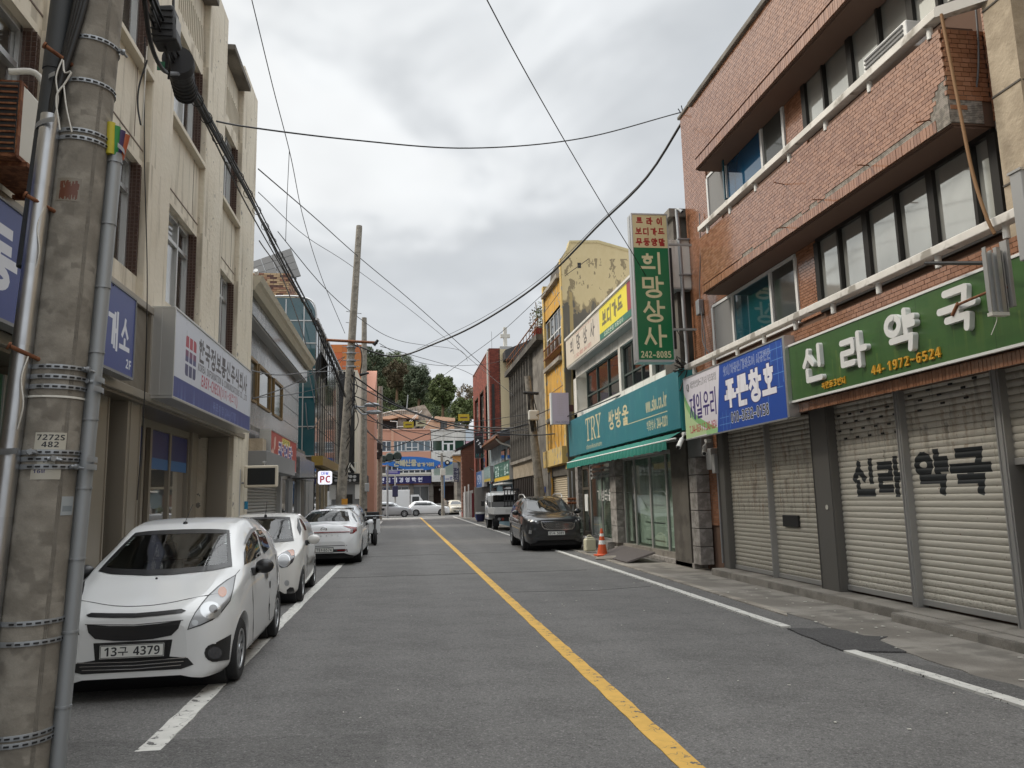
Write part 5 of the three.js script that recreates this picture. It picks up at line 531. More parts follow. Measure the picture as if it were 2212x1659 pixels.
{ const s = thing('white_sign', 'white and blue company sign box on the cream building', 'sign', [-3.25, 3.0, -13.6]); const x0 = -3.1, zA = -10.95, zB = -16.38, y0 = 3.03, y1 = 4.24;
  const P = printMat(2048, 456, (x, w, h) => { x.fillStyle = '#c3c7d0'; x.fillRect(0, 0, w, h); x.fillStyle = '#33407c'; x.fillRect(0, h * .765, w, h * .235); for (let i = 0; i < 90; i++) { const X = rnd() * w, g = x.createLinearGradient(0, h * .77, 0, h); g.addColorStop(0, 'rgba(150,165,200,0)'); g.addColorStop(1, `rgba(150,165,200,${.4 * rnd()})`); x.fillStyle = g; x.fillRect(X, h * .77, 4 + rnd() * 20, h * .23); }
    const L = w * .105, T = h * .2, W = w * .115, H = h * .52; ['#a02238', '#6b3058', '#3d3f66'].forEach((c, r) => { for (let k = 0; k < 3; k++) { const X = L + k * W / 3, Y = T + r * H / 3; x.fillStyle = c; x.beginPath(); const rad = H * .09; x.roundRect(X, Y, W / 3.8, H / 3.7, [r === 0 && k === 0 ? rad : 4, r === 0 && k === 2 ? rad : 4, r === 2 && k === 2 ? rad : 4, r === 2 && k === 0 ? rad : 4]); x.fill(); if (r === 1) { x.fillStyle = '#3c4070'; x.fillRect(X, Y + H / 7, W / 3.8, H / 8); } } });
    write(x, '한국정보통신주식회사', w * .235, h * .12, w * .70, h * .29, { color: '#37333a', lw: .15, gap: .08 }); write(x, 'KOREA INFORMATION & COMMUNICATIONS CO.,LTD', w * .235, h * .435, w * .70, h * .1, { color: '#37333c', font: '', aw: .5, sp: .35, tall: .9 }); write(x, 'EASY-CHECK(이지·체크기)', w * .275, h * .56, w * .5, h * .155, { color: '#a83048', lw: .1, aw: .62 }); write(x, '목포지점 244-1700', w * .42, h * .83, w * .34, h * .12, { color: 'rgba(120,140,190,.55)', lw: .14 }); weather(x, w, h, 60, '110,110,120'); });
  part('face', faceL(x0, y0, y1, zA, zB), P, s, { uv: true }); part('case', bx(-3.4, x0 - .003, y0, y1, zB, zA), M.offWhite, s); part('rim', [rbx(-3.41, x0 + .012, y1, y1 + .035, zB - .03, zA + .03, .008), rbx(-3.41, x0 + .012, y0 - .04, y0, zB - .03, zA + .03, .008), bx(-3.41, x0 + .012, y0, y1, zA, zA + .035), bx(-3.41, x0 + .012, y0, y1, zB - .03, zB), bx(-3.28, -3.26, y0, y1, zA + .035, zA + .04)], M.alu, s); }
{ const s = thing('blue_sign', 'dark blue sign board behind the utility pole with white letters', 'sign', [-3.3, 3.05, -7.5]); const x0 = -3.2, zA = -4.2, zB = -9.66, y0 = 3.07, y1 = 4.02;
  const P = printMat(2048, 356, (x, w, h) => { x.fillStyle = '#33427e'; x.fillRect(0, 0, w, h); const U = (z) => (zA - z) / (zA - zB) * w; write(x, '부', U(-4.6), h * .22, w * .12, h * .52, { color: '#cfd2da', lw: .15 }); write(x, '동', U(-6.1), h * .2, w * .13, h * .56, { color: '#cfd2da', lw: .17 }); x.strokeStyle = '#c8b15c'; x.lineWidth = 22; x.beginPath(); x.arc(U(-7.35), h * .5, h * .3, 0, 7); x.stroke(); write(x, '소개소', U(-8.42), h * .3, w * .205, h * .46, { color: '#cfd2da', lw: .15, gap: .14 }); write(x, '2F', U(-9.42), h * .8, w * .035, h * .12, { color: '#cfd2da' }); weather(x, w, h, 40, '90,100,130'); });
  part('face', faceL(x0, y0, y1, zA, zB), P, s, { uv: true }); part('case', bx(-3.32, x0 - .003, y0, y1, zB, zA), M.greyLight, s); part('rim', [bx(-3.33, x0 + .01, y0 - .03, y0, zB - .02, zA), bx(-3.33, x0 + .01, y1, y1 + .02, zB - .02, zA), bx(-3.33, x0 + .01, y0, y1, zB - .02, zB)], M.greyPaint, s); part('rod', rod([-3.2, 4.0, -8.9], [-3.42, 4.05, -9.3], .012), M.darkFrame, s); }
{ const a = thing('air_conditioner', 'rusty outdoor air conditioner unit beside the brown mosaic', 'air conditioner', [-3.3, 4.3, -6.8]); const z0 = -7.2, z1 = -6.25, x1 = -3.02, x0 = -3.4, y0 = 4.32, y1 = 4.95; part('case', [rbx(x0, x1, y0, y1, z0, z1, .03)], M.offWhite, a); 
  const cx = [x1, (y0 + y1) / 2, z0 + .33]; const ring = new THREE.TorusGeometry(.235, .02, 8, 28); ring.rotateY(Math.PI / 2); ring.translate(x1, cx[1], cx[2]); part('fan_ring', ring, M.offWhite, a); const disc = new THREE.CylinderGeometry(.225, .225, .01, 28); disc.rotateZ(Math.PI / 2); disc.translate(x1 + .002, cx[1], cx[2]); part('fan_well', disc, M.black, a); for (let k = 0; k < 4; k++) { const g = new THREE.BoxGeometry(.008, .2, .1); g.translate(0, .11, 0); g.rotateY(.4); g.rotateX(k * Math.PI / 2 + .3); g.translate(x1 + .012, cx[1], cx[2]); part('blade', g, M.greyLight, a); } part('hub', rod([x1, cx[1], cx[2]], [x1 + .03, cx[1], cx[2]], .05, .045, 14), M.offWhite, a);
  for (let k = 0; k < 9; k++) { const t = new THREE.TorusGeometry(.03 + k * .025, .003, 4, 28); t.rotateY(Math.PI / 2); t.translate(x1 + .02, cx[1], cx[2]); part('guard_wire', t, M.galv, a); } for (let k = 0; k < 12; k++) part('coil_fin', bx(x0 + .02, x1 - .02, y0 + .04 + k * .048, y0 + .055 + k * .048, z1, z1 + .015), M.rust, a); part('coil_back', bx(x0 + .015, x1 - .015, y0 + .02, y1 - .02, z1 + .0, z1 + .004), M.black, a); part('rust_edge', [bx(x0, x1, y0 - .01, y0 + .02, z0, z1), bx(x1 - .012, x1 + .003, y0, y1, z1 - .04, z1 + .004), bx(x0, x1 + .002, y1 - .01, y1 + .004, z1 - .1, z1)], M.rust, a); part('rack', [bx(-3.42, -2.98, y0 - .05, y0 - .012, z0 + .1, z0 + .14), bx(-3.42, -2.98, y0 - .05, y0 - .012, z1 - .14, z1 - .1)], M.rust, a); }
single('hose', 'white insulated hose from the window to the air conditioner', 'hose', tube([[-3.55, 5.5, -7.1], [-3.36, 5.55, -7.2], [-3.28, 5.3, -7.28], [-3.26, 4.95, -7.28], [-3.3, 4.75, -7.22]], .03, 30, 7), M.whiteCord);

/* grey marble clad building */
{ const b = thing('marble_building', 'grey marble clad building with a stone cornice and three gold framed windows', 'building', [-6, 0, -23]); const X = -3.5, z1 = -18.0, z0 = -29.3; const marble = [[.17, .18, .195], [.20, .21, .225], [.145, .155, .17], [.225, .23, .245]].map((c) => phy(c, .22, { map: M.stone.map, clearcoat: .3, clearcoatRoughness: .15 })); marble.forEach((m) => m.color.multiplyScalar(3.4));
  part('wall', [bx(-9, X - .34, 0, 6.6, z0, z1), bx(-3.84, X - .04, 0, 3.4, z0, z1)], M.conc, b); seed_ = 4; const wins = [[-20.75, -19.1], [-22.9, -21.1], [-25.2, -23.6]];
  const rows = [[2.62, 3.28], [3.3, 3.48], [3.5, 4.2], [4.22, 4.72], [4.74, 5.24], [5.26, 6.0], [6.02, 6.5]]; rows.forEach(([y0, y1], r) => { const X = y1 > 3.4 && y1 <= 6.0 ? -3.8 : -3.5; for (let k = 0; k < 20; k++) { const za = z0 + k * .565, zb = za + .55; if (y0 > 4.1 && y1 < 5.3 && wins.some(([p, q]) => zb > p && za < q)) continue; const trim = r === 1 || (r === 2 && false); part('panel', bx(X - .04, X + (r === 1 ? .02 : 0) + (y0 > 5.9 ? -.006 : 0), y0, y1, za, zb), trim ? M.creamTrim : marble[Math.floor(rnd() * 4)], b); } });
  for (const [p, q] of wins) { const X = -3.8, w = part('window', [bx(X - .03, X + .04, 4.14, 4.2, p - .05, q + .05), bx(X - .03, X + .04, 5.18, 5.26, p - .05, q + .05), bx(X - .03, X + .04, 4.2, 5.18, p - .05, p + .02), bx(X - .03, X + .04, 4.2, 5.18, q - .02, q + .05)], std([.26, .17, .07], .45, .4), b); part('pane', bx(X - .02, X - .01, 4.2, 5.18, p + .02, q - .02), M.paneGrey, w); }
  part('cornice', [prZ([[X - .1, 6.46], [X + .12, 6.46], [X + .2, 6.6], [X + .26, 6.66], [X + .3, 6.8], [X - .1, 6.8]], z0, z1 + .02)], std([.48, .435, .34], .7), b); part('fascia_soffit', [bx(X - .5, X - .042, 5.98, 6.0, z0, z1), bx(X - .5, X - .042, 6.0, 6.5, z0, z1)], M.greyLight, b); for (let k = 0; k < 22; k++) part('joint', prZ([[X, 6.459], [X + .122, 6.459], [X + .203, 6.6], [X + .263, 6.66], [X + .304, 6.802], [X, 6.802]], z0 + .3 + k * .5, z0 + .31 + k * .5), M.creamTrim, b);
  part('grey_box', rbx(-4.2, -3.0, 2.3, 2.72, -22.6, -17.9, .01), M.greyPaint, b); part('stone_pier', [bx(-3.6, -3.1, 2.4, 3.0, -18.4, -17.95)], M.beigeWall, b); part('lower_fascia', [bx(-3.45, -3.16, 2.3, 2.98, -29, -24.9)], marble[0], b);
  const sh = part('shutter', bx(-3.56, -3.54, 0, 2.3, -22.7, -18.4), M.black, b); for (let k = 0; k < 28; k++) part('slat', prZ([[-3.54, .06 + k * .08], [-3.515, .08 + k * .08], [-3.515, .11 + k * .08], [-3.54, .135 + k * .08]], -22.7, -18.4), M.shutter, sh); part('shop_glass', bx(-3.52, -3.5, .3, 2.25, -27, -23), M.paneDark, b); part('shop_post', [bx(-3.55, -3.4, 0, 2.3, -23, -22.7), bx(-3.55, -3.4, 0, 2.3, -25.2, -25), bx(-3.55, -3.4, 0, 2.3, -27.2, -27)], M.aluDull, b); }
function shopSignL(name, label, x0, y0, y1, zA, zB, W, H, draw) { const s = thing(name, label, 'sign', [x0 - .1, y0, (zA + zB) / 2]); part('face', faceL(x0, y0, y1, zA, zB), printMat(W, H, draw), s, { uv: true }); part('case', bx(x0 - .25, x0 - .003, y0, y1, zB, zA), M.offWhite, s); part('rim', [bx(x0 - .25, x0 + .012, y1, y1 + .025, zB, zA), bx(x0 - .25, x0 + .012, y0 - .025, y0, zB, zA), bx(x0 - .25, x0 + .012, y0, y1, zA, zA + .02)], M.alu, s); return s; }
shopSignL('red_sign', 'red shop sign with ringed white and blue letters', -3.05, 2.42, 3.25, -18.7, -23.2, 1024, 192, (x, w, h) => { x.fillStyle = '#a8463e'; x.fillRect(0, 0, w, h); x.fillStyle = '#c9a79a'; for (let i = 0; i < 9; i++) { x.beginPath(); x.ellipse(w * (.04 + .12 * rnd()), h * (.2 + .6 * rnd()), 26, 16, rnd() * 3, 0, 7); x.fill(); } x.fillStyle = '#d8c25a'; x.beginPath(); x.roundRect(w * .4, h * .05, w * .3, h * .2, 10); x.fill(); write(x, '60년전통', w * .42, h * .07, w * .26, h * .16, { color: '#5a6a2a', lw: .13 }); write(x, '광영당', w * .25, h * .24, w * .58, h * .54, { color: '#3a3f86', outline: '#e4dcd8', ow: 16, lw: .17 }); write(x, '금·은·시계·보석전문', w * .2, h * .84, w * .66, h * .13, { color: '#d8b9b0', lw: .13 }); x.strokeStyle = '#3a3a3a'; x.lineWidth = 8; x.beginPath(); x.ellipse(w * .93, h * .42, 24, 40, 0, 0, 7); x.stroke(); weather(x, w, h, 30, '90,50,45'); });
{ const s = thing('led_board', 'dark LED board in a beige frame under a grey box', 'sign', [-3.0, 1.7, -16.5]); const z = -17.2, a = onZ(sB(128, 795), z), c = onZ(sB(398, 970), z); part('frame', [rbx(a[0], c[0], c[1], a[1], z - .14, z, .03)], M.creamTrim, s); part('screen', rbx(a[0] + .07, c[0] - .05, c[1] + .055, a[1] - .055, z - .02, z + .008, .01), std([.012, .013, .013], .35), s); part('bracket', rod([a[0], c[1] + .1, z - .05], [a[0] - .6, c[1] + .1, z - .05], .02), M.galv, s); }
{ const s = thing('vertical_sign', 'narrow white vertical sign with blue and red letters', 'sign', [-3.3, 0.4, -17]); const z = -17.05; const a = onZ(sB(22, 825), z), c = onZ(sB(82, 1215), z); const P = printMat(128, 768, (x, w, h) => { x.fillStyle = '#c9cacc'; x.fillRect(0, 0, w, h); x.fillStyle = '#8d8f92'; x.fillRect(0, h * .36, w, 6); '묵으한식'.split('').forEach((ch, i) => write(x, ch, w * .05, h * (.02 + i * .25), w * .9, h * .2, { color: i < 2 ? '#25297c' : '#a82430', lw: .18 })); }); part('face', faceF(z, a[0], c[0], c[1] - .6, a[1]), P, s, { uv: true }); part('case', bx(a[0], c[0], c[1] - .6, a[1], z - .12, z - .003), M.greyLight, s); part('pole', rod([a[0] - .05, 0, z - .05], [a[0] - .05, a[1] + .9, z - .05], .06, .06, 12), M.galv, s); }
single('blue_notice', 'small light blue notice beside the vertical sign', 'notice', bx(...(() => { const a = onZ(sB(130, 1087), -17.6), c = onZ(sB(155, 1150), -17.6); return [a[0], c[0], c[1], a[1], -17.63, -17.6]; })()), std([.03, .25, .45], .6));
{ const c = thing('security_camera', 'small security camera above the LED board', 'camera', onZ(sB(265, 765), -18)); const p = onZ(sB(265, 765), -18); part('housing', rod(p, [p[0] + .12, p[1] - .04, p[2] + .1], .055, .05, 12), M.greyLight, c); part('mount', rod([p[0] - .15, p[1] + .02, p[2]], p, .02), M.darkFrame, c); }
/* cream house with a faux brick penthouse and solar panels */
{ const z = -33, b = thing('penthouse_building', 'cream house with a mottled brick penthouse on top', 'building', [-6, 0, -36]); const A = onZ(sA(280, 480), z), B = onZ(sA(665, 480), z), C = onZ(sA(670, 752), z); part('wall', [bx(-10, B[0] - .02, 0, C[1], z - 9, z - .05)], std([.55, .47, .31], .85), b); part('penthouse', bx(-9, B[0], C[1], A[1], z - 8, z - .03), M.mortar, b); part('cornice', [bx(-9, C[0] + .12, C[1] - .5, C[1] - .25, z - 8, z + .2), bx(-9, C[0] + .2, C[1] - .25, C[1], z - 8, z + .28)], std([.46, .40, .27], .8), b);
  const bm = [[.42, .28, .17], [.30, .15, .10], [.13, .07, .06], [.50, .36, .22], [.36, .2, .13]].map((c) => std(c, .85)); seed_ = 8; const n = 12, h = (A[1] - C[1]) / n, L = .27; for (let r = 0; r < n; r++) for (let k = 0; k < 9; k++) { const x1 = B[0] - k * L - (r % 2 ? L / 2 : 0) + L / 2, xa = x1 - L + .015, xb = Math.min(x1, B[0]); if (xb - xa < .05) continue; part('brick', bx(xa, xb, C[1] + r * h + .008, C[1] + (r + 1) * h - .008, z - .03, z + rr(0, .012)), bm[Math.floor(rnd() * 5)], b); } const gs = [[], [], [], [], []]; for (let r = 0; r < n; r++) for (let k = 0; k < 28; k++) gs[Math.floor(rnd() * 5)].push(bx(B[0] - .01, B[0] + .01, C[1] + r * h + .008, C[1] + (r + 1) * h - .008, z - .1 - k * L - (r % 2) * .13, z - .1 - k * L - (r % 2) * .13 + L - .02)); gs.forEach((g, i) => part('brick', g, bm[i], b, { kind: 'stuff' }));
  part('lamp', rod([A[0] + .1, A[1] + .05, z + .2], [A[0] + .1, A[1] - .05, z], .09), M.white, b); }
{ const s = thing('solar_array', 'tilted solar panel array standing on the brick penthouse', 'solar panels', [-5.5, 11.2, -34.5]); const P0 = onZ(sA(240, 375), -34.5), P1 = onZ(sA(680, 222), -34.5), P2 = onZ(sA(790, 522), -33.4), P3 = onZ(sA(340, 640), -33.4); const pt = (u, v, o = 0) => { const a = P0.map((x, i) => lerp(x, P1[i], u)), c = P3.map((x, i) => lerp(x, P2[i], u)); return a.map((x, i) => lerp(x, c[i], v) + (i === 1 ? o : 0)); };
  const slab = (u0, u1, v0, v1, o, t, m, n) => { const q = [[u0, v0], [u1, v0], [u1, v1], [u0, v1]].map(([u, v]) => pt(u, v, o)), r = q.map((p) => [p[0], p[1] + t, p[2]]); part(n, [quad(q[0], q[1], q[2], q[3]), quad(r[0], r[1], r[2], r[3]), ...[0, 1, 2, 3].map((i) => quad(q[i], q[(i + 1) % 4], r[(i + 1) % 4], r[i]))], m, s); }; const pm = std([.075, .075, .075], .6, 0, { side: THREE.DoubleSide }); for (let i = 0; i < 4; i++) for (let k = 0; k < 4; k++) slab(i / 4 + .008, (i + 1) / 4 - .008, k / 4 + .008, (k + 1) / 4 - .008, 0, .05, pm, 'solar_panel'); for (const u of [.2, .55, .86]) slab(u, u + .025, -.02, 1.02, -.05, .045, M.darkFrame, 'rail'); slab(.0, .95, .45, .51, -.1, .06, M.galv, 'beam'); part('leg', rod(pt(.6, .48, -.1), [pt(.6, .48)[0], 10.8, -34], .05), M.galv, s); }
/* glass building */
{ const b = thing('glass_building', 'teal glass building with a rounded roof edge and mirrored street front', 'building', [-4.5, 0, -38]); const X = -3.5, z1 = -32, z0 = -46, L = -4.72, H = 9.45; const tg = phy([.012, .07, .085], .03, { ior: 1.9 }), mir = phy([.22, .235, .245], .06, { metalness: .75, ior: 2.0 });
  part('core', bx(-9, X - .06, 0, H - .1, z0, z1 - .1), M.conc, b); const ys = [3.4, 4.6, 5.8, 6.95, 8.05, 9.0]; for (let r = 0; r < 5; r++) for (let k = 0; k < 2; k++) part('pane', bx(lerp(L - 1, X, k / 2) + .02, lerp(L - 1, X, (k + 1) / 2) - .02, ys[r] + .02, ys[r + 1] - .02, z1 - .03, z1), tg, b); const arc = [[L - 1, 9.02], [X, 9.02]]; for (let i = 0; i <= 8; i++) arc.push([X - .55 + .55 * Math.cos(i * Math.PI / 16), 9.02 + .95 * Math.sin(i * Math.PI / 16)]); arc.push([L - 1, 9.97]); part('pane', prZ(arc, z1 - .03, z1), tg, b); part('mullion', [...ys.map((y) => bx(L - 1, X, y - .02, y + .02, z1, z1 + .03)), bx(L - .02, L + .02, 3.4, 9.9, z1, z1 + .03), bx((L + X) / 2 + .1, (L + X) / 2 + .14, 3.4, 9.9, z1, z1 + .03)], M.alu, b); part('roof_rim', tube([[L - 1, 10.0, z1 + .02], [X - .6, 10.0, z1 + .02], [X - .15, 9.8, z1 + .02], [X, 9.3, z1 + .02], [X, 9.02, z1 + .02]], .04, 24, 6), M.alu, b);
  for (let k = 0; k < 14; k++) for (let r = 0; r < 5; r++) { if (r === 3 && k > 1 && k < 5) continue; const g = bx(X - .03, X, ys[r] + .015, ys[r + 1] - .015, z1 - k - .985, z1 - k - .015); part('pane', g, mir, b); } part('mullion', Array.from({ length: 15 }, (_, k) => bx(X, X + .02, 3.4, 9.3, z1 - k - .015, z1 - k + .015)), M.darkFrame, b); part('roof_edge', bx(X - .2, X + .08, 9.02, 9.12, z0, z1), M.aluDull, b);
  part('open_window', [bx(X + .0, X + .05, 8.0, 8.06, z1 - 5, z1 - 2)], M.darkFrame, b); { const g = new THREE.BoxGeometry(.03, 1.3, 2.9); g.translate(0, -.65, 0); g.rotateZ(.5); g.translate(X + .04, 8.05, z1 - 3.5); part('open_window', g, M.aluDull, b); } part('gold_fascia', [bx(X - .1, X + .35, 3.02, 3.4, z0, z1 + .1)], std([.30, .2, .05], .4, .5), b); for (let k = 0; k < 9; k++) part('gold_panel', bx(X - .05, X + .02, .1, 2.95, z1 - .1 - k * .62 - .5, z1 - .1 - k * .62), k % 3 ? std([.20, .145, .06], .35, .4) : M.paneDark, b); part('canopy', bx(X, X + .5, 2.98, 3.04, z0, -38), M.aluDull, b); part('shop_glass', bx(X - .05, X - .02, .2, 2.9, z0, -38), M.paneDark, b); part('door', [bx(X - .02, X + .03, .06, 2.4, -30.9, -30.2), bx(X - .5, X, .06, 2.9, -31.9, -29.4)], M.aluDull, b); }
{ RectAreaLightUniformsLib.init(); const z = -24.2, a = onZ(sI(632, 228), z), c = onZ(sI(858, 443), z), s = thing('lit_sign', 'small lit white PC lightbox sign with rounded corners', 'sign', [(a[0] + c[0]) / 2, c[1], z]); const w = c[0] - a[0], h = a[1] - c[1]; const tex = canvasTex(256, 256, (x, W, H) => { x.fillStyle = '#e9e9f4'; x.fillRect(0, 0, W, H); write(x, '대광', W * .2, H * .08, W * .58, H * .2, { color: '#4350b8', lw: .16 }); write(x, 'PC', W * .08, H * .36, W * .84, H * .52, { color: '#8e1d2c', aw: .8 }); x.fillStyle = 'rgba(120,120,140,.5)'; x.fillRect(W * .49, 0, 2, H); });
  const r = Math.min(w, h) * .16, sh = new THREE.Shape(); sh.moveTo(r, 0); sh.lineTo(w - r, 0); sh.absarc(w - r, r, r, -Math.PI / 2, 0); sh.lineTo(w, h - r); sh.absarc(w - r, h - r, r, 0, Math.PI / 2); sh.lineTo(r, h); sh.absarc(r, h - r, r, Math.PI / 2, Math.PI); sh.lineTo(0, r); sh.absarc(r, r, r, Math.PI, 1.5 * Math.PI); const f = new THREE.ShapeGeometry(sh); { const p = f.attributes.position, u = f.attributes.uv; for (let i = 0; i < p.count; i++) u.setXY(i, p.getX(i) / w, p.getY(i) / h); } f.translate(a[0], c[1], z); part('face', f, new THREE.MeshStandardMaterial({ map: tex, roughness: .4, emissive: 0xffffff, emissiveMap: tex, emissiveIntensity: .55 }), s, { uv: true }); const e = new THREE.ExtrudeGeometry(sh, { depth: .15, bevelEnabled: false }); e.translate(a[0], c[1], z - .155); part('case', e, M.offWhite, s); part('bracket', rod([-3.3, (a[1] + c[1]) / 2, z - .08], [a[0], (a[1] + c[1]) / 2, z - .08], .025), M.darkFrame, s);
  const L = new THREE.RectAreaLight(0xffffff, .55, w, h); L.position.set((a[0] + c[0]) / 2, (a[1] + c[1]) / 2, z + .03); L.lookAt((a[0] + c[0]) / 2, (a[1] + c[1]) / 2, z + 5); scene.add(L); }
/* dark panelled building with the letter N and an orange block behind */
{ const z = -50, b = thing('dark_panel_building', 'black panelled building with cream trim and a pebble fascia', 'building', [-4, 0, -55]); const p = (x, y) => onZ(sI(x, y), z), a = p(1110, 270), c = p(1260, 403), n = p(1316, 300), L = -6; const top = onZ(sJ(600, 1300), z)[1]; part('wall', [bx(-9, n[0] - .02, 0, a[1], z - 8, z)], M.greyPaint, b); part('black_panel', [bx(L, p(1225, 0)[0], a[1], top, z - 6, z - .02)], M.black, b); part('cream_trim', [bx(p(1225, 0)[0] + .01, p(1268, 0)[0], a[1], top + .1, z - 6, z + .03), bx(L, p(1225, 0)[0], top, top + .12, z - 6, z + .03)], M.creamTrim, b); part('fascia', [bx(L, c[0], c[1], a[1] - .02, z, z + .25), bx(c[0], n[0] + .3, c[1], a[1], z - 6, z + .2)], M.black, b); seed_ = 3; for (let i = 0; i < 34; i++) { const g = new THREE.CylinderGeometry(rr(.07, .12), rr(.07, .12), .02, 7); g.rotateX(Math.PI / 2); g.scale(1, .85, 1); g.translate(L + .2 + (i % 12) * .29 * (c[0] - L - .3) / 3.2 + rr(-.03, .03), c[1] + .1 + Math.floor(i / 12) * .2 + rr(-.03, .03), z + .26); part('pebble', g, M.greyLight, b); }
  const font = await new FontLoader().loadAsync('fonts/droid/droid_serif_bold.typeface.json'); const gN = new TextGeometry('N', { font, size: .62, depth: .06, curveSegments: 3 }); const pn = p(1112, 248); gN.translate(pn[0] - .05, pn[1], z + .01); part('letter', gN, M.offWhite, b); part('door', bx(p(1100, 0)[0], p(1200, 0)[0], 0, 2.0, z, z + .02), M.darkFrame, b); part('display', bx(n[0] - .3, n[0] + .1, 1.7, 2.6, z - .5, z + .05), M.shelf, b);
  const o = thing('orange_block', 'orange tiled upper block rising behind the pole', 'building', [-5, 0, -62]), zo = -58, q0 = onZ(sJ(255, 858), zo), q1 = onZ(sJ(735, 858), zo); part('wall', bx(q0[0] - 1, q1[0], 0, q0[1], zo - 6, zo), std([.42, .12, .04], .8), o); for (let r = 0; r < 6; r++) for (let k = 0; k < 9; k++) part('panel', bx(q1[0] - k * .75 - .73, q1[0] - k * .75, q0[1] - r * .62 - .6, q0[1] - r * .62, zo, zo + .02), std([.40 + .05 * ((r * 3 + k) % 3), .125 + .02 * ((r + k) % 3), .045], .75), o); part('salmon_side', prX([[zo - 6, 0], [zo, 0], [zo, q0[1] - 3.5], [zo - .6, q0[1] - 4.6 + 1], [zo - 6, q0[1] - 1]], q1[0], q1[0] + .9), std([.5, .25, .17], .8), o); }
/* ---------- across the far end: shops, houses on the slope, wooded hill ---------- */
const ZE = -92, eD = (x, y, z = ZE) => onZ(sD(x, y), z), eC = (x, y, z = ZE) => onZ(sC(x, y), z);
{ const xl = eC(240, 1400)[0], xm = eD(1395, 500)[0], top = eC(1395, 1378)[1], wt = eD(1000, 62)[1], wb = eD(1000, 232)[1], salmon = std([.58, .30, .21], .8), b = thing('salmon_building', 'salmon two storey building across the street end with a row of blue windows', 'building', [0, 0, ZE]);
  part('wall', [bx(xl - 3, xm, wt, top, ZE - 8, ZE), bx(xl - 3, xm, 5.6, wb, ZE - 8, ZE), bx(xl - 3, xm, 0, 5.6, ZE - 8, ZE - .2)], salmon, b); part('room', bx(xl - 3, xm - .1, wb, wt, ZE - 7, ZE - .4), M.room, b); part('coping', bx(xl - 3, xm, top, top + .15, ZE - 8, ZE + .1), std([.66, .40, .30], .8), b); part('pilaster', [bx(eD(785, 0)[0] - .15, eD(785, 0)[0] + .15, 5.6, top, ZE, ZE + .12)], std([.62, .36, .25], .8), b);
  const wg = [phy([.05, .09, .12], .05, { ior: 1.7 }), phy([.08, .12, .15], .05, { ior: 1.7 })]; for (const [p, q, n] of [[400, 560, 2], [610, 765, 2], [805, 990, 3], [1000, 1185, 2], [1195, 1385, 2]]) { const a = eD(p, 0)[0], c = eD(q, 0)[0], w = part('window', [bx(a, c, wt - .1, wt, ZE - .15, ZE - .03), bx(a, c, wb, wb + .1, ZE - .15, ZE - .03), ...Array.from({ length: n + 1 }, (_, i) => bx(lerp(a, c, i / n) - .06, lerp(a, c, i / n) + .06, wb + .1, wt - .1, ZE - .15, ZE - .03))], M.whiteFrame, b); for (let i = 0; i < n; i++) part('pane', bx(lerp(a, c, i / n) + .06, lerp(a, c, (i + 1) / n) - .06, wb + .1, wt - .1, ZE - .1, ZE - .08), wg[i % 2], w); if (p === 1000) part('lower_rail', bx(a, c, lerp(wb, wt, .34), lerp(wb, wt, .34) + .08, ZE - .16, ZE - .02), M.whiteFrame, w); }
  const y1 = eD(0, 605)[1], y2 = eD(0, 480)[1]; part('lower_band', bx(xl - 3, xm, y1 - .1, y1 + .12, ZE - .2, ZE + .2), M.offWhite, b); const n = 9; for (let i = 0; i < n; i++) { const a = lerp(eD(590, 0)[0], xm, i / n), c = lerp(eD(590, 0)[0], xm, (i + 1) / n), w = part('window', [bx(a, a + .1, y1 + .12, 5.5, ZE - .2, ZE - .05)], M.whiteFrame, b); part('pane', bx(a + .1, c, y1 + .12, 5.5, ZE - .14, ZE - .12), M.paneGrey, w); }
  part('ground_floor', [bx(eD(370, 0)[0], xm, 0, .35, ZE - .19, ZE - .05), ...[370, 500, 750, 1050, 1360].map((x) => bx(eD(x, 0)[0], eD(x, 0)[0] + .5, .35, 3.4, ZE - .19, ZE - .02))], M.conc, b); for (const [p, q, m] of [[525, 750, M.filmBlue], [800, 1045, M.paneDark], [1080, 1360, M.paneGrey]]) { const w = part('shop_window', bx(eD(p, 0)[0], eD(q, 0)[0], .35, 3.3, ZE - .19, ZE - .14), M.aluDull, b), mid = (eD(p, 0)[0] + eD(q, 0)[0]) / 2; part('pane', bx(eD(p, 0)[0] + .1, mid - .04, .5, 3.1, ZE - .135, ZE - .12), m, w); part('pane', bx(mid + .04, eD(q, 0)[0] - .1, .5, 3.1, ZE - .135, ZE - .12), m, w); } }
{ const a = eD(365, 640), c = eD(1397, 745), s = thing('navy_sign', 'long navy academy sign board across the end of the street', 'sign', [0, c[1], ZE + .3]); const y1 = eD(1395, 615)[1], y0 = eD(1395, 735)[1]; part('face', faceF(ZE + .45, a[0], c[0], y0, y1), printMat(1024, 128, (x, w, h) => { x.fillStyle = '#1b1a56'; x.fillRect(0, 0, w, h); write(x, '와이엔회계경영학원', 0, h * .2, w * .88, h * .6, { color: '#dfe0ec', lw: .16, gap: .28 }); }), s, { uv: true }); part('case', bx(a[0], c[0], y0, y1, ZE - .1, ZE + .447), M.greyPaint, s); part('rim', bx(a[0], c[0], y1, y1 + .1, ZE - .1, ZE + .5), M.offWhite, s); }
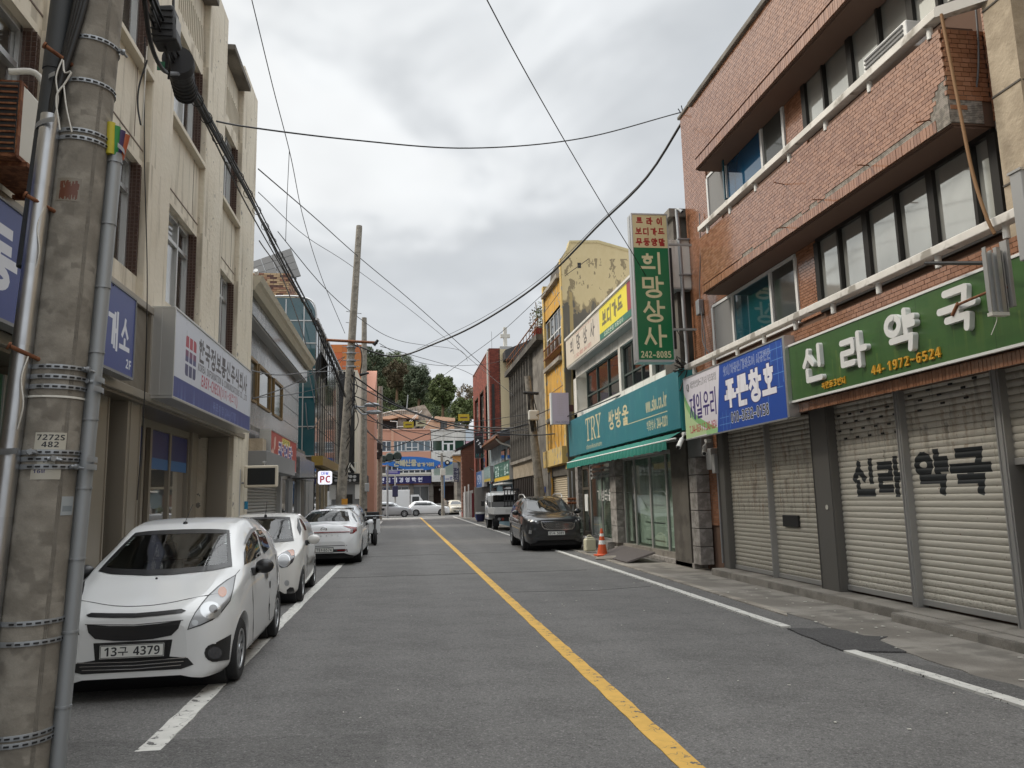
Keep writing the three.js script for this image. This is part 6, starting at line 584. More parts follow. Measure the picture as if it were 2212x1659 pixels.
{ const x0 = eD(1397, 0)[0], x1 = eD(1945, 0)[0], top = eC(1500, 1385)[1], wt = eD(1500, 62)[1], wb = eD(1500, 232)[1], b = thing('white_building', 'white two storey building with green glass beside the salmon building', 'building', [x0, 0, ZE]); part('wall', [bx(x0, x1, wt, top, ZE - 8, ZE), bx(x0, x1, 4.1, wb, ZE - 8, ZE), bx(x0, x1, 0, 4.1, ZE - 8, ZE - 2)], M.wallWhite, b); part('side_panel', bx(x1, x1 + 2.6, wb + 1.2, top, ZE - 8, ZE + .1), std([.55, .62, .68], .6), b); part('side_wall', bx(x1, x1 + 2.6, 0, wb + 1.2, ZE - 8, ZE + .05), std([.55, .35, .42], .7), b); part('room', bx(x0 + .1, x1 - .1, wb, wt, ZE - 7, ZE - .4), M.room, b); part('coping', bx(x0 - .1, x1 + 2.6, top, top + .12, ZE - 8, ZE + .12), M.white, b);
  const xs = [1410, 1580, 1760, 1930].map((x) => eD(x, 0)[0]), gr = phy([.02, .055, .038], .05, { ior: 1.7 }); for (let i = 0; i < 3; i++) { const w = part('window', [bx(xs[i], xs[i] + .12, wb, wt, ZE - .15, ZE - .03), bx(xs[i + 1] - .1, xs[i + 1], wb, wt, ZE - .15, ZE - .03), bx(xs[i], xs[i + 1], wb, wb + .1, ZE - .15, ZE - .03)], M.whiteFrame, b); part('pane', bx(xs[i] + .12, xs[i + 1] - .1, wb + .1, wt, ZE - .1, ZE - .08), gr, w); if (i === 1) part('lower_rail', [bx(xs[i], xs[i + 1], wb + .85, wb + 1, ZE - .16, ZE - .02), bx((xs[i] + xs[i + 1]) / 2 - .15, (xs[i] + xs[i + 1]) / 2 + .15, wb, wb + .85, ZE - .16, ZE - .02)], M.whiteFrame, w); }
  part('lower_glass', [bx(x0 + .3, x1 - .2, 4.15, wb - 1.2, ZE, ZE + .04)], M.paneGreen, b); part('curtain', bx(x0 + .3, x1 - .2, 4.15, wb - 1.2, ZE - .01, ZE + .01), M.curtain, b);
  part('shop_interior', [bx(x0 + .2, x1 - .2, 0, 3.1, ZE - 1.9, ZE - 1.8), bx(x0 + .2, x1 - .2, 3.1, 3.2, ZE - 2, ZE)], std([.06, .04, .03], .8), b); for (let i = 0; i < 3; i++) part('counter', rbx(x0 + .5 + i * 1.5, x0 + 1.7 + i * 1.5, 0, 1.1, ZE - 1.6, ZE - .8, .05), M.shelf, b); part('lamp', [0, 1, 2].map((i) => { const g = new THREE.SphereGeometry(.11, 10, 8); g.translate(x0 + 1 + i * 2, 2.7, ZE - .6); return g; }), M.white, b);
  const s = thing('pear_sign', 'white shop sign with a small drawn pear', 'sign', [x0, 3.3, ZE + .2]), y1 = eD(0, 640)[1], y0 = eD(0, 742)[1]; part('face', faceF(ZE + .4, x0 + .02, eD(1800, 0)[0], y0, y1), printMat(512, 128, (x, w, h) => { x.fillStyle = '#d9d9d6'; x.fillRect(0, 0, w, h); x.fillStyle = '#55564c'; x.beginPath(); x.ellipse(w * .38, h * .6, 24, 26, 0, 0, 7); x.fill(); x.beginPath(); x.ellipse(w * .36, h * .36, 12, 18, .3, 0, 7); x.fill(); write(x, '그대에게', w * .48, h * .5, w * .2, h * .26, { color: '#45458a', lw: .12 }); write(x, '반', w * .7, h * .26, w * .12, h * .5, { color: '#45458a', lw: .12 }); }), s, { uv: true }); part('case', bx(x0 + .02, eD(1800, 0)[0], y0, y1, ZE, ZE + .397), M.white, s); }
{ // blue arch over the side street
  const z = -84, P = [[600, 440], [640, 395], [720, 370], [800, 335], [920, 314], [1050, 312], [1180, 316], [1300, 328], [1420, 350], [1530, 388], [1600, 395], [1735, 397], [1730, 425], [1640, 470], [1560, 480], [1450, 505], [1330, 525], [1180, 530], [1050, 522], [930, 505], [800, 470], [700, 452]].map(([x, y]) => { const p = onZ(sD(x, y), z); return [p[0], p[1]]; }), s = thing('blue_arch_sign', 'blue fish shaped street arch sign with pale lettering', 'sign', [0, 4.5, z]); const blue = std([.022, .14, .46], .5); part('board', prZ(P, z - .25, z), blue, s); const q0 = onZ(sD(805, 375), z), q1 = onZ(sD(1450, 470), z); const big = '건해신물', sml = '상가거리', W = q1[0] - q0[0], lm = std([.42, .40, .30], .6); [...big].forEach((c, i) => { const gs = raised(c, W * .125, W * .14, .14, .08); gs.forEach((g) => g.translate(q0[0] + i * W * .142, q0[1] + .02, z)); part('letter', gs, lm, s); }); [...sml].forEach((c, i) => { const gs = raised(c, W * .09, W * .085, .1, .08); gs.forEach((g) => g.translate(q0[0] + W * .57 + i * W * .11, q0[1] - .3, z)); part('letter', gs, lm, s); });
  part('post', [rod(onZ(sD(1590, 1000), z), onZ(sD(1590, 460), z), .16, .16, 12)], std([.05, .14, .3], .5), s); part('post', rod([onZ(sD(530, 500), z)[0], 0, z], onZ(sD(530, 500), z), .16, .16, 12), std([.05, .14, .3], .5), s); for (const [x, y, r, m] of [[1525, 465, .16, std([.4, .05, .07], .5)], [1480, 480, .12, M.black], [1655, 408, .28, M.black]]) { const p = onZ(sD(x, y), z); part('eye', rod([p[0], p[1], z], [p[0], p[1], z + .12], r, r, 14), m, s); part('pupil', rod([p[0], p[1], z + .12], [p[0], p[1], z + .14], r * .5, r * .5, 12), M.offWhite, s); } }
{ const z = -80, t = thing('traffic_lights', 'dark round traffic signal heads on an arm beside the arch', 'traffic light', onZ(sD(580, 1000), z)); for (const [x, y, r] of [[640, 360, .38], [740, 335, .46], [862, 315, .46]]) { const p = onZ(sD(x, y), z); part('head', rod([p[0], p[1], z - .3], [p[0], p[1], z], r, r, 16), M.black, t); part('visor', rod([p[0], p[1] + r * .3, z], [p[0], p[1] + r * .2, z + .25], r * .95, r * .8, 16), std([.03, .045, .04], .5), t); part('lens', rod([p[0], p[1], z], [p[0], p[1], z + .02], r * .6, r * .6, 14), std([.05, .05, .05], .2), t); } part('arm', rod(onZ(sD(580, 420), z), onZ(sD(900, 350), z), .06), M.galv, t); }
for (const [x, yt, yb, r, l, m, z] of [[707, 450, 1150, .1, 'thin grey metal sign post near the crossing', M.galv, -70], [828, 585, 1000, .09, 'slender post carrying the round street name plate', M.aluDull, -78]]) { const a = onZ(sD(x, yt), z); const t = thing('sign_post', l, 'post', [a[0], 0, z]); part('post', rod([a[0], 0, z], [a[0], a[1], z], r, r * .9, 10), m, t); part('cap', rod([a[0], a[1], z], [a[0], a[1] + .05, z], r * 1.2), m, t); if (x === 707) { part('arm', rod([a[0], a[1] - .5, z], [a[0] + 3.2, a[1] - .45, z], .05), m, t); const p = onZ(sD(795, 558), z); part('name_plate', rbx(p[0] - .62, p[0] + .62, p[1] - .2, p[1] + .2, z - .03, z + .03, .02), std([.06, .06, .35], .5), t); part('name_print', rbx(p[0] - .4, p[0] + .4, p[1] - .1, p[1] + .1, z + .03, z + .036, .002), std([.3, .3, .55], .5), t); } else part('bollard_head', [rbx(a[0] - .28, a[0] + .28, 1.9, 3.0, z - .2, z + .2, .08)], std([.02, .02, .06], .6), t); }
/* houses on the slope */
{ const z = -104, e = (x, y) => onZ(sC(x, y), z), b = thing('slope_house', 'peach coloured house on the slope with an outside stair and railings', 'house', [0, 6, z]); const peach = std([.58, .38, .26], .8), P = (l) => l.map(([x, y]) => { const p = e(x, y); return [p[0], p[1]]; });
  part('retaining_wall', bx(-12, 14, 0, e(0, 1380)[1], z - 6, z - .6), M.conc, b); part('roof_slab', prZ(P([[510, 1200], [735, 1215], [870, 1185], [1195, 1205], [1195, 1150], [880, 1135], [600, 1180]]), z - 5, z + .4), peach, b); part('wall', [bx(e(870, 0)[0], e(1000, 0)[0], e(0, 1385)[1], e(0, 1200)[1], z - 4, z), bx(e(430, 0)[0], e(760, 0)[0], e(0, 1385)[1], e(0, 1210)[1], z - 4.5, z - 1.5)], M.conc, b); part('opening_shade_sheet', [bx(e(430, 0)[0], e(865, 0)[0], e(0, 1385)[1], e(0, 1215)[1], z - 1.45, z - 1.4), bx(e(1005, 0)[0], e(1210, 0)[0], e(0, 1385)[1], e(0, 1210)[1], z - 1.45, z - 1.4)], M.black, b);  // flat black sheets stand in for the shade under the roof slabs
  part('wall', bx(e(1290, 0)[0], e(1750, 0)[0], e(0, 1385)[1], e(0, 1240)[1], z - 5, z - .1), peach, b); part('roof_slab', prZ(P([[1440, 1235], [1775, 1240], [1775, 1195], [1460, 1165]]), z - 5, z + .3), peach, b); const w = part('window', bx(e(1530, 0)[0], e(1635, 0)[0], e(0, 1370)[1], e(0, 1250)[1], z - .1, z - .05), M.darkFrame, b); part('pane', bx(e(1540, 0)[0], e(1580, 0)[0], e(0, 1365)[1], e(0, 1255)[1], z - .05, z - .03), M.paneDark, w); part('pane', bx(e(1587, 0)[0], e(1628, 0)[0], e(0, 1365)[1], e(0, 1255)[1], z - .05, z - .03), M.paneGrey, w);
  part('rear_wall', prZ(P([[420, 1135], [880, 1035], [1300, 942], [1450, 1165], [1290, 1385], [1200, 1385], [1200, 1200]]), z - 4.5, z - 2.5), M.concPale, b); for (let i = 0; i < 26; i++) { const x = 450 + i * 29, y = x < 880 ? lerp(1128, 1036, (x - 450) / 430) : lerp(1036, 985, (x - 880) / 320), p = e(x, y), q = e(x, Math.min(y + 105, 1150)); part('railing_bar', rod([q[0], q[1], z - 2.4], [p[0], p[1], z - 2.4], .03, .03, 5), M.greyLight, b); } part('handrail', tube([[e(420, 1138)[0], e(420, 1138)[1], z - 2.4], [...e(880, 1034).slice(0, 2), z - 2.4], [...e(1190, 1058).slice(0, 2), z - 2.4]], .05, 12, 5), M.white, b);
  part('stair', prZ(P([[1085, 1370], [1290, 1195], [1300, 1225], [1130, 1372]]), z + .1, z + .9), M.conc, b); for (const [p, q] of [[[1045, 1265], [1190, 1120]], [[1075, 1265], [1250, 1085]], [[1270, 1370], [1420, 1180]], [[860, 1260], [860, 1370]], [[750, 1252], [865, 1260]], [[865, 1338], [1025, 1335]]]) part('handrail', rod([...e(...p).slice(0, 2), z + 1], [...e(...q).slice(0, 2), z + 1], .045, .045, 6), M.white, b); part('chimney', rod([...e(1015, 990).slice(0, 2), z - 4], [...e(1035, 760).slice(0, 2), z - 4], .07), M.galv, b); part('shed', prZ(P([[1715, 1370], [1715, 1325], [1930, 1290], [1930, 1370]]), z - 2, z - .4), M.concPale, b); }
/* wooded hill */
{ const H = (x, z) => { const u = (z + 112) / -95; if (u < 0) return -1; const ridge = lerp(36.5, 8, sstep(-10, 32, x)) + 3 * Math.sin(x * .22 + 1); return 6 + (ridge - 8) * sm(clamp(u * 1.25)) - 2; }; const g = new THREE.PlaneGeometry(150, 130, 60, 50); g.rotateX(-Math.PI / 2); g.translate(-10, 0, -175); const p = g.attributes.position; for (let i = 0; i < p.count; i++) p.setY(i, H(p.getX(i), p.getZ(i))); g.computeVertexNormals(); ground('hill', g, std([.05, .05, .03], .95), 'steep hill behind the houses at the street end');
  seed_ = 55; const clumps = [leafCluster(110, 1, .8, 1, .2, 1), leafCluster(110, 1, .9, 1, .17, 2)]; const mats = [M.leafA, M.leafC, M.leafB, leaf([.085, .10, .03])];
  const place = [[], [], [], []], m4 = new THREE.Matrix4(), q = new THREE.Quaternion(), ax = new THREE.Vector3(0, 1, 0); seed_ = 77;
  for (let i = 0; i < 860; i++) { const x = rr(-30, 38), z = i < 300 ? rr(-113, -140) : rr(-122, -205); if (x > 26 && z < -140) continue; const h = H(x, z), r = rr(1.8, 3.4), tint = (x < -2 && z > -140 && h < 16) ? 3 : fbm(x * .12, z * .12 + 5, 2) > .52 ? 1 : (rnd() < .55 ? 0 : 2); for (let k = 0; k < 11; k++) { const a = rr(0, 6.28), b = rr(-.4, 1), R = r * Math.cbrt(rnd()); m4.compose(new THREE.Vector3(x + R * Math.cos(a) * Math.sqrt(Math.max(0, 1 - b * b * .8)), h + r * .9 + R * b, z + R * Math.sin(a)), q.setFromAxisAngle(ax, rr(0, 6.28)), new THREE.Vector3(1, 1, 1).multiplyScalar(rr(.7, 1.25))); place[tint].push(m4.clone()); } }
  place.forEach((l, t) => { const im = new THREE.InstancedMesh(clumps[t % 2], mats[t], l.length); l.forEach((m, i) => im.setMatrixAt(i, m)); im.name = numbered('woodland'); im.castShadow = im.receiveShadow = true; im.userData.kind = 'stuff'; im.userData.label = ['mixed green wood covering the far hill', 'dark evergreen wood on the far hill', 'olive green wood patches on the far hill', 'bright yellow green bushes low on the far hill'][t]; scene.add(im); });
  function tree(label, px, py, z, base, r, hgt, mat, seed, n = 900) { r *= .74; hgt *= .66; const c = onZ(sC(px, py), z), t = thing('tree', label, 'tree', [c[0], base, z]); seed_ = seed; part('trunk', [rod([c[0], base, z], [c[0] + .2, c[1] - hgt * .2, z], .28, .16, 8), ...[0, 1, 2, 3, 4, 5, 6].map((i) => rod([c[0] + .15, lerp(base, c[1], .55 + i * .05), z], [c[0] + r * .8 * Math.cos(i * 2.4), c[1] + hgt * (i % 3 - .6) * .35, z + r * .7 * Math.sin(i * 2.4)], .1, .03, 5))], M.wood, t); const gs = []; for (let k = 0; k < 15; k++) { const a = k * 2.399, v = (k + .5) / 15 * 2 - 1, R = Math.sqrt(1 - v * v) * rr(.55, 1), g = leafCluster(Math.round(n / 8), r * .38, hgt * .2, r * .38, .26, seed * 31 + k); g.translate(c[0] + r * R * Math.cos(a), c[1] + hgt * .5 * v, z + r * R * Math.sin(a)); gs.push(g); } part('crown', gs, mat, t); }
  tree('full dark green tree on the ridge above the slope house', 1570, 760, -128, 12, 3.1, 6.4, M.leafB, 21, 2600); tree('thin sparse tree near the red brick building', 1960, 900, -135, 12, 2.8, 6.5, M.leafDry, 22, 520); tree('dark bushy tree on the ridge beside the pole', 1190, 640, -138, 14, 3, 7, M.leafC, 23, 1800); tree('low green tree below the sparse one', 1900, 1080, -124, 8, 2.9, 5, M.leafB, 24, 1800); tree('brownish tree high on the ridge', 850, 520, -150, 20, 3, 7, leaf([.09, .07, .035]), 25, 1500); tree('tall dark tree at the top of the hill', 450, 360, -160, 26, 4, 9, M.leafC, 26, 2200); }
/* ---------- utility poles and wires ---------- */
const poleTex = mineral(512, 1.0, [0.20, 0.18, 0.15], [0.29, 0.265, 0.225], { f: 7, speck: .22, stain: [.13, .115, .095], stainAmt: .6 }); M.pole = std([1, 1, 1], .88, 0, { map: poleTex, bumpMap: concBump, bumpScale: .003 });
const NP = { b: [-2.183, 0, -5.0], t: [-1.892, 7.6, -5.05], r0: .175, r1: .135 }; const poleAt = (y) => { const k = y / 7.6; return [lerp(NP.b[0], NP.t[0], k), y, lerp(NP.b[2], NP.t[2], k)]; }, poleR = (y) => lerp(NP.r0, NP.r1, y / 7.6);
const ring = (y, dr, h, a0 = 0, a1 = Math.PI * 2, n = 28) => { const c = poleAt(y), r = poleR(y) + dr, P = [], I = []; for (let i = 0; i <= n; i++) { const a = lerp(a0, a1, i / n); P.push(c[0] + r * Math.sin(a), c[1] - h / 2, c[2] + r * Math.cos(a), c[0] + r * Math.sin(a), c[1] + h / 2, c[2] + r * Math.cos(a), c[0] + (r - .005) * Math.sin(a), c[1] + h / 2, c[2] + (r - .005) * Math.cos(a)); if (i < n) { const q = i * 3; I.push(q, q + 3, q + 4, q, q + 4, q + 1, q + 1, q + 4, q + 5, q + 1, q + 5, q + 2); } } const g = new THREE.BufferGeometry(); g.setAttribute('position', new THREE.Float32BufferAttribute(P, 3)); g.setIndex(I); g.computeVertexNormals(); return g; };
const onPole = (a, y, d) => { const c = poleAt(y), r = poleR(y) + d; return [c[0] + r * Math.sin(a), y, c[2] + r * Math.cos(a)]; };
{ const p = thing('utility_pole', 'large concrete utility pole strapped with steel conduits beside the white car', 'pole', NP.b); part('shaft', rod(NP.b, NP.t, NP.r0, NP.r1, 40), M.pole, p);
  const aL = -0.72, aB = -1.1, aR = 1.72; // bearings of the conduits round the shaft, 0 looks down the street towards the eye
  part('conduit', rod(onPole(aL, 0, .055), onPole(aL, 3.97, .055), .056, .056, 20), M.steel, p); part('conduit', rod(onPole(aB, 0, .05), onPole(aB, 3.0, .05), .045, .045, 14), M.galv, p); part('black_pipe', [rod(onPole(aB, 3.0, .06), onPole(aB + .1, 4.4, .05), .062, .062, 16), rod(onPole(aB + .1, 4.3, .05), onPole(aB + .1, 7.4, .06), .068, .068, 16)], std([.035, .038, .04], .6), p);
  for (let i = 0; i < 4; i++) part('black_cable', tube([onPole(aL + .06 * i - .1, 3.7, .05), onPole(aL + .08 * i - .04, 4.1, .055), onPole(aL + .2 + i * .1, 4.5, .028), onPole(aL + .4 + i * .12, 4.9, .022), onPole(aL + .42 + i * .12, 7.4, .022)], .019, 40, 7), M.cable, p);
  { const c = 0.05, gs = []; const A = onPole(aR, 0, .04), B = onPole(aR, 3.82, .04); gs.push(rod(A, B, .044, .044, 6)); part('cable_guard', gs, std([.32, .335, .345], .55, .5), p); for (let i = 0; i < 9; i++) { const q = onPole(aR, .4 + i * .42, .04); part('guard_rib', rod([q[0], q[1] - .006, q[2]], [q[0], q[1] + .006, q[2]], .047, .047, 12), M.galv, p); } }
  [[.5, .42, .03], [.02, .22, .05], [.05, .03, .10], [.42, .10, .035]].forEach((c, i) => { const q = onPole(aR - .2 + i * .11, 3.8, .02 + i * .014), m = std(c, .5); part('coloured_duct', rod(q, [q[0] + .012 * i, q[1] + .21 - i * .015, q[2] + .01], .026, .026, 12), m, p); });
  const straps = [[4.53, .008], [4.23, .008], [3.89, .008], [3.84, .009], [2.38, .008], [2.32, .009], [2.26, .008], [1.87, .009], [1.83, .008], [1.785, .009], [.9, .008], [.79, .009], [.29, .008], [.25, .008]]; for (const [y, d] of straps) { part('strap', ring(y, d, .028), M.galv, p); for (let i = 0; i < 9; i++) { const a = -0.4 + i * .25; if (a > -.3) part('strap_slot', rbx(-.014, .014, -.005, .005, -.003, .003, .002).rotateY(a).translate(...onPole(a, y, d + .0015)), M.black, p); } }
  for (const [y, a] of [[3.84, 1.6], [2.38, 1.3], [2.31, 1.55], [1.87, -.1], [1.83, .5], [1.785, 1.2], [4.53, 1.6]]) { const q = onPole(a, y, .03), q2 = onPole(a + .22, y - .01, .05); part('bolt', [rod(q, q2, .008, .008, 8), rod(q, onPole(a + .02, y, .045), .018, .018, 6)], M.galv, p); part('strap', rod(onPole(a - .14, y, .02), onPole(a + .14, y, .028), .013, .013, 6), M.galv, p); }
  part('strap', [ring(3.9, .115, .034, -1.2, -.25), ring(1.87, .115, .034, -1.3, -.2), ring(1.83, .095, .034, 1.25, 2.1), ring(1.785, .095, .034, 1.25, 2.1), ring(2.32, .095, .034, 1.25, 2.1), ring(2.26, .095, .034, 1.25, 2.1), ring(3.84, .09, .03, 1.3, 2.1), ring(4.23, .09, .03, -1.6, -.5)], M.galv, p); part('wire_tie', ring(2.2, .006, .012), M.offWhite, p);
  for (const [y, a] of [[4.33, -.36], [3.35, -.38], [2.42, -.3]]) { const q = onPole(a, y, -.01), e = onPole(a - .25, y + .06, .15); part('step_bolt', rod(q, e, .013, .013, 8), M.rust, p); part('bolt_head', rod(e, onPole(a - .27, y + .065, .16), .024, .024, 6), M.rust, p); const w = onPole(a - .1, y + .01, .06); part('white_cord', tube([w, [w[0] - .02, y - .12, w[2] + .02], [w[0] + .0, y - .28, w[2] + .02], [w[0] - .03, y - .42, w[2]]], .005, 16, 5), M.whiteCord, p); }
  { const w = onPole(-.42, 4.33, .06); part('white_cord', [tube([w, [w[0] + .02, 4.24, w[2] + .01], [w[0] + .06, 4.25, w[2] + .02], [w[0] + .03, 4.17, w[2] + .02], [w[0] - .01, 4.08, w[2] + .03], [w[0] + .02, 3.85, w[2] + .03]], .006, 30, 5), tube([[w[0] + .02, 4.16, w[2] + .02], [w[0] + .05, 4.0, w[2] + .03], [w[0] + .09, 3.84, w[2] + .03]], .005, 12, 5)], M.whiteCord, p); }
  const decal = (a0, a1, y0, y1, draw, W = 256, H = 160) => { const n = 6, P = [], U = [], I = []; for (let i = 0; i <= n; i++) { const a = lerp(a0, a1, i / n); P.push(...onPole(a, y0, .002), ...onPole(a, y1, .002)); U.push(i / n, 0, i / n, 1); if (i < n) I.push(2 * i, 2 * i + 2, 2 * i + 3, 2 * i, 2 * i + 3, 2 * i + 1); } const g = new THREE.BufferGeometry(); g.setAttribute('position', new THREE.Float32BufferAttribute(P, 3)); g.setAttribute('uv', new THREE.Float32BufferAttribute(U, 2)); g.setIndex(I); g.computeVertexNormals(); part('number_plate', g, printMat(W, H, draw), p, { uv: true }); };
  decal(-.1, .9, 1.885, 1.985, (x, w, h) => { x.fillStyle = '#b5b1a4'; x.fillRect(0, 0, w, h); write(x, '7272S', w * .04, h * .12, w * .92, h * .34, { color: '#23242a' }); write(x, '482', w * .22, h * .54, w * .56, h * .34, { color: '#23242a' }); }); decal(.05, .6, 1.80, 1.835, (x, w, h) => { x.fillStyle = '#aaa79b'; x.fillRect(0, 0, w, h); write(x, 'D1', w * .3, h * .2, w * .4, h * .6, { color: '#23242a' }); }, 256, 64); decal(-.12, .82, 1.71, 1.775, (x, w, h) => { x.fillStyle = '#b0aca0'; x.fillRect(0, 0, w, h); write(x, '16M', w * .06, h * .1, w * .42, h * .34, { color: '#3a3a66' }); }); decal(.95, 1.5, 1.5, 1.61, (x, w, h) => { x.fillStyle = '#9da3a6'; x.fillRect(0, 0, w, h); x.fillStyle = '#7f878c'; x.fillRect(w * .1, h * .5, w * .8, h * .3); }); decal(-.4, .5, 3.42, 3.57, (x, w, h) => { x.fillStyle = '#7a7265'; x.fillRect(0, 0, w, h); x.fillStyle = '#5e2f1a'; for (let i = 0; i < 160; i++) x.fillRect(w * (.15 + .7 * rnd()), h * (.1 + .6 * rnd()), 6 + rnd() * 20, 8 + rnd() * 40); });
  part('splice_tail', [tube([[-2.0, 6.2, -5.1], [-1.96, 5.6, -5.08], [-1.93, 5.45, -5.1]], .03, 12, 7)], M.cable, p); }
// far poles
function farPole(label, base, top, r0, r1) { const p = thing('utility_pole', label, 'pole', base); part('shaft', rod(base, top, r0, r1, 16), M.pole, p); return p; }
{ const z = -30, x0 = -2.36, p = farPole('tall concrete utility pole with a rusty crossarm behind the silver cars', [x0, 0, z], onZ(sA(1422, 0), z), .2, .12), T = onZ(sA(1422, 0), z); part('shaft_top', rod(T, onZ([776, 488], z), .12, .115, 12), M.pole, p); const a = onZ(sJ(155, 800), z), c = onZ(sJ(985, 845), z); part('crossarm', [rod([a[0], a[1], z + .2], [c[0], c[1], z + .2], .055, .055, 4)], M.rust, p); part('insulator', [rod([c[0] - .15, c[1] - .1, z + .2], [c[0] + .02, c[1] + .1, z + .25], .07, .05, 8)], M.black, p); for (const y of [900, 1000, 1120, 1220]) { const q = onZ(sJ(560, y), z); part('band', rod([q[0] - .02, q[1] - .03, z], [q[0] - .02, q[1] + .03, z], .19, .19, 14), M.galv, p); part('bolt', rod([q[0] - .35, q[1], z + .1], [q[0] + .3, q[1], z + .1], .012), M.galv, p); } for (const [x, y] of [[520, 315], [670, 340], [515, 495]]) { const q = onZ(sJ(x, y), z); part('step_bolt', rod([q[0] - .12, q[1], z], [q[0] + .12, q[1] - .03, z], .014), M.galv, p); } seed_ = 9; for (let i = 0; i < 9; i++) { const y = rr(3.5, 7.5), y2 = y - rr(.5, 2), s = rr(.12, .4); part('slack_cable', tube([[-2.0, y, z + .1], [-2.0 + s, (y + y2) / 2 - .2, z + .25], [-2.1, y2, z + .15]], .016, 14, 5), M.cable, p); } part('notice', rbx(-2.24, -2.02, .95, 1.65, z + .19, z + .2, .004), std([.55, .24, .02], .6), p); part('splice', rod(onZ(sJ(690, 1355), z), onZ(sJ(840, 1320), z), .06, .04, 8), M.black, p); part('slack_cable', tube([onZ(sJ(640, 840), z + .2), onZ(sJ(710, 950), z + .4), onZ(sJ(725, 1150), z + .4), onZ(sJ(690, 1350), z + .3)], .022, 20, 6), M.cable, p);
  for (const [y0, yy, x1] of [[1150, 985, 470], [1160, 1100, 500]]) { const s = onZ(sC(130, y0), z), h = onZ(sC(x1 - 60, yy + 10), z); part('lamp_arm', tube([s, [s[0] + .12, s[1] + .35, z], [h[0] - .3, h[1] - .05, z], h], .035, 20, 6), M.galv, p); part('lamp_head', (() => { const g = new THREE.SphereGeometry(.2, 14, 8); g.scale(1.5, .45, .6); g.translate(h[0] + .12, h[1] + .03, z); return g; })(), M.galv, p); } }
{ const z = -47, b = onZ(sI(1370, 720), z), t = onZ(sJ(765, 420), z), p = farPole('pale square topped concrete pole near the black panelled building', [b[0], 0, z], t, .24, .15); part('box', rbx(b[0] + .1, b[0] + .35, 2.1, 2.6, z + .15, z + .35, .03), M.greyLight, p); }
{ const z = -66, b = onZ(sI(1625, 800), z), t = onZ(sC(600, 690), z), p = farPole('smaller pale concrete pole before the salmon building', [b[0], 0, z], t, .26, .18); for (const [x, y] of [[580, 150], [600, 250], [560, 300]]) { const q = onZ(sD(x, y), z); part('fitting', rbx(q[0] - .2, q[0] + .15, q[1] - .3, q[1] + .3, z + .1, z + .4, .05), M.black, p); } part('lamp_arm', tube([onZ(sD(590, 250), z), onZ(sD(500, 235), z), onZ(sD(420, 232), z)], .05, 8, 6), M.galv, p); }
{ const z = -29.5, p = farPole('leaning concrete pole with a white box before the grey finned building', [...onZ(sF(1085, 1010), z).slice(0, 1), 0, z], onZ(sE(1312, 930), z), .21, .12); const q = onZ(sE(1390, 1480), z), q2 = onZ(sE(1400, 1640), z); part('transformer_box', rbx(q[0] - .2, q[0] + .2, q2[1], q[1], z + .1, z + .35, .06), M.offWhite, p); part('guard', rod([onZ(sF(1020, 900), z)[0] - .02, 0, z + .2], onZ(sF(1000, 640), z + .2), .12, .11, 10), M.pole, p); seed_ = 14; for (let i = 0; i < 6; i++) { const a = onZ(sE(1320 + i * 18, 1200), z + .2); part('slack_cable', tube([a, [a[0] + rr(-.12, .15), a[1] - .7, z + .25], [a[0] + .1 + rr(-.05, .1), a[1] - 1.5, z + .2]], .02, 10, 5), M.cable, p); } const k = onZ(sE(1360, 1200), z); part('clamp', rod([k[0] - .3, k[1], z + .15], [k[0] + .3, k[1] - .03, z + .15], .06, .06, 8), M.black, p); }
{ const z = -75, b = onZ(sD(1585, 1000), z), t = onZ(sD(1565, 262), z), p = farPole('thin dark pole with a white box beside the blue arch', [b[0], 0, z], t, .17, .11); const q = onZ(sD(1582, 555), z); part('box', rbx(q[0] - .25, q[0] + .25, q[1] - .35, q[1] + .3, z + .1, z + .3, .05), M.offWhite, p); part('crossarm', rod([t[0] - .4, t[1] - .3, z], [t[0] + .4, t[1] - .3, z], .05), M.darkFrame, p); }
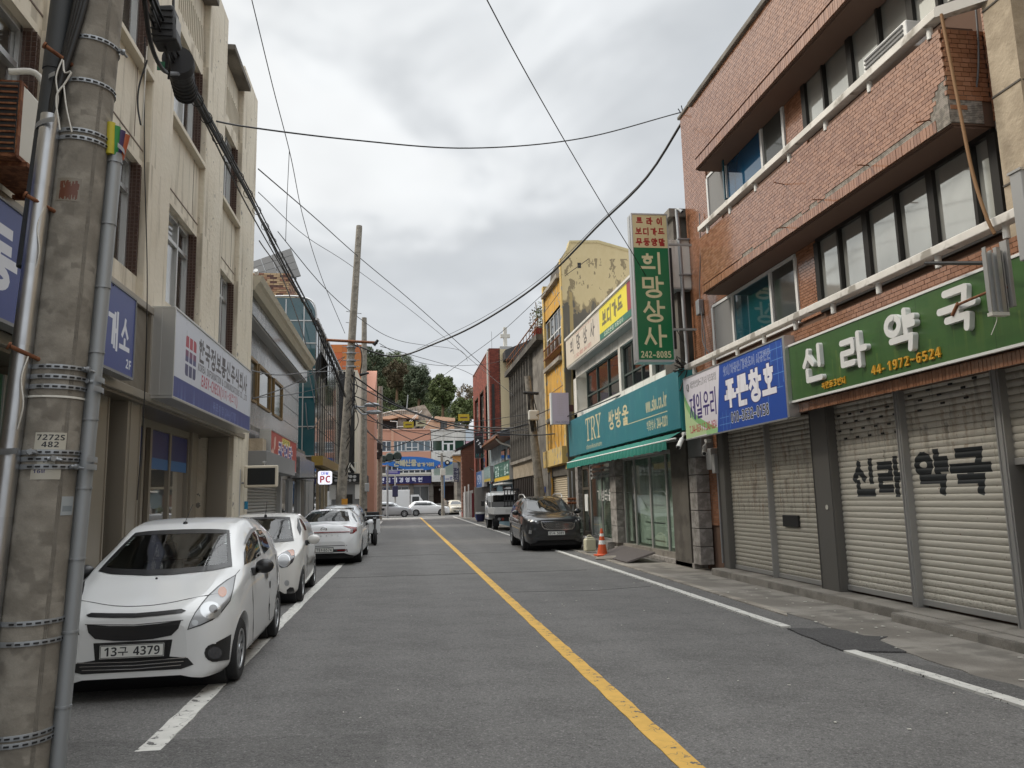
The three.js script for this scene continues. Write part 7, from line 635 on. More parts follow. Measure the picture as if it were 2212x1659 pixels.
// wires: both ends are real places on poles and walls; W(label, points, radius)
const W = (label, pts, r = .012, m = M.cable, n = 40) => single('cable', label, 'cable', tube(pts, r, n, 5), m);
const zAt = (f, x, y, z) => onZ(f(x, y), z), V2 = (x, y) => [x, y];
{ const path = [[V2(325, 0), -7.2], [V2(372, 120), -8.2], [V2(430, 230), -9.6], [V2(540, 430), -13.5], [V2(620, 585), -18.5], [V2(680, 700), -23.5], [V2(745, 858), -29.8]].map(([p, z]) => onZ(p, z)); const off = [[0, 0, 0], [.05, .04, 0], [-.04, .06, .05], [.03, -.05, 0], [-.05, -.03, .05], [0, .1, 0]]; const lab = ['thickest black cable of the overhead bundle', 'black cable above the thickest one in the overhead bundle', 'loose black cable at the back of the overhead bundle', 'black cable hanging lowest in the overhead bundle', 'black cable inside the overhead bundle near the wall', 'black cable on top of the overhead bundle']; off.forEach((o, k) => W(lab[k], path.map((p, i) => [p[0] + o[0] * (i ? 1 : .5) + (k > 1 ? .03 * Math.sin(i * 2.1 + k) : 0), p[1] + o[1] + (k > 1 ? .05 * Math.cos(i * 1.7 + k) : 0), p[2]]), k ? .013 : .02, M.cable, 90)); const gs = []; for (let i = 0; i < 22; i++) { const t = .22 + i * .034, c = new THREE.CatmullRomCurve3(path.map(V)).getPoint(t), g = new THREE.TorusGeometry(.075, .006, 4, 14); g.rotateX(.4); g.translate(c.x, c.y + .03, c.z); gs.push(g); } ground('lashing_rings', gs, M.cable, 'wire rings lashing the overhead cable bundle', { kind: 'stuff' });
  const A = onZ(V2(385, 132), -8.3), B = onZ(V2(402, 205), -9.0); const s = thing('splice_closure', 'black ribbed cylinder splice closure on the cable bundle', 'cable joint', A); const d = V(B).sub(V(A)).normalize(), at = (t) => V(A).addScaledVector(d, t), L = V(A).distanceTo(V(B)); part('body', rod(A, B, .14, .12, 20), M.black, s); for (let i = 0; i < 7; i++) part('rib', rod(at(.18 + i * .08).toArray(), at(.2 + i * .08).toArray(), .135, .135, 18), M.blackSoft, s); part('cap', rod(at(-.03).toArray(), at(.1).toArray(), .165, .165, 20), M.blackSoft, s); part('green_tag', bx(A[0] - .2, A[0] - .12, A[1] - .15, A[1] - .05, A[2] + .05, A[2] + .06), std([.01, .12, .06], .6), s);
  const Q = onZ(V2(358, 62), -7.7), bxx = thing('terminal_box', 'black square terminal box hanging on the cable bundle', 'box', Q); const g = new RoundedBoxGeometry(.24, .40, .22, 2, .03); g.rotateZ(.12); g.translate(...Q); part('case', g, M.black, bxx); for (let i = 0; i < 5; i++) part('rib', rbx(Q[0] - .11, Q[0] + .1, Q[1] - .15 + i * .07, Q[1] - .13 + i * .07, Q[2] + .11, Q[2] + .122, .004), M.blackSoft, bxx); part('label', bx(Q[0] + .122, Q[0] + .126, Q[1] - .15, Q[1] + .1, Q[2] - .08, Q[2] + .08), M.greyLight, bxx); part('loop', [tube([[Q[0] - .06, Q[1] + .18, Q[2]], [Q[0] - .1, Q[1] + .4, Q[2]], [Q[0] + .03, Q[1] + .5, Q[2]], [Q[0] + .07, Q[1] + .2, Q[2]]], .014, 20, 6), tube([[Q[0], Q[1] - .2, Q[2]], [Q[0] + .05, Q[1] - .35, Q[2]], [Q[0] + .02, Q[1] - .5, Q[2] - .1]], .012, 14, 5)], M.cable, bxx); }
W('black drop cable curving down before the cream building', [onZ(V2(312, 0), -6.8), onZ(V2(325, 90), -7.1), onZ(V2(352, 150), -7.6), onZ(V2(385, 160), -8.2)], .022); W('thin black wire dangling from the pole cables', [onZ(V2(318, 130), -6.6), onZ(V2(300, 190), -6.6), onZ(V2(298, 230), -6.6), onZ(V2(304, 270), -6.6)], .008); W('thin white wire dangling beside the thin black wire', [onZ(V2(318, 100), -6.7), onZ(V2(312, 200), -6.7), onZ(V2(308, 272), -6.7)], .006, M.whiteCord); W('long thin vertical cable down the cream wall', [onX(V2(313, 80), -3.35), onX(V2(312, 330), -3.35), onX(V2(318, 620), -3.3), onX(V2(310, 900), -3.3), onX(V2(296, 1080), -3.3)], .007);
W('black cable crossing the street below the clouds', [onZ(V2(468, 262), -11), onZ(V2(520, 272), -11.5), onZ(V2(760, 302), -13), onZ(V2(1010, 320), -14.2), onZ(V2(1250, 300), -15), onZ(V2(1470, 243), -15.6)], .014); W('thick black cable sweeping from the tiled building to the far pole', [onZ(V2(1482, 250), -15.6), onZ(V2(1400, 380), -17), onZ(V2(1290, 490), -19.5), onZ(V2(1180, 600), -22), onZ(V2(1050, 690), -25), onZ(V2(950, 738), -27.5), onZ(V2(850, 770), -29), onZ(V2(765, 745), -29.8)], .032); W('thin wire running alongside the thick sweeping cable', [onZ(V2(1484, 246), -15.6), onZ(V2(1400, 376), -17), onZ(V2(1290, 484), -19.5), onZ(V2(1180, 592), -22), onZ(V2(1050, 682), -25), onZ(V2(900, 755), -28.5)], .008);
W('dark wire slanting from the top of the picture to the green sign tower', [onZ(V2(1052, 0), -8), onZ(V2(1110, 110), -9), onZ(V2(1200, 270), -11), onZ(V2(1300, 440), -13), onZ(V2(1380, 570), -14.3), onZ(V2(1480, 745), -15.5)], .008); W('thin wire falling from the sky to a knot near the cream building', [onZ(V2(544, 0), -14), onZ(V2(590, 190), -16), onZ(V2(625, 325), -18), onZ(V2(655, 470), -22), onZ(V2(695, 600), -26), onZ(V2(745, 720), -29.8)], .010); W('thin wire hanging straight from the knot', [onZ(V2(625, 325), -18), onZ(V2(620, 430), -19), onZ(V2(617, 520), -20)], .008);
W('long wire from the cream roof over the tall pole', [onX(V2(558, 365), -3.3), onZ(V2(680, 470), -24), onZ(V2(775, 555), -30), onZ(V2(900, 660), -35), onZ(V2(1060, 805), -40)], .016); W('fainter wire just below the long roof wire', [onX(V2(558, 415), -3.3), onZ(V2(660, 510), -24), onZ(V2(760, 575), -30), onZ(V2(900, 680), -35), onZ(V2(1110, 855), -30)], .010); W('wire from the tall pole past its step bolts towards the arch', [onZ(V2(600, 500), -25), onZ(V2(690, 610), -27), onZ(V2(780, 690), -32), onZ(V2(860, 735), -40), onZ(V2(1000, 760), -55), onZ(V2(1010, 780), -52)], .014);
const wl = [['dark cable from the tall pole to the leaning pole', [[765, 855, -29.8], [840, 885, -29.8], [950, 925, -29.7], [1060, 935, -29.6], [1140, 915, -29.5]], .02], ['stout cable drooping over the street end', [[760, 810, -29.8], [870, 880, -33], [980, 915, -36], [1090, 925, -33], [1150, 915, -29.5]], .03], ['green grey cable from the tall pole to the leaning pole', [[762, 828, -29.8], [860, 878, -29.7], [1000, 925, -29.6], [1140, 940, -29.5], [1260, 930, -27]], .024], ['thin wire rising to the yellow building', [[1140, 905, -29.5], [1220, 870, -28], [1320, 828, -25], [1480, 775, -15.6]], .018], ['black cable passing under the small tower sign', [[1150, 928, -29.5], [1300, 870, -22], [1420, 815, -18], [1480, 770, -15.6]], .018], ['thin wire from the leaning pole to the brick building', [[1140, 908, -29.5], [1060, 925, -40], [1020, 940, -50]], .014], ['long sagging wire before the wooded hill', [[785, 905, -30], [900, 935, -32], [1020, 945, -31], [1140, 925, -29.6]], .014], ['upper wire before the wooded hill', [[785, 870, -30], [880, 905, -32], [1000, 912, -31], [1140, 895, -29.6]], .012], ['wire across the street to the far brown pole', [[760, 870, -30], [830, 920, -45], [900, 955, -62], [940, 970, -75]], .03], ['low wire hanging over the salmon building', [[790, 930, -47], [850, 965, -60], [930, 935, -55], [1020, 905, -50]], .035], ['wire from the far brown pole to the brick house', [[940, 978, -75], [985, 995, -70], [1030, 1020, -64]], .03], ['wire reaching the crossing from the pale pole', [[790, 925, -47], [815, 950, -60], [860, 975, -70], [940, 972, -75]], .03], ['thin wire over the yellow warning tags', [[800, 948, -40], [900, 955, -38], [1000, 930, -34], [1140, 930, -29.6]], .012], ['wire from the crossarm towards the grey building', [[820, 742, -29.9], [880, 775, -34], [960, 790, -38], [1060, 785, -40], [1105, 770, -38]], .012], ['faint wire from the crossarm to the red brick building', [[822, 748, -29.9], [900, 770, -38], [1000, 800, -48], [1030, 815, -51.4]], .014], ['wire climbing from the grey building to the sky', [[905, 850, -40], [1000, 780, -38], [1080, 720, -34], [1190, 620, -28], [1270, 560, -24]], .012], ['grey wire bundle along the marble wall', [[540, 800, -18.1], [600, 810, -22], [660, 805, -26], [745, 800, -29.8]], .016], ['black wire from the white sign corner to the tall pole', [[545, 862, -17], [620, 835, -22], [690, 800, -26], [745, 770, -29.8]], .014], ['second black wire from the white sign corner', [[545, 860, -17], [640, 850, -22], [700, 835, -26], [748, 815, -29.8]], .010], ['pale wire looping before the glass building', [[560, 520, -26], [610, 600, -29], [665, 760, -31], [690, 900, -31.8], [668, 930, -31.8], [660, 870, -31.8]], .022], ['pale wire fan from the penthouse to the marble roof', [[610, 665, -32.8], [640, 720, -31.8], [665, 800, -31.5], [680, 870, -31.5]], .016], ['short wire from the cornice to the tall pole', [[690, 830, -29], [720, 800, -29.5], [745, 770, -29.8]], .01]];
for (const [l, p, r] of wl) W(l, p.map(([x, y, z]) => onZ([x, y], z)), r, /pale|grey wire/.test(l) ? M.cableGrey : M.cable);
for (const [x, y, z, l, c] of [[1040, 1295, -38, 'yellow warning tag hanging lowest on the wires', [.55, .40, .03]], [1915, 1183, -34, 'yellow warning tag hanging near the red brick building', [.55, .40, .03]], [1235, 1275, -38, 'cream warning tag hanging on the wires', [.6, .55, .36]]]) { const p = onZ(sC(x, y), z), t = thing('wire_tag', l, 'tag', p); part('plate', rbx(p[0] - .25, p[0] + .25, p[1] - .15, p[1] + .15, z - .01, z + .01, .005), std(c, .6), t); part('print', bx(p[0] - .16, p[0] + .16, p[1] - .03, p[1] + .03, z + .01, z + .014), M.wood, t); }
{ const p = onZ(V2(1482, 250), -15.6), t = thing('wire_anchor', 'black wire anchor with curled ends on the tiled building corner', 'wire bracket', p); part('bracket', [rod([p[0] + .02, p[1] - .1, p[2]], [p[0] + .18, p[1] - .1, p[2]], .035), rbx(p[0] + .05, p[0] + .16, p[1] - .2, p[1] + .05, p[2] - .05, p[2] + .05, .02)], M.black, t); for (const [a, b] of [[-.18, .16], [-.1, .24], [.04, .2]]) part('wire_end', tube([[p[0], p[1], p[2]], [p[0] + a * .5, p[1] + .03, p[2]], [p[0] + a, p[1] + b, p[2]]], .012, 10, 5), M.cable, t); }
{ const gs = [], p = [5.75, 4.05, -14.9]; seed_ = 17; for (let i = 0; i < 9; i++) gs.push(tube([[p[0] + rr(-.3, .05), p[1] + rr(-.1, .4), p[2] + rr(-.2, .2)], [p[0] + rr(-.1, .1), p[1] + rr(-.05, .1), p[2]], [p[0] + rr(-.25, .1), p[1] + rr(-.5, .2), p[2] + rr(-.2, .2)]], .012, 12, 5)); single('wire_tangle', 'tangle of black wires beside the blue and white sign', 'wires', gs, M.cable); }
/* ---------- cars: a lofted skin; panels, glass and lamps are patches cut to its surface ---------- */
function curve(pts) { pts = pts.slice().sort((a, b) => a[0] - b[0]); const n = pts.length, h = [], d = [], m = []; for (let i = 0; i < n - 1; i++) { h.push(pts[i + 1][0] - pts[i][0]); d.push((pts[i + 1][1] - pts[i][1]) / h[i]); } m[0] = d[0]; m[n - 1] = d[n - 2]; for (let i = 1; i < n - 1; i++) m[i] = d[i - 1] * d[i] <= 0 ? 0 : 2 / (1 / d[i - 1] + 1 / d[i]);
  return (z) => { if (z <= pts[0][0]) return pts[0][1]; if (z >= pts[n - 1][0]) return pts[n - 1][1]; let i = 0; while (z > pts[i + 1][0]) i++; const t = (z - pts[i][0]) / h[i], a = 2 * t ** 3 - 3 * t * t + 1, b = t ** 3 - 2 * t * t + t, c = -2 * t ** 3 + 3 * t * t, e = t ** 3 - t * t; return a * pts[i][1] + b * h[i] * m[i] + c * pts[i + 1][1] + e * h[i] * m[i + 1]; }; }
M.trimGrey = std([.22, .215, .205], .9); M.trimDark = std([.045, .045, .047], .8); M.trimSeat = std([.09, .09, .095], .9); M.carPane = new THREE.MeshPhysicalMaterial({ color: new THREE.Color().setRGB(.78, .84, .82), roughness: .02, transmission: 1, thickness: 0, ior: 1.6 });
M.carGlass = phy([.012, .014, .014], .025, { ior: 1.65 }); M.carBlack = phy([.012, .012, .013], .4, { clearcoat: .2 }); M.lampGlass = phy([.26, .265, .27], .3, { clearcoat: 1, clearcoatRoughness: .03, metalness: .2 }); M.lampInner = phy([.42, .43, .44], .3, { metalness: .6, clearcoat: .6 }); M.lampDark = phy([.05, .05, .055], .1, { clearcoat: 1, clearcoatRoughness: .02 }); M.amber = phy([.38, .13, .045], .15, { clearcoat: 1, clearcoatRoughness: .03 }); M.redLamp = phy([.16, .008, .012], .1, { clearcoat: 1, clearcoatRoughness: .02 }); M.chrome = std([.62, .63, .64], .12, 1); M.rim = std([.40, .41, .42], .32, .8);
const paint = (c, o = {}) => phy(c, .38, { clearcoat: 1, clearcoatRoughness: .03, ...o }); M.paintWhite = paint([.70, .71, .71]); M.paintPearl = paint([.69, .68, .65]); M.paintSilverWhite = paint([.70, .71, .72]); M.paintGrey = paint([.020, .021, .024], { metalness: .3 }); M.paintIvory = paint([.62, .57, .47]); M.paintSilver = paint([.36, .37, .38], { metalness: .5 });
const plateTex = (str, w = 512, h = 112) => printMat(w, h, (x, W, H) => { x.fillStyle = '#d9dad6'; x.fillRect(0, 0, W, H); x.strokeStyle = '#2a2a2a'; x.lineWidth = 5; x.strokeRect(6, 6, W - 12, H - 12); write(x, str, W * .06, H * .16, W * .88, H * .68, { color: '#1c1e24', lw: .12, aw: .62 }); }, { coat: .4 });
function makeCar(name, label, pos, ry, S) {
  const t = thing(name, label, 'car', pos, { local: true, ry, group: S.group }); t.scale.setScalar(S.k || .935); t.updateMatrixWorld(true);
  const top = curve(S.top), belt = curve(S.belt), wid = curve(S.wid), rw = curve(S.rw), bot = curve(S.bot), L2 = S.L / 2, N = 150, K = 36, P = [], I = [];
  for (let i = 0; i <= N; i++) {
    const z = -L2 * Math.cos(Math.PI * i / N), w = wid(z), T = top(z), B = Math.min(belt(z), T - .02), b0 = bot(z), R = Math.min(rw(z), w * .97), D = B - b0, bulge = S.bulge ?? .03;
    let arch = 0; for (const zc of S.axles) { const q = S.ar * S.ar - (z - zc) ** 2; if (q > 0) arch = Math.max(arch, S.wr + Math.sqrt(q)); }
    const C = new THREE.CatmullRomCurve3([[w * .90, b0], [w * .975, b0 + .10 * D], [w, b0 + .42 * D], [w * .992, b0 + .72 * D], [w * .965, b0 + .94 * D], [w * .945, B + .012], [lerp(w * .945, R, .5) + bulge * clamp((T - B) * 2), lerp(B, T, .5)], [R, T - Math.min(.07, (T - B) * .3)], [R * .86, T - Math.min(.022, (T - B) * .1)], [R * .45, T - .004], [0, T]].map(([x, y]) => new THREE.Vector3(x, y, 0)), false, 'catmullrom', .4);
    const row = C.getPoints(K).map((p) => [p.x, p.y]); for (const p of row) if (arch && p[0] > w * .8) p[1] = Math.max(p[1], Math.min(arch, B) + (p[1] - b0) * .04);
    for (let k = 0; k <= 2 * K; k++) { const p = k <= K ? row[k] : row[2 * K - k]; P.push(k <= K ? p[0] : -p[0], p[1], z); }
    if (i < N) for (let k = 0; k < 2 * K; k++) { const a = i * (2 * K + 1) + k, c = a + 2 * K + 1; I.push(a, a + 1, c + 1, a, c + 1, c); }
  }
  for (const i of [0, N]) for (let k = 0; k < K; k++) { const a = i * (2 * K + 1) + k, c = i * (2 * K + 1) + 2 * K - k, q = i ? [a, a + 1, c - 1, a, c - 1, c] : [a, c - 1, a + 1, a, c, c - 1]; I.push(...q); }   // the blunt ends
  const g = new THREE.BufferGeometry(); g.setAttribute('position', new THREE.Float32BufferAttribute(P, 3)); g.setIndex(I); g.computeVertexNormals(); const fl = g.attributes.normal; if (fl.getX(Math.floor(N / 2) * (2 * K + 1) + 12) < 0) { g.setIndex(I.map((_, i) => I[i - i % 3 + [0, 2, 1][i % 3]])); g.computeVertexNormals(); }
  const bvh = new MeshBVH(g), body = part('body', g, S.paint, t); const inv = t.matrixWorld.clone().invert();
  const cast = (o, d) => { const h = bvh.raycastFirst(new THREE.Ray(o, d), THREE.DoubleSide); if (!h) return null; const n = h.face.normal.clone(); if (n.dot(d) > 0) n.negate(); return { p: h.point, n }; };
  const eyeL = new THREE.Vector3(0, EYE, 0).applyMatrix4(inv);
  const from = { px: (a) => [eyeL, sight(a[0], a[1]).transformDirection(inv)], front: (a) => [new THREE.Vector3(a[0], a[1], 9), new THREE.Vector3(0, 0, -1)], rear: (a) => [new THREE.Vector3(a[0], a[1], -9), new THREE.Vector3(0, 0, 1)], side: (a) => [new THREE.Vector3(9, a[1], a[0]), new THREE.Vector3(-1, 0, 0)], top: (a) => [new THREE.Vector3(a[0], 9, a[1]), new THREE.Vector3(0, -1, 0)] };
  const hit = (how, a, off = .004) => { const h = cast(...from[how](a)); return h ? h.p.clone().addScaledVector(h.n, off) : null; };
  const dense = (pts, n) => { const o = []; pts.forEach((p, i) => { const q = pts[(i + 1) % pts.length]; for (let k = 0; k < n; k++) o.push([lerp(p[0], q[0], k / n), lerp(p[1], q[1], k / n)]); }); return o; };
  // a patch: the outline shrunk ring by ring towards its middle, every ring laid on the skin
  function patch(n, how, pts, mat, o = {}) {
    const out = dense(pts, o.n || 5), cen = o.c || pts.reduce((a, p) => [a[0] + p[0] / pts.length, a[1] + p[1] / pts.length], [0, 0]), R = o.rings || 7, P = [], I = [], m = out.length, off = o.off ?? .004;
    for (let r = 0; r <= R; r++) out.forEach((p) => { let k = 1 - r / R, h = null; for (let tr = 0; tr < 40 && !h; tr++) { h = hit(how, [lerp(cen[0], p[0], k), lerp(cen[1], p[1], k)], r === 0 && o.sink ? -.006 : off); k *= .97; } h ||= new THREE.Vector3(0, .5, 0); P.push(h.x, h.y, h.z); });
    for (let r = 0; r < R; r++) for (let i = 0; i < m; i++) { const a = r * m + i, b = r * m + (i + 1) % m; I.push(a, b, b + m, a, b + m, a + m); }
    const mk = (s) => { const g = new THREE.BufferGeometry(); g.setAttribute('position', new THREE.Float32BufferAttribute(P.map((v, i) => i % 3 ? v : v * s), 3)); g.setIndex(I); g.computeVertexNormals(); const nn = g.attributes.normal, c = Math.floor(m * R / 2); const q = new THREE.Vector3().fromBufferAttribute(nn, c), d = from[how](cen)[1].clone(); d.x *= s; if (q.dot(d) > 0) { g.setIndex(I.map((_, i) => I[i - i % 3 + [0, 2, 1][i % 3]])); g.computeVertexNormals(); } return g; };
    const a = part(n, mk(1), mat, o.on || t); if (o.mirror) part(n, mk(-1), mat, o.on || t); return a;
  }
  // a pane spanned between two edges, slightly domed, so that its reflection runs clean
  function pane(n, how, a, b, mat, dome = .012, o = {}) { const A = a.map((p) => hit(how, p, .004)), B = b.map((p) => hit(how, p, .004)), ok = A.map((q, i) => [q, B[i]]).filter(([q, r]) => q && r); const C = (l) => new THREE.CatmullRomCurve3(l, false, 'catmullrom', .5), ca = C(ok.map((q) => q[0])), cb = C(ok.map((q) => q[1])), N = 28, R = 9, P = [], I = []; const nv = from[how](a[Math.floor(a.length / 2)])[1].clone().negate(); nv.y += .8; nv.normalize(); for (let r = 0; r <= R; r++) for (let i = 0; i <= N; i++) { const q = ca.getPoint(i / N).lerp(cb.getPoint(i / N), r / R).addScaledVector(nv, dome * Math.sin(Math.PI * r / R)); const hh = cast(q.clone().add(nv), nv.clone().negate()); if (hh && hh.p.clone().sub(q).dot(nv) > -.005) q.copy(hh.p).addScaledVector(nv, .006); P.push(q.x, q.y, q.z); } for (let r = 0; r < R; r++) for (let i = 0; i < N; i++) { const k = r * (N + 1) + i; I.push(k, k + 1, k + N + 2, k, k + N + 2, k + N + 1); } const g = new THREE.BufferGeometry(); g.setAttribute('position', new THREE.Float32BufferAttribute(P, 3)); g.setIndex(I); g.computeVertexNormals(); if (new THREE.Vector3().fromBufferAttribute(g.attributes.normal, 130).dot(nv) < 0) { g.setIndex(I.map((_, i) => I[i - i % 3 + [0, 2, 1][i % 3]])); g.computeVertexNormals(); } if (mat === M.carPane) { const F = [], J = []; P.forEach((v, i) => F.push(v + nv.getComponent(i % 3) * .003)); for (let r = 0; r < R; r++) for (let i = 0; i < N; i++) if (!r || r === R - 1 || !i || i === N - 1) { const k = r * (N + 1) + i; J.push(k, k + 1, k + N + 2, k, k + N + 2, k + N + 1); } const f = new THREE.BufferGeometry(); f.setAttribute('position', new THREE.Float32BufferAttribute(F, 3)); f.setIndex(J); part('dark_border', f, M.carBlack, t); } return part(n, g, mat, t); }
  // outline given for one half (pixels): mirrored about the middle of the car, then laid on from the front or the rear
  const half = (pts) => { const q = pts.map((p) => hit('px', p, 0)).filter(Boolean).map((h) => [Math.abs(h.x), h.y]); return [...q, ...q.slice().reverse().map(([x, y]) => [-x, y])]; };
  function seam(pts, o = {}) { const Q = pts.map((p) => hit(o.how || 'side', p, .002)).filter(Boolean); if (Q.length < 2) return; const mk = (s) => new THREE.TubeGeometry(new THREE.CatmullRomCurve3(Q.map((q) => new THREE.Vector3(q.x * s, q.y, q.z)), false, 'catmullrom', .1), Q.length * 4, o.r || .004, 4); part(o.name || 'seam', mk(1), o.mat || M.carBlack, t); if (o.mirror !== false) part(o.name || 'seam', mk(-1), o.mat || M.carBlack, t); }
  // a real opening with a glass pane: the skin and its lining are cut along the outline, and the cabin shows through
  let lining = null;
  function opening(a, b, sg) { if (!lining) { const q = g.clone(), pp = q.attributes.position, nn = q.attributes.normal; for (let i = 0; i < pp.count; i++) pp.setXYZ(i, pp.getX(i) - .03 * nn.getX(i), pp.getY(i) - .03 * nn.getY(i), pp.getZ(i) - .03 * nn.getZ(i)); lining = part('lining', q, M.trimGrey, t); const cut1 = (c) => c.y < .5 || Math.abs(c.z) > L2 - .35; trim(lining, cut1); part('dashboard', [rbx(-.6, .6, .62, .90, .62, 1.0, .05), rbx(-.6, .6, .25, .34, -1.2, .9, .03)], M.trimDark, t); for (const s of [1, -1]) { part('seat', [rbx(s * .34 - .22, s * .34 + .22, .38, .56, -.25, .3, .06), rbx(s * .34 - .21, s * .34 + .21, .5, 1.04, -.36, -.2, .06), rbx(s * .34 - .12, s * .34 + .12, 1.06, 1.24, -.38, -.27, .04)], M.trimSeat, t); } part('rear_seat', [rbx(-.58, .58, .5, 1.0, -1.22, -1.05, .06)], M.trimSeat, t); const w = new THREE.TorusGeometry(.175, .016, 8, 26); w.rotateX(-.45); w.translate(.34, .92, .5); part('steering_wheel', [w, rod([.34, .92, .5], [.34, .85, .66], .03)], M.trimDark, t); }
    const cy = (a[0][1] + b[0][1]) / 2, poly2 = [...a, ...b.slice().reverse()].map(([x, y]) => [x * .965, lerp(cy, y, .95)]), ins = (x, y) => { let k = false; for (let i = 0, j = poly2.length - 1; i < poly2.length; j = i++) { const [xi, yi] = poly2[i], [xj, yj] = poly2[j]; if ((yi > y) !== (yj > y) && x < (xj - xi) * (y - yi) / (yj - yi) + xi) k = !k; } return k; }; for (const m of [body, lining]) trim(m, (c, n) => c.z * sg > -.6 && Math.abs(n.y) > .12 && c.z * sg > (sg > 0 ? -.2 : .2) && ins(c.x, c.y)); }
  function trim(m, drop) { const A = m.geometry.attributes, P = [], Q = [], U = [], a = new THREE.Vector3(), b = new THREE.Vector3(); for (let i = 0; i < A.position.count; i += 3) { a.set(0, 0, 0); b.set(0, 0, 0); for (let k = 0; k < 3; k++) { a.x += A.position.getX(i + k) / 3; a.y += A.position.getY(i + k) / 3; a.z += A.position.getZ(i + k) / 3; b.y += A.normal.getY(i + k) / 3; } if (drop(a, b)) continue; for (let k = 0; k < 3; k++) { P.push(A.position.getX(i + k), A.position.getY(i + k), A.position.getZ(i + k)); Q.push(A.normal.getX(i + k), A.normal.getY(i + k), A.normal.getZ(i + k)); U.push(0, 0); } } const q = new THREE.BufferGeometry(); q.setAttribute('position', new THREE.Float32BufferAttribute(P, 3)); q.setAttribute('normal', new THREE.Float32BufferAttribute(Q, 3)); q.setAttribute('uv', new THREE.Float32BufferAttribute(U, 2)); m.geometry = q; }
  // underside, arches, wheels
  part('underbody', [rbx(-S.wid0 * .8, S.wid0 * .8, .16, .42, -L2 * .92, L2 * .90, .04), ...S.axles.map((z) => rod([-S.wid0 * .86, S.wr + .02, z], [S.wid0 * .86, S.wr + .02, z], S.ar + .01, S.ar + .01, 24))], M.blackSoft, t);
  for (const z of S.axles) for (const s of [1, -1]) {
    const r = S.wr, x1 = S.track, x0 = x1 - S.tw, pr = [[r * .62, 0], [r * .9, -.005], [r * .975, .012], [r, .035], [r, S.tw - .035], [r * .975, S.tw - .012], [r * .9, S.tw + .004], [r * .66, S.tw - .002], [r * .62, S.tw - .02]].map(([a, b]) => new THREE.Vector2(a, b)); const g = new THREE.LatheGeometry(pr, 36); g.rotateZ(-Math.PI / 2); g.translate(x0, r, z); if (s < 0) g.scale(-1, 1, 1); if (s < 0) { const q = g.index.array; for (let i = 0; i < q.length; i += 3) [q[i], q[i + 1]] = [q[i + 1], q[i]]; g.computeVertexNormals(); }
    const w = part('wheel', g, M.rubber, t), gs = [rod([s * (x1 - .07), r, z], [s * (x1 - .05), r, z], r * .63, r * .63, 30)], dark = [];
    const rim = [], torus = new THREE.TorusGeometry(r * .61, .014, 6, 36); torus.rotateY(Math.PI / 2); torus.translate(s * (x1 - .012), r, z); rim.push(torus); const ns = S.spokes || 6; for (let k = 0; k < ns; k++) { const b = new THREE.BoxGeometry(.03, r * .56, S.spokeW || .055); b.translate(0, r * .3, 0); b.rotateX(k * 2 * Math.PI / ns); b.translate(s * (x1 - .028), r, z); rim.push(b); } rim.push(rod([s * (x1 - .05), r, z], [s * (x1 - .008), r, z], .055, .045, 16)); if (S.cover) rim.push(rod([s * (x1 - .05), r, z], [s * (x1 - .022), r, z], r * .6, r * .36, 30)); part('rim_back', gs, M.blackSoft, w); part('rim', rim, M.rim, w);
  }
  const mirror = (x, y, z, w, h, m, o = {}) => { for (const s of [1, -1]) { const g = new THREE.SphereGeometry(.5, 18, 12); g.scale(w, h, .13); g.translate(s * (x + w * .42), y, z); const k = part('mirror', g, m, t); part('mirror_base', [rod([s * (x - .02), y - h * .35, z - .02], [s * (x + w * .3), y - h * .25, z], .025, .03, 8), rbx(s > 0 ? x - .05 : -x - .0, s > 0 ? x + .0 : -x + .05, y - h * .6, y - h * .05, z - .08, z + .06, .01)], M.carBlack, k); } };
  return { t, S, hit, pane, opening, patch, half, seam, mirror, body, top };
}
const plateBox = (c, z, y, w, h, str, dir = 1, x = 0, tilt = 0) => { const g = rbx(x - w / 2 - .012, x + w / 2 + .012, y - h / 2 - .012, y + h / 2 + .012, Math.min(z, z + dir * .012), Math.max(z, z + dir * .012), .004); const p = part('number_plate', g, M.carBlack, c.t); const f = dir > 0 ? faceF(z + .014, x - w / 2, x + w / 2, y - h / 2, y + h / 2) : quad([x + w / 2, y - h / 2, z - .014], [x - w / 2, y - h / 2, z - .014], [x - w / 2, y + h / 2, z - .014], [x + w / 2, y + h / 2, z - .014]); part('plate_print', f, plateTex(str), p, { uv: true }); };
const rowGroup = 'white cars parked in a row along the kerb';

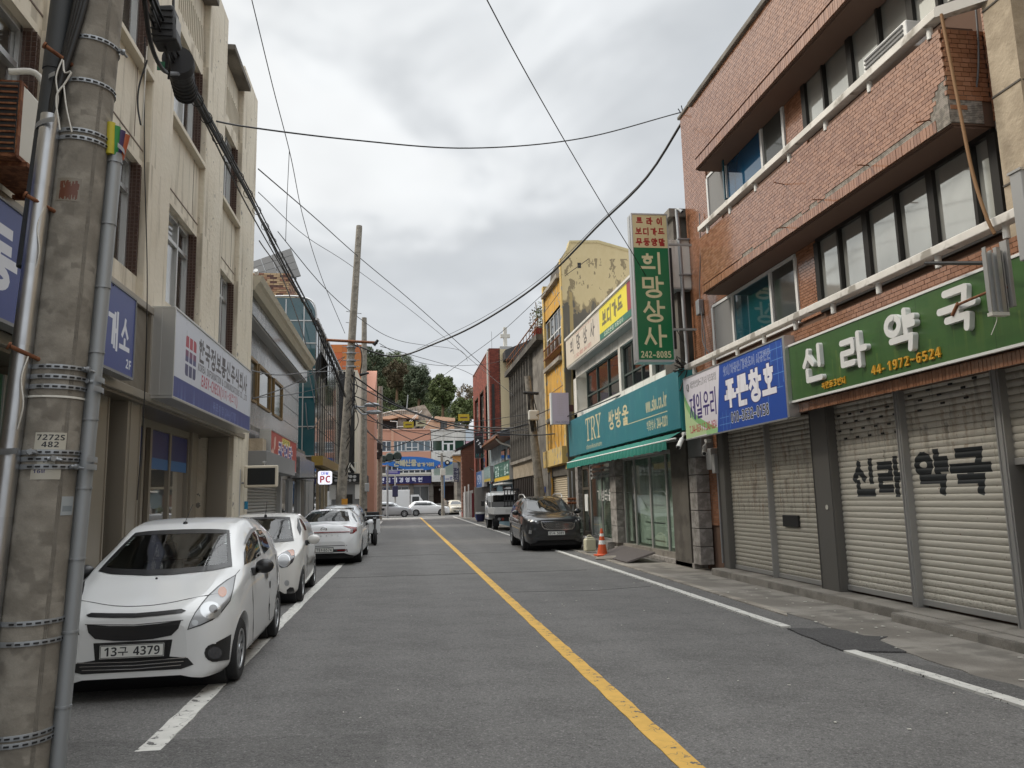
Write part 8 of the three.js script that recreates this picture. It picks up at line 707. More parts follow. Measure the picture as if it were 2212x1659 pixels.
/* white hatchback in front */
{ const c = makeCar('parked_car', 'white hatchback facing the street nearest the utility pole', [-2.165, 0, -8.486], 0.012, { L: 3.6, group: rowGroup, wid0: .80, axles: [1.14, -1.235], wr: .285, ar: .335, tw: .165, track: .775, cover: 1, spokes: 8, spokeW: .05, paint: M.paintWhite,
  top: [[1.80, .63], [1.785, .70], [1.75, .745], [1.70, .78], [1.6, .825], [1.4, .895], [1.2, .965], [.95, 1.035], [.88, 1.06], [.6, 1.235], [.25, 1.42], [.12, 1.462], [-.3, 1.51], [-.8, 1.505], [-1.35, 1.44], [-1.5, 1.36], [-1.66, 1.05], [-1.74, .9], [-1.8, .7]], belt: [[1.80, .56], [1.75, .66], [1.6, .75], [1.2, .87], [.8, .95], [-.2, 1.0], [-1.2, 1.06], [-1.7, .85], [-1.8, .6]], wid: [[1.80, .44], [1.785, .54], [1.75, .625], [1.68, .69], [1.5, .755], [1.2, .79], [.6, .795], [-.8, .80], [-1.4, .77], [-1.65, .72], [-1.8, .6]], rw: [[1.8, .40], [1.5, .56], [1.0, .64], [.8, .66], [.3, .59], [-.3, .575], [-1.3, .54], [-1.7, .6], [-1.8, .5]], bot: [[1.80, .2], [1.785, .175], [1.74, .16], [1.4, .16], [-1.4, .2], [-1.7, .28], [-1.8, .35]] });
  const P = (l) => l.map(([x, y]) => s3(x, y));
  const sym = (l) => [...l, ...l.slice().reverse().filter((p) => p[0]).map(([x, y]) => [-x, y])], wa = sym([[.475, 1.37], [.35, 1.383], [.2, 1.389], [.08, 1.391]]), wb = sym([[.625, 1.032], [.47, 1.01], [.24, .997], [.1, .99]]); c.pane('windscreen', 'front', wa, wb, M.carPane); c.opening(wa, wb, 1);
  c.patch('bonnet_slot', 'front', sym([[0, .729], [.18, .735], [.37, .745], [.41, .73], [.38, .713], [.18, .70], [0, .694]]), M.carBlack, { n: 4 }); c.patch('grille', 'front', sym([[0, .628], [.2, .637], [.385, .657], [.365, .59], [.31, .535], [.16, .512], [0, .505]]), M.carBlack, { n: 4 }); c.patch('lower_intake', 'front', [[-.50, .28], [-.45, .34], [-.3, .36], [.3, .36], [.45, .34], [.50, .28], [.4, .25], [-.4, .25]], M.carBlack, { n: 4 });
  for (let i = 0; i < 3; i++) { const y = .27 + i * .03; c.seam(Array.from({ length: 17 }, (_, k) => [(.40 + i * .02) * (k / 8 - 1), y + .012 * Math.abs(k / 8 - 1)]), { how: 'front', r: .007, mat: M.chrome, mirror: false, name: 'intake_bar' }); }
  for (let r = 0; r < 5; r++) c.seam(Array.from({ length: 13 }, (_, k) => [(.30 + r * .025) * (k / 6 - 1), .525 + r * .028 + .02 * Math.abs(k / 6 - 1)]), { how: 'front', r: .003, mat: M.lampDark, mirror: false, name: 'grille_bar' });
  const hl = P([[1428, 492], [1415, 570], [1395, 640], [1345, 705], [1290, 752], [1220, 785], [1146, 812], [1160, 770], [1190, 718], [1225, 670], [1270, 615], [1330, 560], [1380, 522]]); c.patch('headlight', 'px', hl, M.lampGlass, { mirror: true, rings: 9, n: 3 }); c.patch('lamp_rim', 'px', P([[1436, 482], [1420, 572], [1400, 645], [1348, 712], [1293, 760], [1222, 793], [1138, 820], [1155, 770], [1184, 714], [1219, 665], [1264, 609], [1325, 553], [1378, 514]]), M.carBlack, { mirror: true, rings: 9, n: 3, off: .002 });
  const disc = (x, y, rx, ry, m, n, off) => c.patch(n, 'px', P(Array.from({ length: 14 }, (_, i) => [x + rx * Math.cos(i * Math.PI / 7), y + ry * Math.sin(i * Math.PI / 7)])), m, { mirror: true, n: 1, rings: 3, off }); disc(1280, 700, 64, 52, M.lampInner, 'reflector', .006); disc(1296, 692, 26, 24, M.lampDark, 'bulb', .008); disc(1352, 590, 27, 32, M.amber, 'indicator', .006); disc(1186, 776, 20, 18, M.lampInner, 'reflector', .006); disc(1304, 958, 62, 56, M.carBlack, 'fog_lamp', .005); disc(1304, 958, 42, 38, M.lampDark, 'fog_lens', .008);
  c.patch('fog_panel', 'px', P([[1405, 845], [1392, 1000], [1322, 1010], [1318, 960], [1312, 895], [1360, 870]]), M.carBlack, { mirror: true });
  c.patch('side_window', 'px', P([[1484, 425], [1482, 350], [1500, 285], [1538, 205], [1560, 250], [1586, 362], [1540, 395]]), M.carGlass, { mirror: true, n: 3 }); c.patch('side_window', 'px', P([[1556, 212], [1585, 212], [1612, 250], [1638, 318], [1606, 358], [1582, 300]]), M.carGlass, { mirror: true, n: 3 });
  c.patch('window_visor', 'px', P([[1480, 300], [1496, 250], [1520, 210], [1548, 196], [1556, 206], [1520, 240], [1500, 280], [1496, 296]]), M.greyPaint, { mirror: true, n: 2, off: .012 });
  c.mirror(.80, 1.0, .52, .19, .15, M.carBlack); c.patch('door_handle', 'px', P([[1610, 468], [1624, 462], [1626, 500], [1614, 512]]), M.carBlack, { mirror: true, off: .012 }); c.patch('side_marker', 'px', P([[1638, 522], [1645, 522], [1645, 562], [1638, 562]]), M.carBlack, { mirror: true });
  c.seam([[.62, .96], [.66, .7], [.60, .4], [.5, .24], [-.3, .24], [-.38, .5], [-.42, .9], [-.42, 1.0]], {}); c.seam([[-.42, .5], [-.5, .3], [-.9, .3], [-1.05, .75], [-1.0, 1.02]], {}); c.seam(Array.from({ length: 13 }, (_, k) => [.62 * (k / 6 - 1), 1.72 - .22 * (k / 6 - 1) ** 2 - .02]), { how: 'top', r: .003, mirror: false }); c.seam([[.6, 1.45], [.68, 1.1], [.7, .9]], { how: 'top', r: .003 });
  c.patch('wiper', 'px', P([[990, 475], [1110, 455], [1300, 440], [1302, 446], [1110, 466], [992, 484]]), M.carBlack, { off: .014 });
  const a = c.hit('top', [-.02, .15], 0); if (a) part('antenna', [rod([a.x, a.y - .01, a.z], [a.x, a.y + .02, a.z], .03, .018, 10), rod([a.x, a.y + .02, a.z], [a.x + .03, a.y + .2, a.z - .16], .004, .003, 5)], M.carBlack, c.t);
  plateBox(c, 1.81, .425, .52, .11, '13구 4379', 1, 0); c.patch('plate_recess', 'front', [[-.3, .35], [.3, .35], [.32, .5], [-.32, .5]], M.carBlack, {}); const e = new THREE.SphereGeometry(.012, 8, 6); e.translate(0, c.top(1.2) + .006, 1.2); part('washer_jet', e, M.carBlack, c.t); }
/* second white hatchback */
const sK = mp(1000, 1950, 3.686);
{ const c = makeCar('parked_car', 'second white hatchback with round headlamps and amber indicators', [-2.305, 0, -13.95], .028, { L: 3.54, group: rowGroup, wid0: .79, axles: [1.18, -1.19], wr: .275, ar: .32, tw: .165, track: .775, spokes: 5, spokeW: .07, paint: M.paintPearl,
  top: [[1.77, .68], [1.74, .76], [1.66, .82], [1.5, .89], [1.2, .98], [.95, 1.04], [.86, 1.07], [.55, 1.25], [.2, 1.40], [-.2, 1.47], [-.8, 1.47], [-1.3, 1.40], [-1.5, 1.28], [-1.66, 1.0], [-1.74, .85], [-1.77, .7]], belt: [[1.77, .6], [1.7, .72], [1.5, .80], [1.1, .90], [.7, .96], [-.3, 1.0], [-1.2, 1.04], [-1.65, .9], [-1.77, .6]], wid: [[1.77, .46], [1.74, .60], [1.66, .69], [1.45, .755], [1.1, .785], [-1.0, .79], [-1.5, .76], [-1.7, .68], [-1.77, .55]], rw: [[1.77, .4], [1.4, .56], [.9, .63], [.3, .57], [-.3, .56], [-1.2, .54], [-1.77, .5]], bot: [[1.77, .28], [1.74, .2], [1.4, .18], [-1.4, .2], [-1.77, .32]] });
  const P = (l) => l.map(([x, y]) => sK(x, y)); const sym = (l) => [...l, ...l.slice().reverse().map(([x, y]) => [-x, y])], wa = sym([[.43, 1.387], [.28, 1.4], [.08, 1.404]]), wb = sym([[.595, .995], [.42, .991], [.1, .987]]); c.pane('windscreen', 'front', wa, wb, M.carPane); c.opening(wa, wb, 1);
  c.patch('headlight', 'px', P([[342, 892], [400, 842], [480, 800], [560, 784], [588, 805], [596, 890], [560, 975], [480, 1042], [400, 1058], [368, 1040], [350, 970]]), M.lampDark, { mirror: true, n: 2 }); c.patch('reflector', 'px', P(Array.from({ length: 16 }, (_, i) => [436 + 92 * Math.cos(i * Math.PI / 8), 945 + 95 * Math.sin(i * Math.PI / 8)])), M.lampInner, { mirror: true, n: 1, off: .007 }); c.patch('lens', 'px', P(Array.from({ length: 16 }, (_, i) => [432 + 80 * Math.cos(i * Math.PI / 8), 948 + 83 * Math.sin(i * Math.PI / 8)])), M.lampGlass, { mirror: true, n: 1, off: .01 }); c.patch('indicator', 'px', P([[480, 806], [556, 790], [582, 812], [586, 870], [545, 885], [520, 840]]), M.amber, { mirror: true, off: .007 });
  c.patch('side_window', 'px', P([[622, 480], [632, 400], [628, 330], [645, 345], [690, 500], [668, 590]]), M.carGlass, { mirror: true, n: 3 }); c.patch('side_window', 'px', P([[645, 325], [690, 350], [735, 430], [762, 505], [735, 512], [690, 420]]), M.carGlass, { mirror: true, n: 3 }); c.mirror(.80, 1.0, .62, .22, .17, M.paintPearl);
  c.patch('fog_lamp', 'px', P(Array.from({ length: 12 }, (_, i) => [476 + 36 * Math.cos(i * Math.PI / 6), 1275 + 44 * Math.sin(i * Math.PI / 6)])), M.lampInner, { mirror: true, n: 1 }); c.patch('lower_intake', 'px', P([[474, 1372], [520, 1335], [570, 1338], [588, 1390], [580, 1422], [474, 1440]]), M.carBlack, { mirror: true }); c.patch('side_moulding', 'side', [[.72, .56], [-.9, .6], [-.9, .64], [.72, .60]], M.paintPearl, { mirror: true, off: .015 }); c.seam([[.62, .98], [.66, .7], [.6, .4], [.5, .24], [-.3, .24], [-.36, .9]]); c.seam([[-.36, .5], [-.9, .3], [-1.05, .75], [-1.0, 1.02]]); c.patch('door_handle', 'side', [[-.22, .84], [-.05, .84], [-.05, .87], [-.22, .87]], M.paintPearl, { mirror: true, off: .02 });
  const a = c.hit('top', [0, .2], 0); if (a) part('antenna', [rod([a.x, a.y - .01, a.z], [a.x, a.y + .05, a.z], .03, .02, 10), rod([a.x, a.y + .04, a.z], [a.x, a.y + .28, a.z - .12], .006, .004, 5)], M.carBlack, c.t); }
/* white saloon seen from behind */
{ const c = makeCar('parked_car', 'white saloon seen from behind with a red lamp strip', [-1.87, 0, -21.96], Math.PI - .015, { L: 4.9, k: .95, group: rowGroup, wid0: .93, axles: [1.45, -1.39], wr: .335, ar: .37, tw: .22, track: .91, spokes: 10, spokeW: .04, paint: M.paintSilverWhite,
  top: [[2.45, .6], [2.4, .72], [2.0, .84], [1.4, .95], [1.0, 1.02], [.9, 1.05], [.2, 1.36], [-.2, 1.43], [-.6, 1.43], [-1.0, 1.375], [-1.5, 1.24], [-1.95, 1.095], [-2.15, 1.055], [-2.28, 1.035], [-2.33, .98], [-2.38, .86], [-2.43, .7], [-2.45, .62]], belt: [[2.45, .52], [2.2, .7], [1.4, .85], [0, .95], [-1.4, 1.0], [-2.2, .93], [-2.36, .72], [-2.45, .55]], wid: [[2.45, .5], [2.3, .75], [1.9, .89], [1, .92], [-1.5, .93], [-2.0, .90], [-2.25, .85], [-2.38, .76], [-2.45, .58]], rw: [[2.45, .45], [1.5, .72], [.9, .76], [.1, .58], [-.6, .57], [-1.4, .62], [-2.0, .72], [-2.45, .5]], bot: [[2.45, .25], [2.2, .2], [-2.1, .22], [-2.38, .26], [-2.45, .32]] });
  const P = (l) => l.map(([x, y]) => sK(x, y)); c.pane('rear_window', 'rear', [[.50, 1.345], [.25, 1.375], [0, 1.38], [-.25, 1.375], [-.50, 1.345]], [[.62, 1.10], [.3, 1.11], [0, 1.115], [-.3, 1.11], [-.62, 1.10]], M.carGlass); const tl = P([[1285, 442], [1400, 452], [1496, 466], [1490, 520], [1440, 556], [1394, 560], [1406, 482], [1330, 462]]); c.patch('tail_light', 'px', tl, M.redLamp, { mirror: true, n: 3 }); c.patch('reversing_lamp', 'px', P([[1408, 486], [1440, 490], [1432, 540], [1402, 548]]), M.lampGlass, { mirror: true, off: .007 }); c.seam(Array.from({ length: 15 }, (_, k) => [.66 * (k / 7 - 1), .845 - .0 * k]), { how: 'rear', r: .02, mat: M.redLamp, mirror: false, name: 'lamp_strip' });
   c.patch('rear_bumper_insert', 'rear', [[-.62, .345], [-.6, .42], [.6, .42], [.62, .345]], M.carBlack, { n: 8 }); c.patch('bumper_trim', 'rear', [[-.6, .50], [.6, .50], [.6, .515], [-.6, .515]], M.carBlack, { n: 8 }); for (const s of [1, -1]) c.patch('reflector', 'rear', [[s * .36, .375], [s * .58, .375], [s * .58, .405], [s * .36, .405]], M.redLamp, { off: .012 }); c.patch('side_window', 'px', P([[1415, 245], [1440, 265], [1500, 392], [1480, 385], [1430, 310]]), M.carGlass, { mirror: true, n: 3 });
  plateBox(c, -2.455, .405, .50, .11, '178허6574', -1, 0); c.mirror(.93, 1.0, .75, .2, .15, M.paintSilverWhite); const em = new THREE.TorusGeometry(.055, .009, 6, 20); em.scale(1.35, .8, 1); const h = c.hit('rear', [0, .93], .006); em.translate(h.x, h.y, h.z); part('emblem', [em, rbx(-.035, .035, h.y - .006, h.y + .006, h.z - .006, h.z + .002, .003)], M.chrome, c.t);
  const font = await new FontLoader().loadAsync('fonts/droid/droid_sans_bold.typeface.json'); 'SONATA'.split('').forEach((ch, i) => { const p = c.hit('rear', [.36 - i * .145, .765], .004); if (!p) return; const g = new TextGeometry(ch, { font, size: .03, depth: .006, curveSegments: 2 }); g.rotateY(Math.PI); g.translate(p.x + .012, p.y - .015, p.z); part('letter', g, M.chrome, c.t); });
  const a = c.hit('top', [0, -.85], 0); part('antenna', prX([[a.z + .1, a.y - .01], [a.z - .06, a.y + .07], [a.z - .08, a.y - .01]], -.015, .015), M.paintSilverWhite, c.t); }
/* dark SUV */
const sL = mp(1950, 1850, 4.148);
{ const c = makeCar('parked_car', 'dark grey sport utility car parked beside the traffic cone', [4.42, 0, -24.24], -.02, { L: 4.8, k: .94, wid0: .945, axles: [1.42, -1.36], wr: .37, ar: .42, tw: .235, track: .935, spokes: 10, spokeW: .045, paint: M.paintGrey, bulge: .035,
  top: [[2.4, .86], [2.385, .96], [2.33, 1.0], [2.1, 1.06], [1.6, 1.12], [1.2, 1.155], [1.1, 1.175], [.7, 1.38], [.3, 1.57], [.1, 1.62], [-.4, 1.675], [-1.2, 1.66], [-1.9, 1.58], [-2.15, 1.45], [-2.3, 1.1], [-2.4, .8]], belt: [[2.4, .78], [2.3, .88], [2.0, .95], [1.4, 1.03], [0, 1.09], [-1.5, 1.15], [-2.2, 1.05], [-2.4, .7]], wid: [[2.4, .62], [2.37, .72], [2.28, .82], [2.05, .90], [1.5, .94], [-1.6, .945], [-2.1, .88], [-2.4, .7]], rw: [[2.4, .6], [2.0, .74], [1.2, .76], [.4, .66], [-.4, .65], [-1.8, .63], [-2.4, .55]], bot: [[2.4, .34], [2.37, .27], [2.2, .24], [-2.1, .27], [-2.4, .4]] });
  const P = (l) => l.map(([x, y]) => sL(x, y)); c.pane('windscreen', 'px', P([[545, 470], [680, 458], [800, 456], [960, 462], [1112, 480]]), P([[518, 652], [680, 676], [880, 688], [1080, 694], [1284, 690]]), M.carGlass);
  c.patch('grille_rim', 'px', P([[745, 838], [880, 838], [1020, 845], [1160, 852], [1300, 862], [1296, 925], [1262, 972], [1140, 985], [1020, 978], [900, 985], [800, 968], [762, 925]]), M.chrome, { n: 3 }); c.patch('grille', 'px', P([[762, 850], [880, 850], [1020, 856], [1160, 862], [1282, 872], [1278, 922], [1250, 960], [1140, 972], [1020, 966], [900, 972], [810, 956], [778, 918]]), M.carBlack, { n: 3, off: .008 }); for (let r = 0; r < 7; r++) for (let k = 0; k < 13; k++) { const x = 782 + k * 39 + (r % 2) * 19, y = 862 + r * 14.5 + k * .8; if (x < 775 + r * 6 || x > 1268 - r * 4) continue; c.patch('grille_cell', 'px', P([[x, y], [x + 26, y + .5], [x + 30, y + 4], [x + 26, y + 7], [x, y + 6.5], [x - 4, y + 3]]), M.chrome, { n: 1, rings: 1, off: .012 }); }
  c.patch('emblem', 'px', P(Array.from({ length: 14 }, (_, i) => [1020 + 44 * Math.cos(i * Math.PI / 7), 903 + 24 * Math.sin(i * Math.PI / 7)])), M.chrome, { n: 1, rings: 2, off: .018 }); c.patch('emblem_field', 'px', P(Array.from({ length: 14 }, (_, i) => [1020 + 38 * Math.cos(i * Math.PI / 7), 903 + 19 * Math.sin(i * Math.PI / 7)])), M.carBlack, { n: 1, rings: 2, off: .022 }); { const p = c.hit('px', sL(990, 912), .026), font = await new FontLoader().loadAsync('fonts/droid/droid_sans_bold.typeface.json'); if (p) { const g = new TextGeometry('KIA', { font, size: .045, depth: .006, curveSegments: 3 }); g.translate(p.x, p.y, p.z); part('emblem_letters', g, M.chrome, c.t); } }
  c.patch('headlight', 'px', P([[505, 765], [560, 785], [640, 825], [718, 858], [732, 892], [640, 882], [560, 868], [515, 830]]), M.lampDark, { n: 3, mirror: true }); for (const x of [548, 610, 665]) c.patch('reflector', 'px', P(Array.from({ length: 10 }, (_, i) => [x + 17 * Math.cos(i * Math.PI / 5), 822 + (x - 548) * .22 + 15 * Math.sin(i * Math.PI / 5)])), M.lampInner, { n: 1, rings: 2, off: .008, mirror: true });
  c.patch('lower_intake', 'px', P([[690, 1052], [880, 1045], [1180, 1052], [1330, 1060], [1345, 1110], [1300, 1152], [1000, 1160], [720, 1150], [655, 1115]]), M.carBlack, { n: 4 }); c.patch('fog_panel', 'px', P([[540, 975], [640, 985], [705, 1020], [610, 1060], [560, 1100], [545, 1040]]), M.carBlack, { n: 3, mirror: true }); for (const [x, y] of [[560, 1000], [585, 1002], [560, 1030], [585, 1032]]) c.patch('fog_lens', 'px', P([[x - 10, y - 12], [x + 10, y - 12], [x + 10, y + 12], [x - 10, y + 12]]), M.lampInner, { n: 1, rings: 2, off: .009, mirror: true }); c.patch('skid_plate', 'px', P([[650, 1185], [800, 1178], [1100, 1182], [1300, 1178], [1340, 1190], [1100, 1200], [800, 1196]]), M.rim, { n: 3, off: .01 });
  const side = [[[.95, 1.12], [.35, 1.45], [-.1, 1.52], [-.1, 1.13]], [[-.16, 1.13], [-.16, 1.52], [-.95, 1.51], [-1.05, 1.17]], [[-1.12, 1.18], [-1.02, 1.50], [-1.6, 1.46], [-1.85, 1.25]]]; for (const w of side) c.patch('side_window', 'side', w, M.carGlass, { n: 6, mirror: true }); c.mirror(.94, 1.16, .72, .22, .17, M.paintGrey); c.seam([[.95, 1.08], [.9, .7], [.85, .4], [-.15, .38], [-.13, 1.1]]); c.seam([[-.15, .38], [-.8, .38], [-1.0, .8], [-1.02, 1.12]]); for (const z of [.1, -.85]) c.patch('door_handle', 'side', [[z, .96], [z - .2, .97], [z - .2, 1.0], [z, .99]], M.chrome, { mirror: true, off: .02 });
  for (const s of [1, -1]) part('roof_rail', tube([[s * .62, 1.60, .2], [s * .64, 1.70, 0], [s * .64, 1.74, -.8], [s * .62, 1.70, -1.5], [s * .6, 1.62, -1.7]], .022, 24, 6), M.alu, c.t); const q = c.hit('front', [0, .54], .0); plateBox(c, q ? q.z + .02 : 2.4, .545, .52, .115, '01무 5089', 1, 0); }
/* small flatbed truck from behind */
{ const t = thing('flatbed_truck', 'small white flatbed truck with a black rack, seen from behind', 'truck', [5.17, 0, -39.05], { local: true, ry: -.005 }); t.scale.setScalar(.95); const B = (n, g, m, o) => part(n, g, m, o || t), z0 = 2.3; // local +z looks back along the street
  B('bed', [rbx(-.86, .86, .78, .86, -.5, z0, .01)], M.greyPaint); const gate = B('tailgate', rbx(-.86, .86, .82, 1.16, z0 - .03, z0 + .02, .012), M.white); B('print', faceF(z0 + .024, -.28, .8, .9, 1.05), printMat(512, 80, (x, w, h) => { x.fillStyle = '#c9c9c6'; x.fillRect(0, 0, w, h); write(x, 'KIA MOTORS', w * .02, h * .08, w * .96, h * .84, { color: '#5a3038' }); }), gate); B('side_board', [rbx(-.87, -.83, .82, 1.16, -.5, z0 - .04, .01)], M.white); B('side_board', rbx(.83, .87, .82, 1.16, -.5, z0 - .04, .01), M.white); B('headboard', [bx(-.84, .84, .86, 1.42, -.52, -.48)], M.greyPaint);
  B('cab', [(() => { const g = prX([[-.55, .5], [-.55, 1.75], [-.7, 1.92], [-1.6, 1.92], [-2.05, 1.4], [-2.3, 1.1], [-2.32, .5]], -.84, .84); return g; })()], M.paintWhite); B('rear_window', [rbx(-.58, .58, 1.42, 1.78, -.555, -.535, .02)], M.carGlass); for (const s of [1, -1]) B('side_window', bx(s * .842, s * .85, 1.25, 1.7, -1.55, -.8), M.carGlass); B('cab_guard', [rod([-.7, .86, -.42], [-.7, 1.95, -.42], .025), rod([.7, .86, -.42], [.7, 1.95, -.42], .025), rod([-.7, 1.95, -.42], [.7, 1.95, -.42], .025)], M.white);
  B('chassis', [bx(-.45, .45, .5, .72, -2, z0 - .3), bx(-.8, .8, .62, .74, z0 - .2, z0 - .1), bx(-.84, .84, .46, .6, z0 - .16, z0 - .06)], M.blackSoft); for (const [x, z] of [[-.66, 1.0], [.66, 1.0], [-.7, -1.5], [.7, -1.5]]) { const w = B('wheel', rod([x - .12, .3, z], [x + .12, .3, z], .3, .3, 26), M.rubber); B('rim', rod([x - .125, .3, z], [x + .125, .3, z], .17, .17, 18), M.galv, w); } B('mudflap', [bx(-.84, -.5, .2, .6, 1.4, 1.42)], M.blackSoft); B('mudflap', bx(.5, .84, .2, .6, 1.4, 1.42), M.blackSoft);
  for (const s of [1, -1]) { B('tail_light', rod([s * .42, .58, z0 - .06], [s * .42, .58, z0 - .02], .075, .075, 14), M.redLamp); B('tail_light', rod([s * .6, .58, z0 - .06], [s * .6, .58, z0 - .02], .075, .075, 14), M.lampGlass); } const pl = B('number_plate', bx(-.1, .25, .5, .66, z0 - .06, z0 - .02), M.offWhite); B('mirror', rbx(-1.1, -.92, 1.2, 1.5, -1.9, -1.8, .03), M.carBlack); B('mirror_arm', rod([-.95, 1.5, -1.85], [-.82, 1.55, -1.8], .015), M.carBlack);
  const rack = thing('black_rack', 'black wooden rack leaning upright on the truck bed', 'rack', [5.3, .82, -37.7], { local: true, ry: -.15 }); for (let i = 0; i < 5; i++) part('slat', rbx(-.34 + i * .15, -.30 + i * .15, 0, 1.15, -.03, .03, .006), M.blackSoft, rack); for (let i = 0; i < 5; i++) part('crossbar', rbx(-.38, .38, .02 + i * .27, .08 + i * .27, .03, .06, .006), M.blackSoft, rack); part('side_frame', [rbx(.3, .38, 0, 1.2, -.9, -.82, .01)], M.blackSoft, rack); for (let i = 0; i < 5; i++) part('crossbar', rbx(.31, .37, .02 + i * .27, .08 + i * .27, -.82, -.03, .006), M.blackSoft, rack); }
/* farther cars */
const far = (o = {}) => ({ L: 4.3, k: .95, wid0: .88, axles: [1.3, -1.3], wr: .32, ar: .36, tw: .2, track: .87, paint: M.paintIvory, top: [[2.15, .72], [2.1, .84], [1.6, .95], [1.05, 1.03], [.3, 1.42], [-.3, 1.54], [-1.4, 1.5], [-1.95, 1.15], [-2.1, .9], [-2.15, .7]], belt: [[2.15, .62], [1.8, .8], [1, .95], [-1.6, 1.02], [-2.15, .62]], wid: [[2.15, .55], [2.05, .74], [1.7, .85], [0, .88], [-1.7, .87], [-2.15, .6]], rw: [[2.15, .5], [1.2, .7], [.3, .58], [-1.5, .58], [-2.15, .5]], bot: [[2.15, .25], [1.9, .2], [-1.9, .22], [-2.15, .3]], ...o });
function farCar(label, pos, ry, o, g = 'parked_car') { const c = makeCar(g, label, pos, ry, far(o)); c.patch('windscreen', 'front', [[-.6, 1.06], [.6, 1.06], [.5, 1.4], [-.5, 1.4]], M.carGlass, { n: 4, rings: 4 }); c.patch('rear_window', 'rear', [[-.55, 1.14], [.55, 1.14], [.48, 1.4], [-.48, 1.4]], M.carGlass, { n: 4, rings: 4 }); c.patch('side_window', 'side', [[.75, 1.04], [.2, 1.36], [-1.3, 1.4], [-1.55, 1.08]], M.carGlass, { n: 4, rings: 4, mirror: true }); c.patch('headlight', 'front', [[.5, .78], [.76, .82], [.72, .7], [.5, .68]], M.lampGlass, { mirror: true, rings: 3 }); c.patch('grille', 'front', [[-.45, .68], [0, .62], [.45, .68], [.45, .72], [0, .72], [-.45, .72]], M.carBlack, { rings: 3 }); c.patch('lower_intake', 'front', [[-.6, .28], [.6, .28], [.5, .46], [-.5, .46]], M.carBlack, { rings: 3 }); c.patch('tail_light', 'rear', [[.52, .95], [.74, .95], [.74, .78], [.55, .78]], M.redLamp, { mirror: true, rings: 3 }); return c; }
{ const c = farCar('pale ivory crossover parked by the white panel fence', [5.35, 0, -79.6], .1, { paint: M.paintIvory }); plateBox(c, 2.16, .42, .5, .11, '38더 1207'); c.patch('emblem', 'front', [[-.06, .78], [.06, .78], [.05, .72], [-.05, .72]], M.chrome, { rings: 2, off: .01 }); c.mirror(.88, 1.05, .6, .2, .15, M.paintIvory); }
{ const c = farCar('silver estate car with a dark rear window behind the white saloon', [-2.1, 0, -29.5], Math.PI - .02, { paint: M.paintSilver, group: rowGroup }); c.mirror(.88, 1.05, .6, .2, .15, M.paintSilver); }
{ const t = thing('motorbike', 'dark motorbike parked at the road side of the white saloon', 'motorbike', [-1.0, 0, -28.6], { local: true, ry: .1 }); for (const z of [-.6, .6]) { const w = part('wheel', new THREE.TorusGeometry(.24, .06, 8, 24).rotateY(Math.PI / 2).translate(0, .29, z), M.rubber, t); part('hub', rod([-.05, .29, z], [.05, .29, z], .1), M.galv, w); } part('body', [rbx(-.16, .16, .35, .7, -.5, .25, .08), rod([0, .45, .1], [0, .95, .48], .06), rod([0, .29, .6], [0, 1.0, .42], .035)], M.carBlack, t); part('seat', rbx(-.14, .14, .7, .8, -.65, .1, .04), M.blackSoft, t); part('leg_shield', rbx(-.2, .2, .4, .9, .3, .36, .02), M.paintWhite, t); part('handlebar', rod([-.34, 1.02, .4], [.34, 1.02, .4], .018), M.galv, t); part('carrier_box', rbx(-.22, .22, .82, 1.15, -.75, -.35, .03), M.blackSoft, t); for (const s of [1, -1]) part('mirror', [rod([s * .25, 1.02, .4], [s * .3, 1.22, .38], .008), rbx(s * .3 - .05, s * .3 + .05, 1.2, 1.28, .36, .38, .01)], M.black, t); }
farCar('silver car crossing at the end of the street', [-1.0, 0, -74.5], Math.PI / 2, { paint: M.paintSilver }, 'car'); farCar('white car crossing behind the silver one', [2.6, 0, -77], Math.PI / 2, { paint: M.paintWhite }, 'car');
{ const t = thing('box_truck', 'white box truck standing at the corner below the academy sign', 'truck', [-.2, 0, -81], { local: true, ry: Math.PI / 2 }); part('box', rbx(-.95, .95, .8, 2.6, -2.4, 1.0, .04), M.paintWhite, t); part('cab', prX([[1.1, .5], [1.1, 2.1], [1.9, 2.1], [2.4, 1.4], [2.45, .5]], -.9, .9), M.paintWhite, t); part('side_window', bx(.9, .91, 1.35, 1.9, 1.25, 1.95), M.carGlass, t); part('side_window', bx(-.91, -.9, 1.35, 1.9, 1.25, 1.95), M.carGlass, t); part('chassis', bx(-.7, .7, .45, .8, -2.3, 2.3), M.blackSoft, t); for (const x of [-.75, .75]) for (const z of [-1.5, 1.6]) part('wheel', rod([x - .12, .38, z], [x + .12, .38, z], .38, .38, 20), M.rubber, t); }
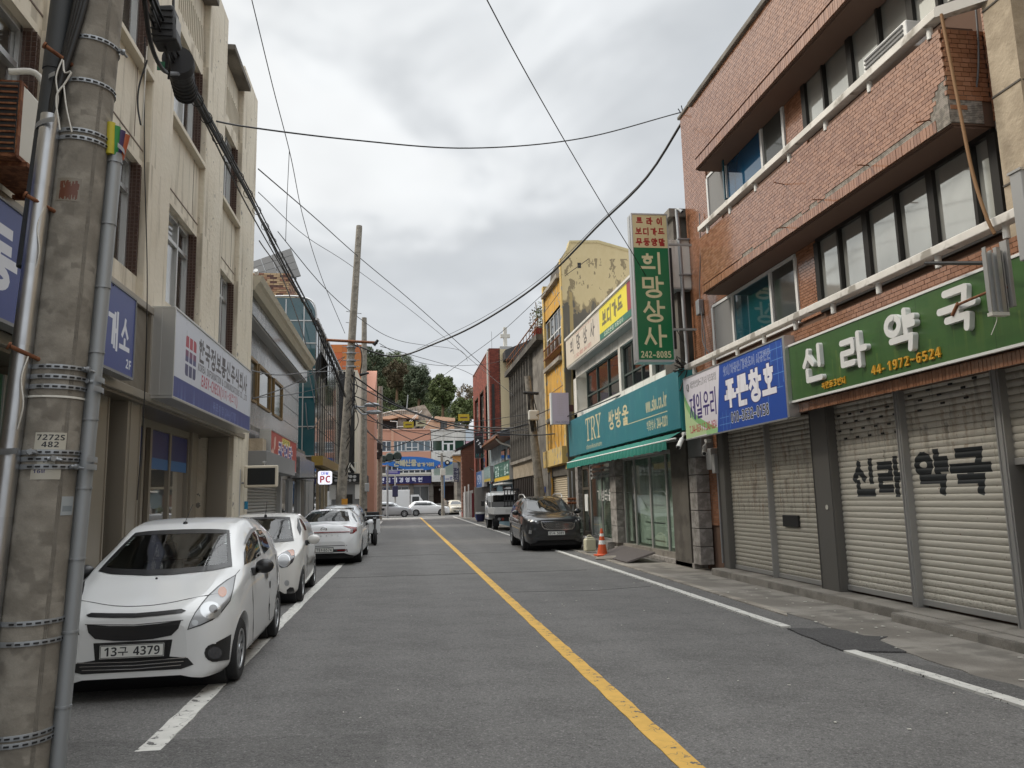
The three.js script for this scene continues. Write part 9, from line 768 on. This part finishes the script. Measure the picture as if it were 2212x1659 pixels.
/* ---------- small things on the pavement ---------- */
{ const p = onG(sH(565, 1528), .03), c = thing('traffic_cone', 'orange traffic cone with two white bands beside the dark car', 'cone', [p[0], .02, p[2]], { local: true }); const org = std([.56, .085, .022], .55), H = .64, r = (y) => lerp(.135, .028, y / H), sec = (a, b) => new THREE.CylinderGeometry(r(b), r(a), b - a, 24, 1, true).translate(0, (a + b) / 2 + .03, 0); part('base', [new RoundedBoxGeometry(.38, .035, .38, 2, .012).translate(0, .018, 0), new THREE.CylinderGeometry(.14, .165, .03, 24).translate(0, .04, 0)], org, c); part('body', [sec(0, .26), sec(.36, .46), sec(.53, H)], org, c); part('reflective_band', sec(.26, .36), M.white, c); part('reflective_band', sec(.46, .53), M.white, c); part('tip', new THREE.CylinderGeometry(.02, .028, .02, 16).translate(0, H + .04, 0), org, c); }
{ const p = onG(sH(462, 1500), .02), c = thing('jerry_can', 'cream plastic jerry can between the dark car and the cone', 'can', [p[0], .02, p[2]], { local: true, ry: .25 }); const m = std([.55, .52, .38], .5); part('body', [new RoundedBoxGeometry(.31, .34, .2, 4, .045).translate(0, .19, 0), new RoundedBoxGeometry(.22, .05, .15, 3, .02).translate(0, .37, 0)], m, c); part('handle', [tube([[-.07, .38, 0], [-.05, .44, 0], [.05, .44, 0], [.08, .385, 0]], .015, 16, 8)], m, c); part('cap', rod([-.1, .37, .0], [-.1, .42, 0], .03, .03, 14), M.white, c); }
single('floor_mat', 'ribbed grey mat sloping off the shop step behind the cone', 'mat', (() => { const a = [], x0 = 5.05, x1 = 5.72, z0 = -20.0, z1 = -17.3, n = 20; for (let i = 0; i < n; i++) { const z = lerp(z0, z1, i / n); a.push(prZ([[x0, .012], [x1, .215], [x1, .24], [x0 - .01, .04]], z, z + (z1 - z0) / n * .8)); } a.push(prZ([[x0, .008], [x1, .20], [x1, .222], [x0, .024]], z0, z1)); return a; })(), std([.12, .105, .10], .9));
single('concrete_lump', 'low broken concrete lump at the foot of the cone', 'concrete', (() => { const g = new THREE.SphereGeometry(.3, 14, 8); g.scale(1.3, .22, .8); g.translate(5.05, .02, -18.7); return g; })(), M.concPale);
single('low_kerb', 'broken concrete kerb step before the shutters', 'kerb', [rbx(5.66, 5.84, -.05, .115, -8.6, -4.2, .03)], M.paving);
for (const [x, y, z, r, h, m, l] of [[1840, 1230, -62, .22, .42, M.white, 'white plastic tub by the ivory car'], [1878, 1250, -60, .2, .34, M.white, 'smaller white plastic tub by the bicycle'], [1928, 1272, -57, .26, .42, std([.5, .12, .16], .5), 'red plastic bucket near the bicycle'], [2115, 1262, -54, .24, .4, std([.04, .22, .42], .5), 'light blue plastic bucket on the pavement'], [2180, 1345, -47, .3, .5, std([.015, .015, .06], .5), 'dark navy bucket with a white lid'], [2150, 1320, -49, .24, .4, std([.03, .1, .4], .5), 'blue plastic bucket behind the navy one']]) { const p = onG(sD(x, y)); const t = thing('bucket', l, 'bucket', [p[0], .01, p[2]], { local: true }), k = -p[2] / 60; part('body', [new THREE.CylinderGeometry(r, r * .78, h, 20).translate(0, h / 2, 0)], m, t); part('rim', new THREE.TorusGeometry(r, .02, 6, 22).rotateX(Math.PI / 2).translate(0, h, 0), m, t); if (/lid/.test(l)) part('lid', new THREE.CylinderGeometry(r * 1.05, r * 1.05, .12, 20).translate(0, h + .06, 0), M.white, t); else part('handle', tube([[-r, h, 0], [-r * .6, h + .15, 0], [r * .6, h + .15, 0], [r, h, 0]], .012, 14, 5), M.galv, t); }
{ const p = onG(sD(1960, 1245)), t = thing('bicycle', 'small bicycle leaning by the white panel fence', 'bicycle', [p[0] + .1, 0, p[2] - .6], { local: true, ry: .35 }); for (const x of [-.5, .5]) { const w = part('wheel', new THREE.TorusGeometry(.33, .022, 8, 30).translate(x, .34, 0), M.rubber, t); part('spokes', Array.from({ length: 8 }, (_, i) => rod([x, .34, 0], [x + .31 * Math.cos(i * .785), .34 + .31 * Math.sin(i * .785), 0], .004, .004, 4)), M.galv, w); } const m = std([.08, .08, .09], .4, .4); part('frame', [rod([-.5, .34, 0], [-.12, .34, 0], .014), rod([-.12, .34, 0], [.36, .78, 0], .018), rod([-.12, .34, 0], [-.25, .86, 0], .016), rod([-.5, .34, 0], [-.22, .74, 0], .012), rod([-.22, .74, 0], [.36, .82, 0], .016), rod([.5, .34, 0], [.34, .98, 0], .016)], m, t); part('saddle', rbx(-.36, -.12, .86, .92, -.07, .07, .03), M.black, t); part('handlebar', [rod([.32, 1.0, -.26], [.34, 1.0, .26], .012)], M.galv, t); part('crank', rod([-.12, .34, -.06], [-.12, .34, .06], .07), M.galv, t); }
{ const p = onG(sD(2150, 1240)), t = thing('potted_plant', 'potted green plant beside the truck', 'plant', [p[0] - .05, 0, -44]); const b = [4.9, 0, -44]; t.position.set(...b); part('pot', rod(b, [b[0], .4, b[2]], .16, .22, 14), M.black, t); const g = leafCluster(120, .25, .55, .25, .09, 41); g.translate(b[0], 1.0, b[2]); part('foliage', g, M.leafB, t); part('stem', rod([b[0], .4, b[2]], [b[0], 1.2, b[2]], .02), M.wood, t); }
/* person far down the street */
{ const base = onG(sD(1608, 1236)), t = thing('person', 'person in a pale jacket and dark trousers walking by the edge line', 'person', base, { local: true, ry: .15 });
  const skin = std([.42, .26, .18], .6), cloth = std([.42, .38, .33], .9), dark = std([.02, .02, .024], .9);
  // one continuous figure: capsules between joints, joined with a smooth minimum and meshed
  const B = []; const bone = (a, b, r, q) => B.push([V(a), V(b), r, q]); bone([0, .92, 0], [0, 1.2, .01], .13, .14); bone([0, 1.2, .01], [0, 1.36, 0], .135, .11); bone([0, 1.36, 0], [0, 1.5, .01], .055, .05); for (const s of [1, -1]) { bone([s * .07, 1.36, 0], [s * .17, 1.36, 0], .075, .06); bone([s * .18, 1.35, 0], [s * .24, 1.09, -.01], .055, .045); bone([s * .24, 1.09, -.01], [s * .235, .84, .08], .045, .032); bone([s * .08, .9, 0], [s * .09, .48, s * .07], .095, .065); bone([s * .09, .48, s * .07], [s * .095, .08, s * .12 - .05], .06, .04); }
  const field = (p) => { let d = 9; for (const [a, b, r, q] of B) { const ab = b.clone().sub(a), t2 = clamp(p.clone().sub(a).dot(ab) / ab.lengthSq()), e = p.distanceTo(a.clone().addScaledVector(ab, t2)) - lerp(r, q, t2), h = clamp(.5 + .5 * (d - e) / .03); d = lerp(d, e, h) - .03 * h * (1 - h); } return d; };
  const n = 64, mc = new MarchingCubes(n, new THREE.MeshBasicMaterial(), false, false, 60000); mc.isolation = 0; const p3 = new THREE.Vector3(); for (let k = 0; k < n; k++) for (let j = 0; j < n; j++) for (let i2 = 0; i2 < n; i2++) { p3.set(i2 - n / 2, j - n / 2, k - n / 2).multiplyScalar(1.7 / n).add(new THREE.Vector3(0, .82, 0)); mc.field[i2 + j * n + k * n * n] = -field(p3); } mc.update(); const bg = new THREE.BufferGeometry(); bg.setAttribute('position', new THREE.BufferAttribute(mc.positionArray.slice(0, mc.count * 3), 3)); bg.setAttribute('normal', new THREE.BufferAttribute(mc.normalArray.slice(0, mc.count * 3), 3)); bg.scale(.85, .85, .85); bg.translate(0, .82, 0); bg.computeVertexNormals();
  part('body', bg, skin, t); const shell = (y0, y1, off, m, nm) => { const P = bg.attributes.position, N = bg.attributes.normal, o = []; for (let i = 0; i < P.count; i += 3) { const y = (P.getY(i) + P.getY(i + 1) + P.getY(i + 2)) / 3, x = Math.abs(P.getX(i)); if (y > y0 && y < y1 || (nm === 'jacket' && x > .185 && y > .87 && y < y1)) for (let k = 0; k < 3; k++) o.push(P.getX(i + k) + N.getX(i + k) * off, P.getY(i + k) + N.getY(i + k) * off, P.getZ(i + k) + N.getZ(i + k) * off); } const g = new THREE.BufferGeometry(); g.setAttribute('position', new THREE.Float32BufferAttribute(o, 3)); g.computeVertexNormals(); part(nm, g, m, t); }; shell(.93, 1.42, .018, cloth, 'jacket'); shell(.09, .93, .012, dark, 'trousers'); part('shoe', rbx(.05, .14, 0, .09, -.02, .22, .03), M.black, t); part('shoe', rbx(-.14, -.05, 0, .09, -.24, 0, .03), M.black, t);
  const head = new THREE.SphereGeometry(.1, 18, 14); head.scale(.86, 1.15, .98); head.translate(0, 1.56, .01); const nose = new THREE.ConeGeometry(.016, .04, 6); nose.rotateX(Math.PI / 2); nose.translate(0, 1.555, .112); part('head', [head, nose, rod([0, 1.42, 0], [0, 1.5, 0], .05, .045, 10), ...[1, -1].map((s) => new THREE.SphereGeometry(.022, 8, 6).translate(s * .088, 1.555, 0))], skin, t); const hair = new THREE.SphereGeometry(.108, 18, 10, 0, 6.3, 0, 1.7); hair.scale(.9, 1.1, 1.02); hair.rotateX(-.35); hair.translate(0, 1.585, -.005); part('hair', hair, M.black, t); for (const s of [1, -1]) part('hand', [new RoundedBoxGeometry(.035, .08, .07, 2, .014).translate(s * .25, .81, .12), ...[0, 1, 2, 3].map((i) => rod([s * .25, .775, .095 + i * .017], [s * .248, .72 + (i % 3) * .006, .10 + i * .016], .008, .006, 5)), rod([s * .235, .82, .15], [s * .225, .77, .165], .009, .007, 5)], skin, t); }
renderer.render(scene, camera);
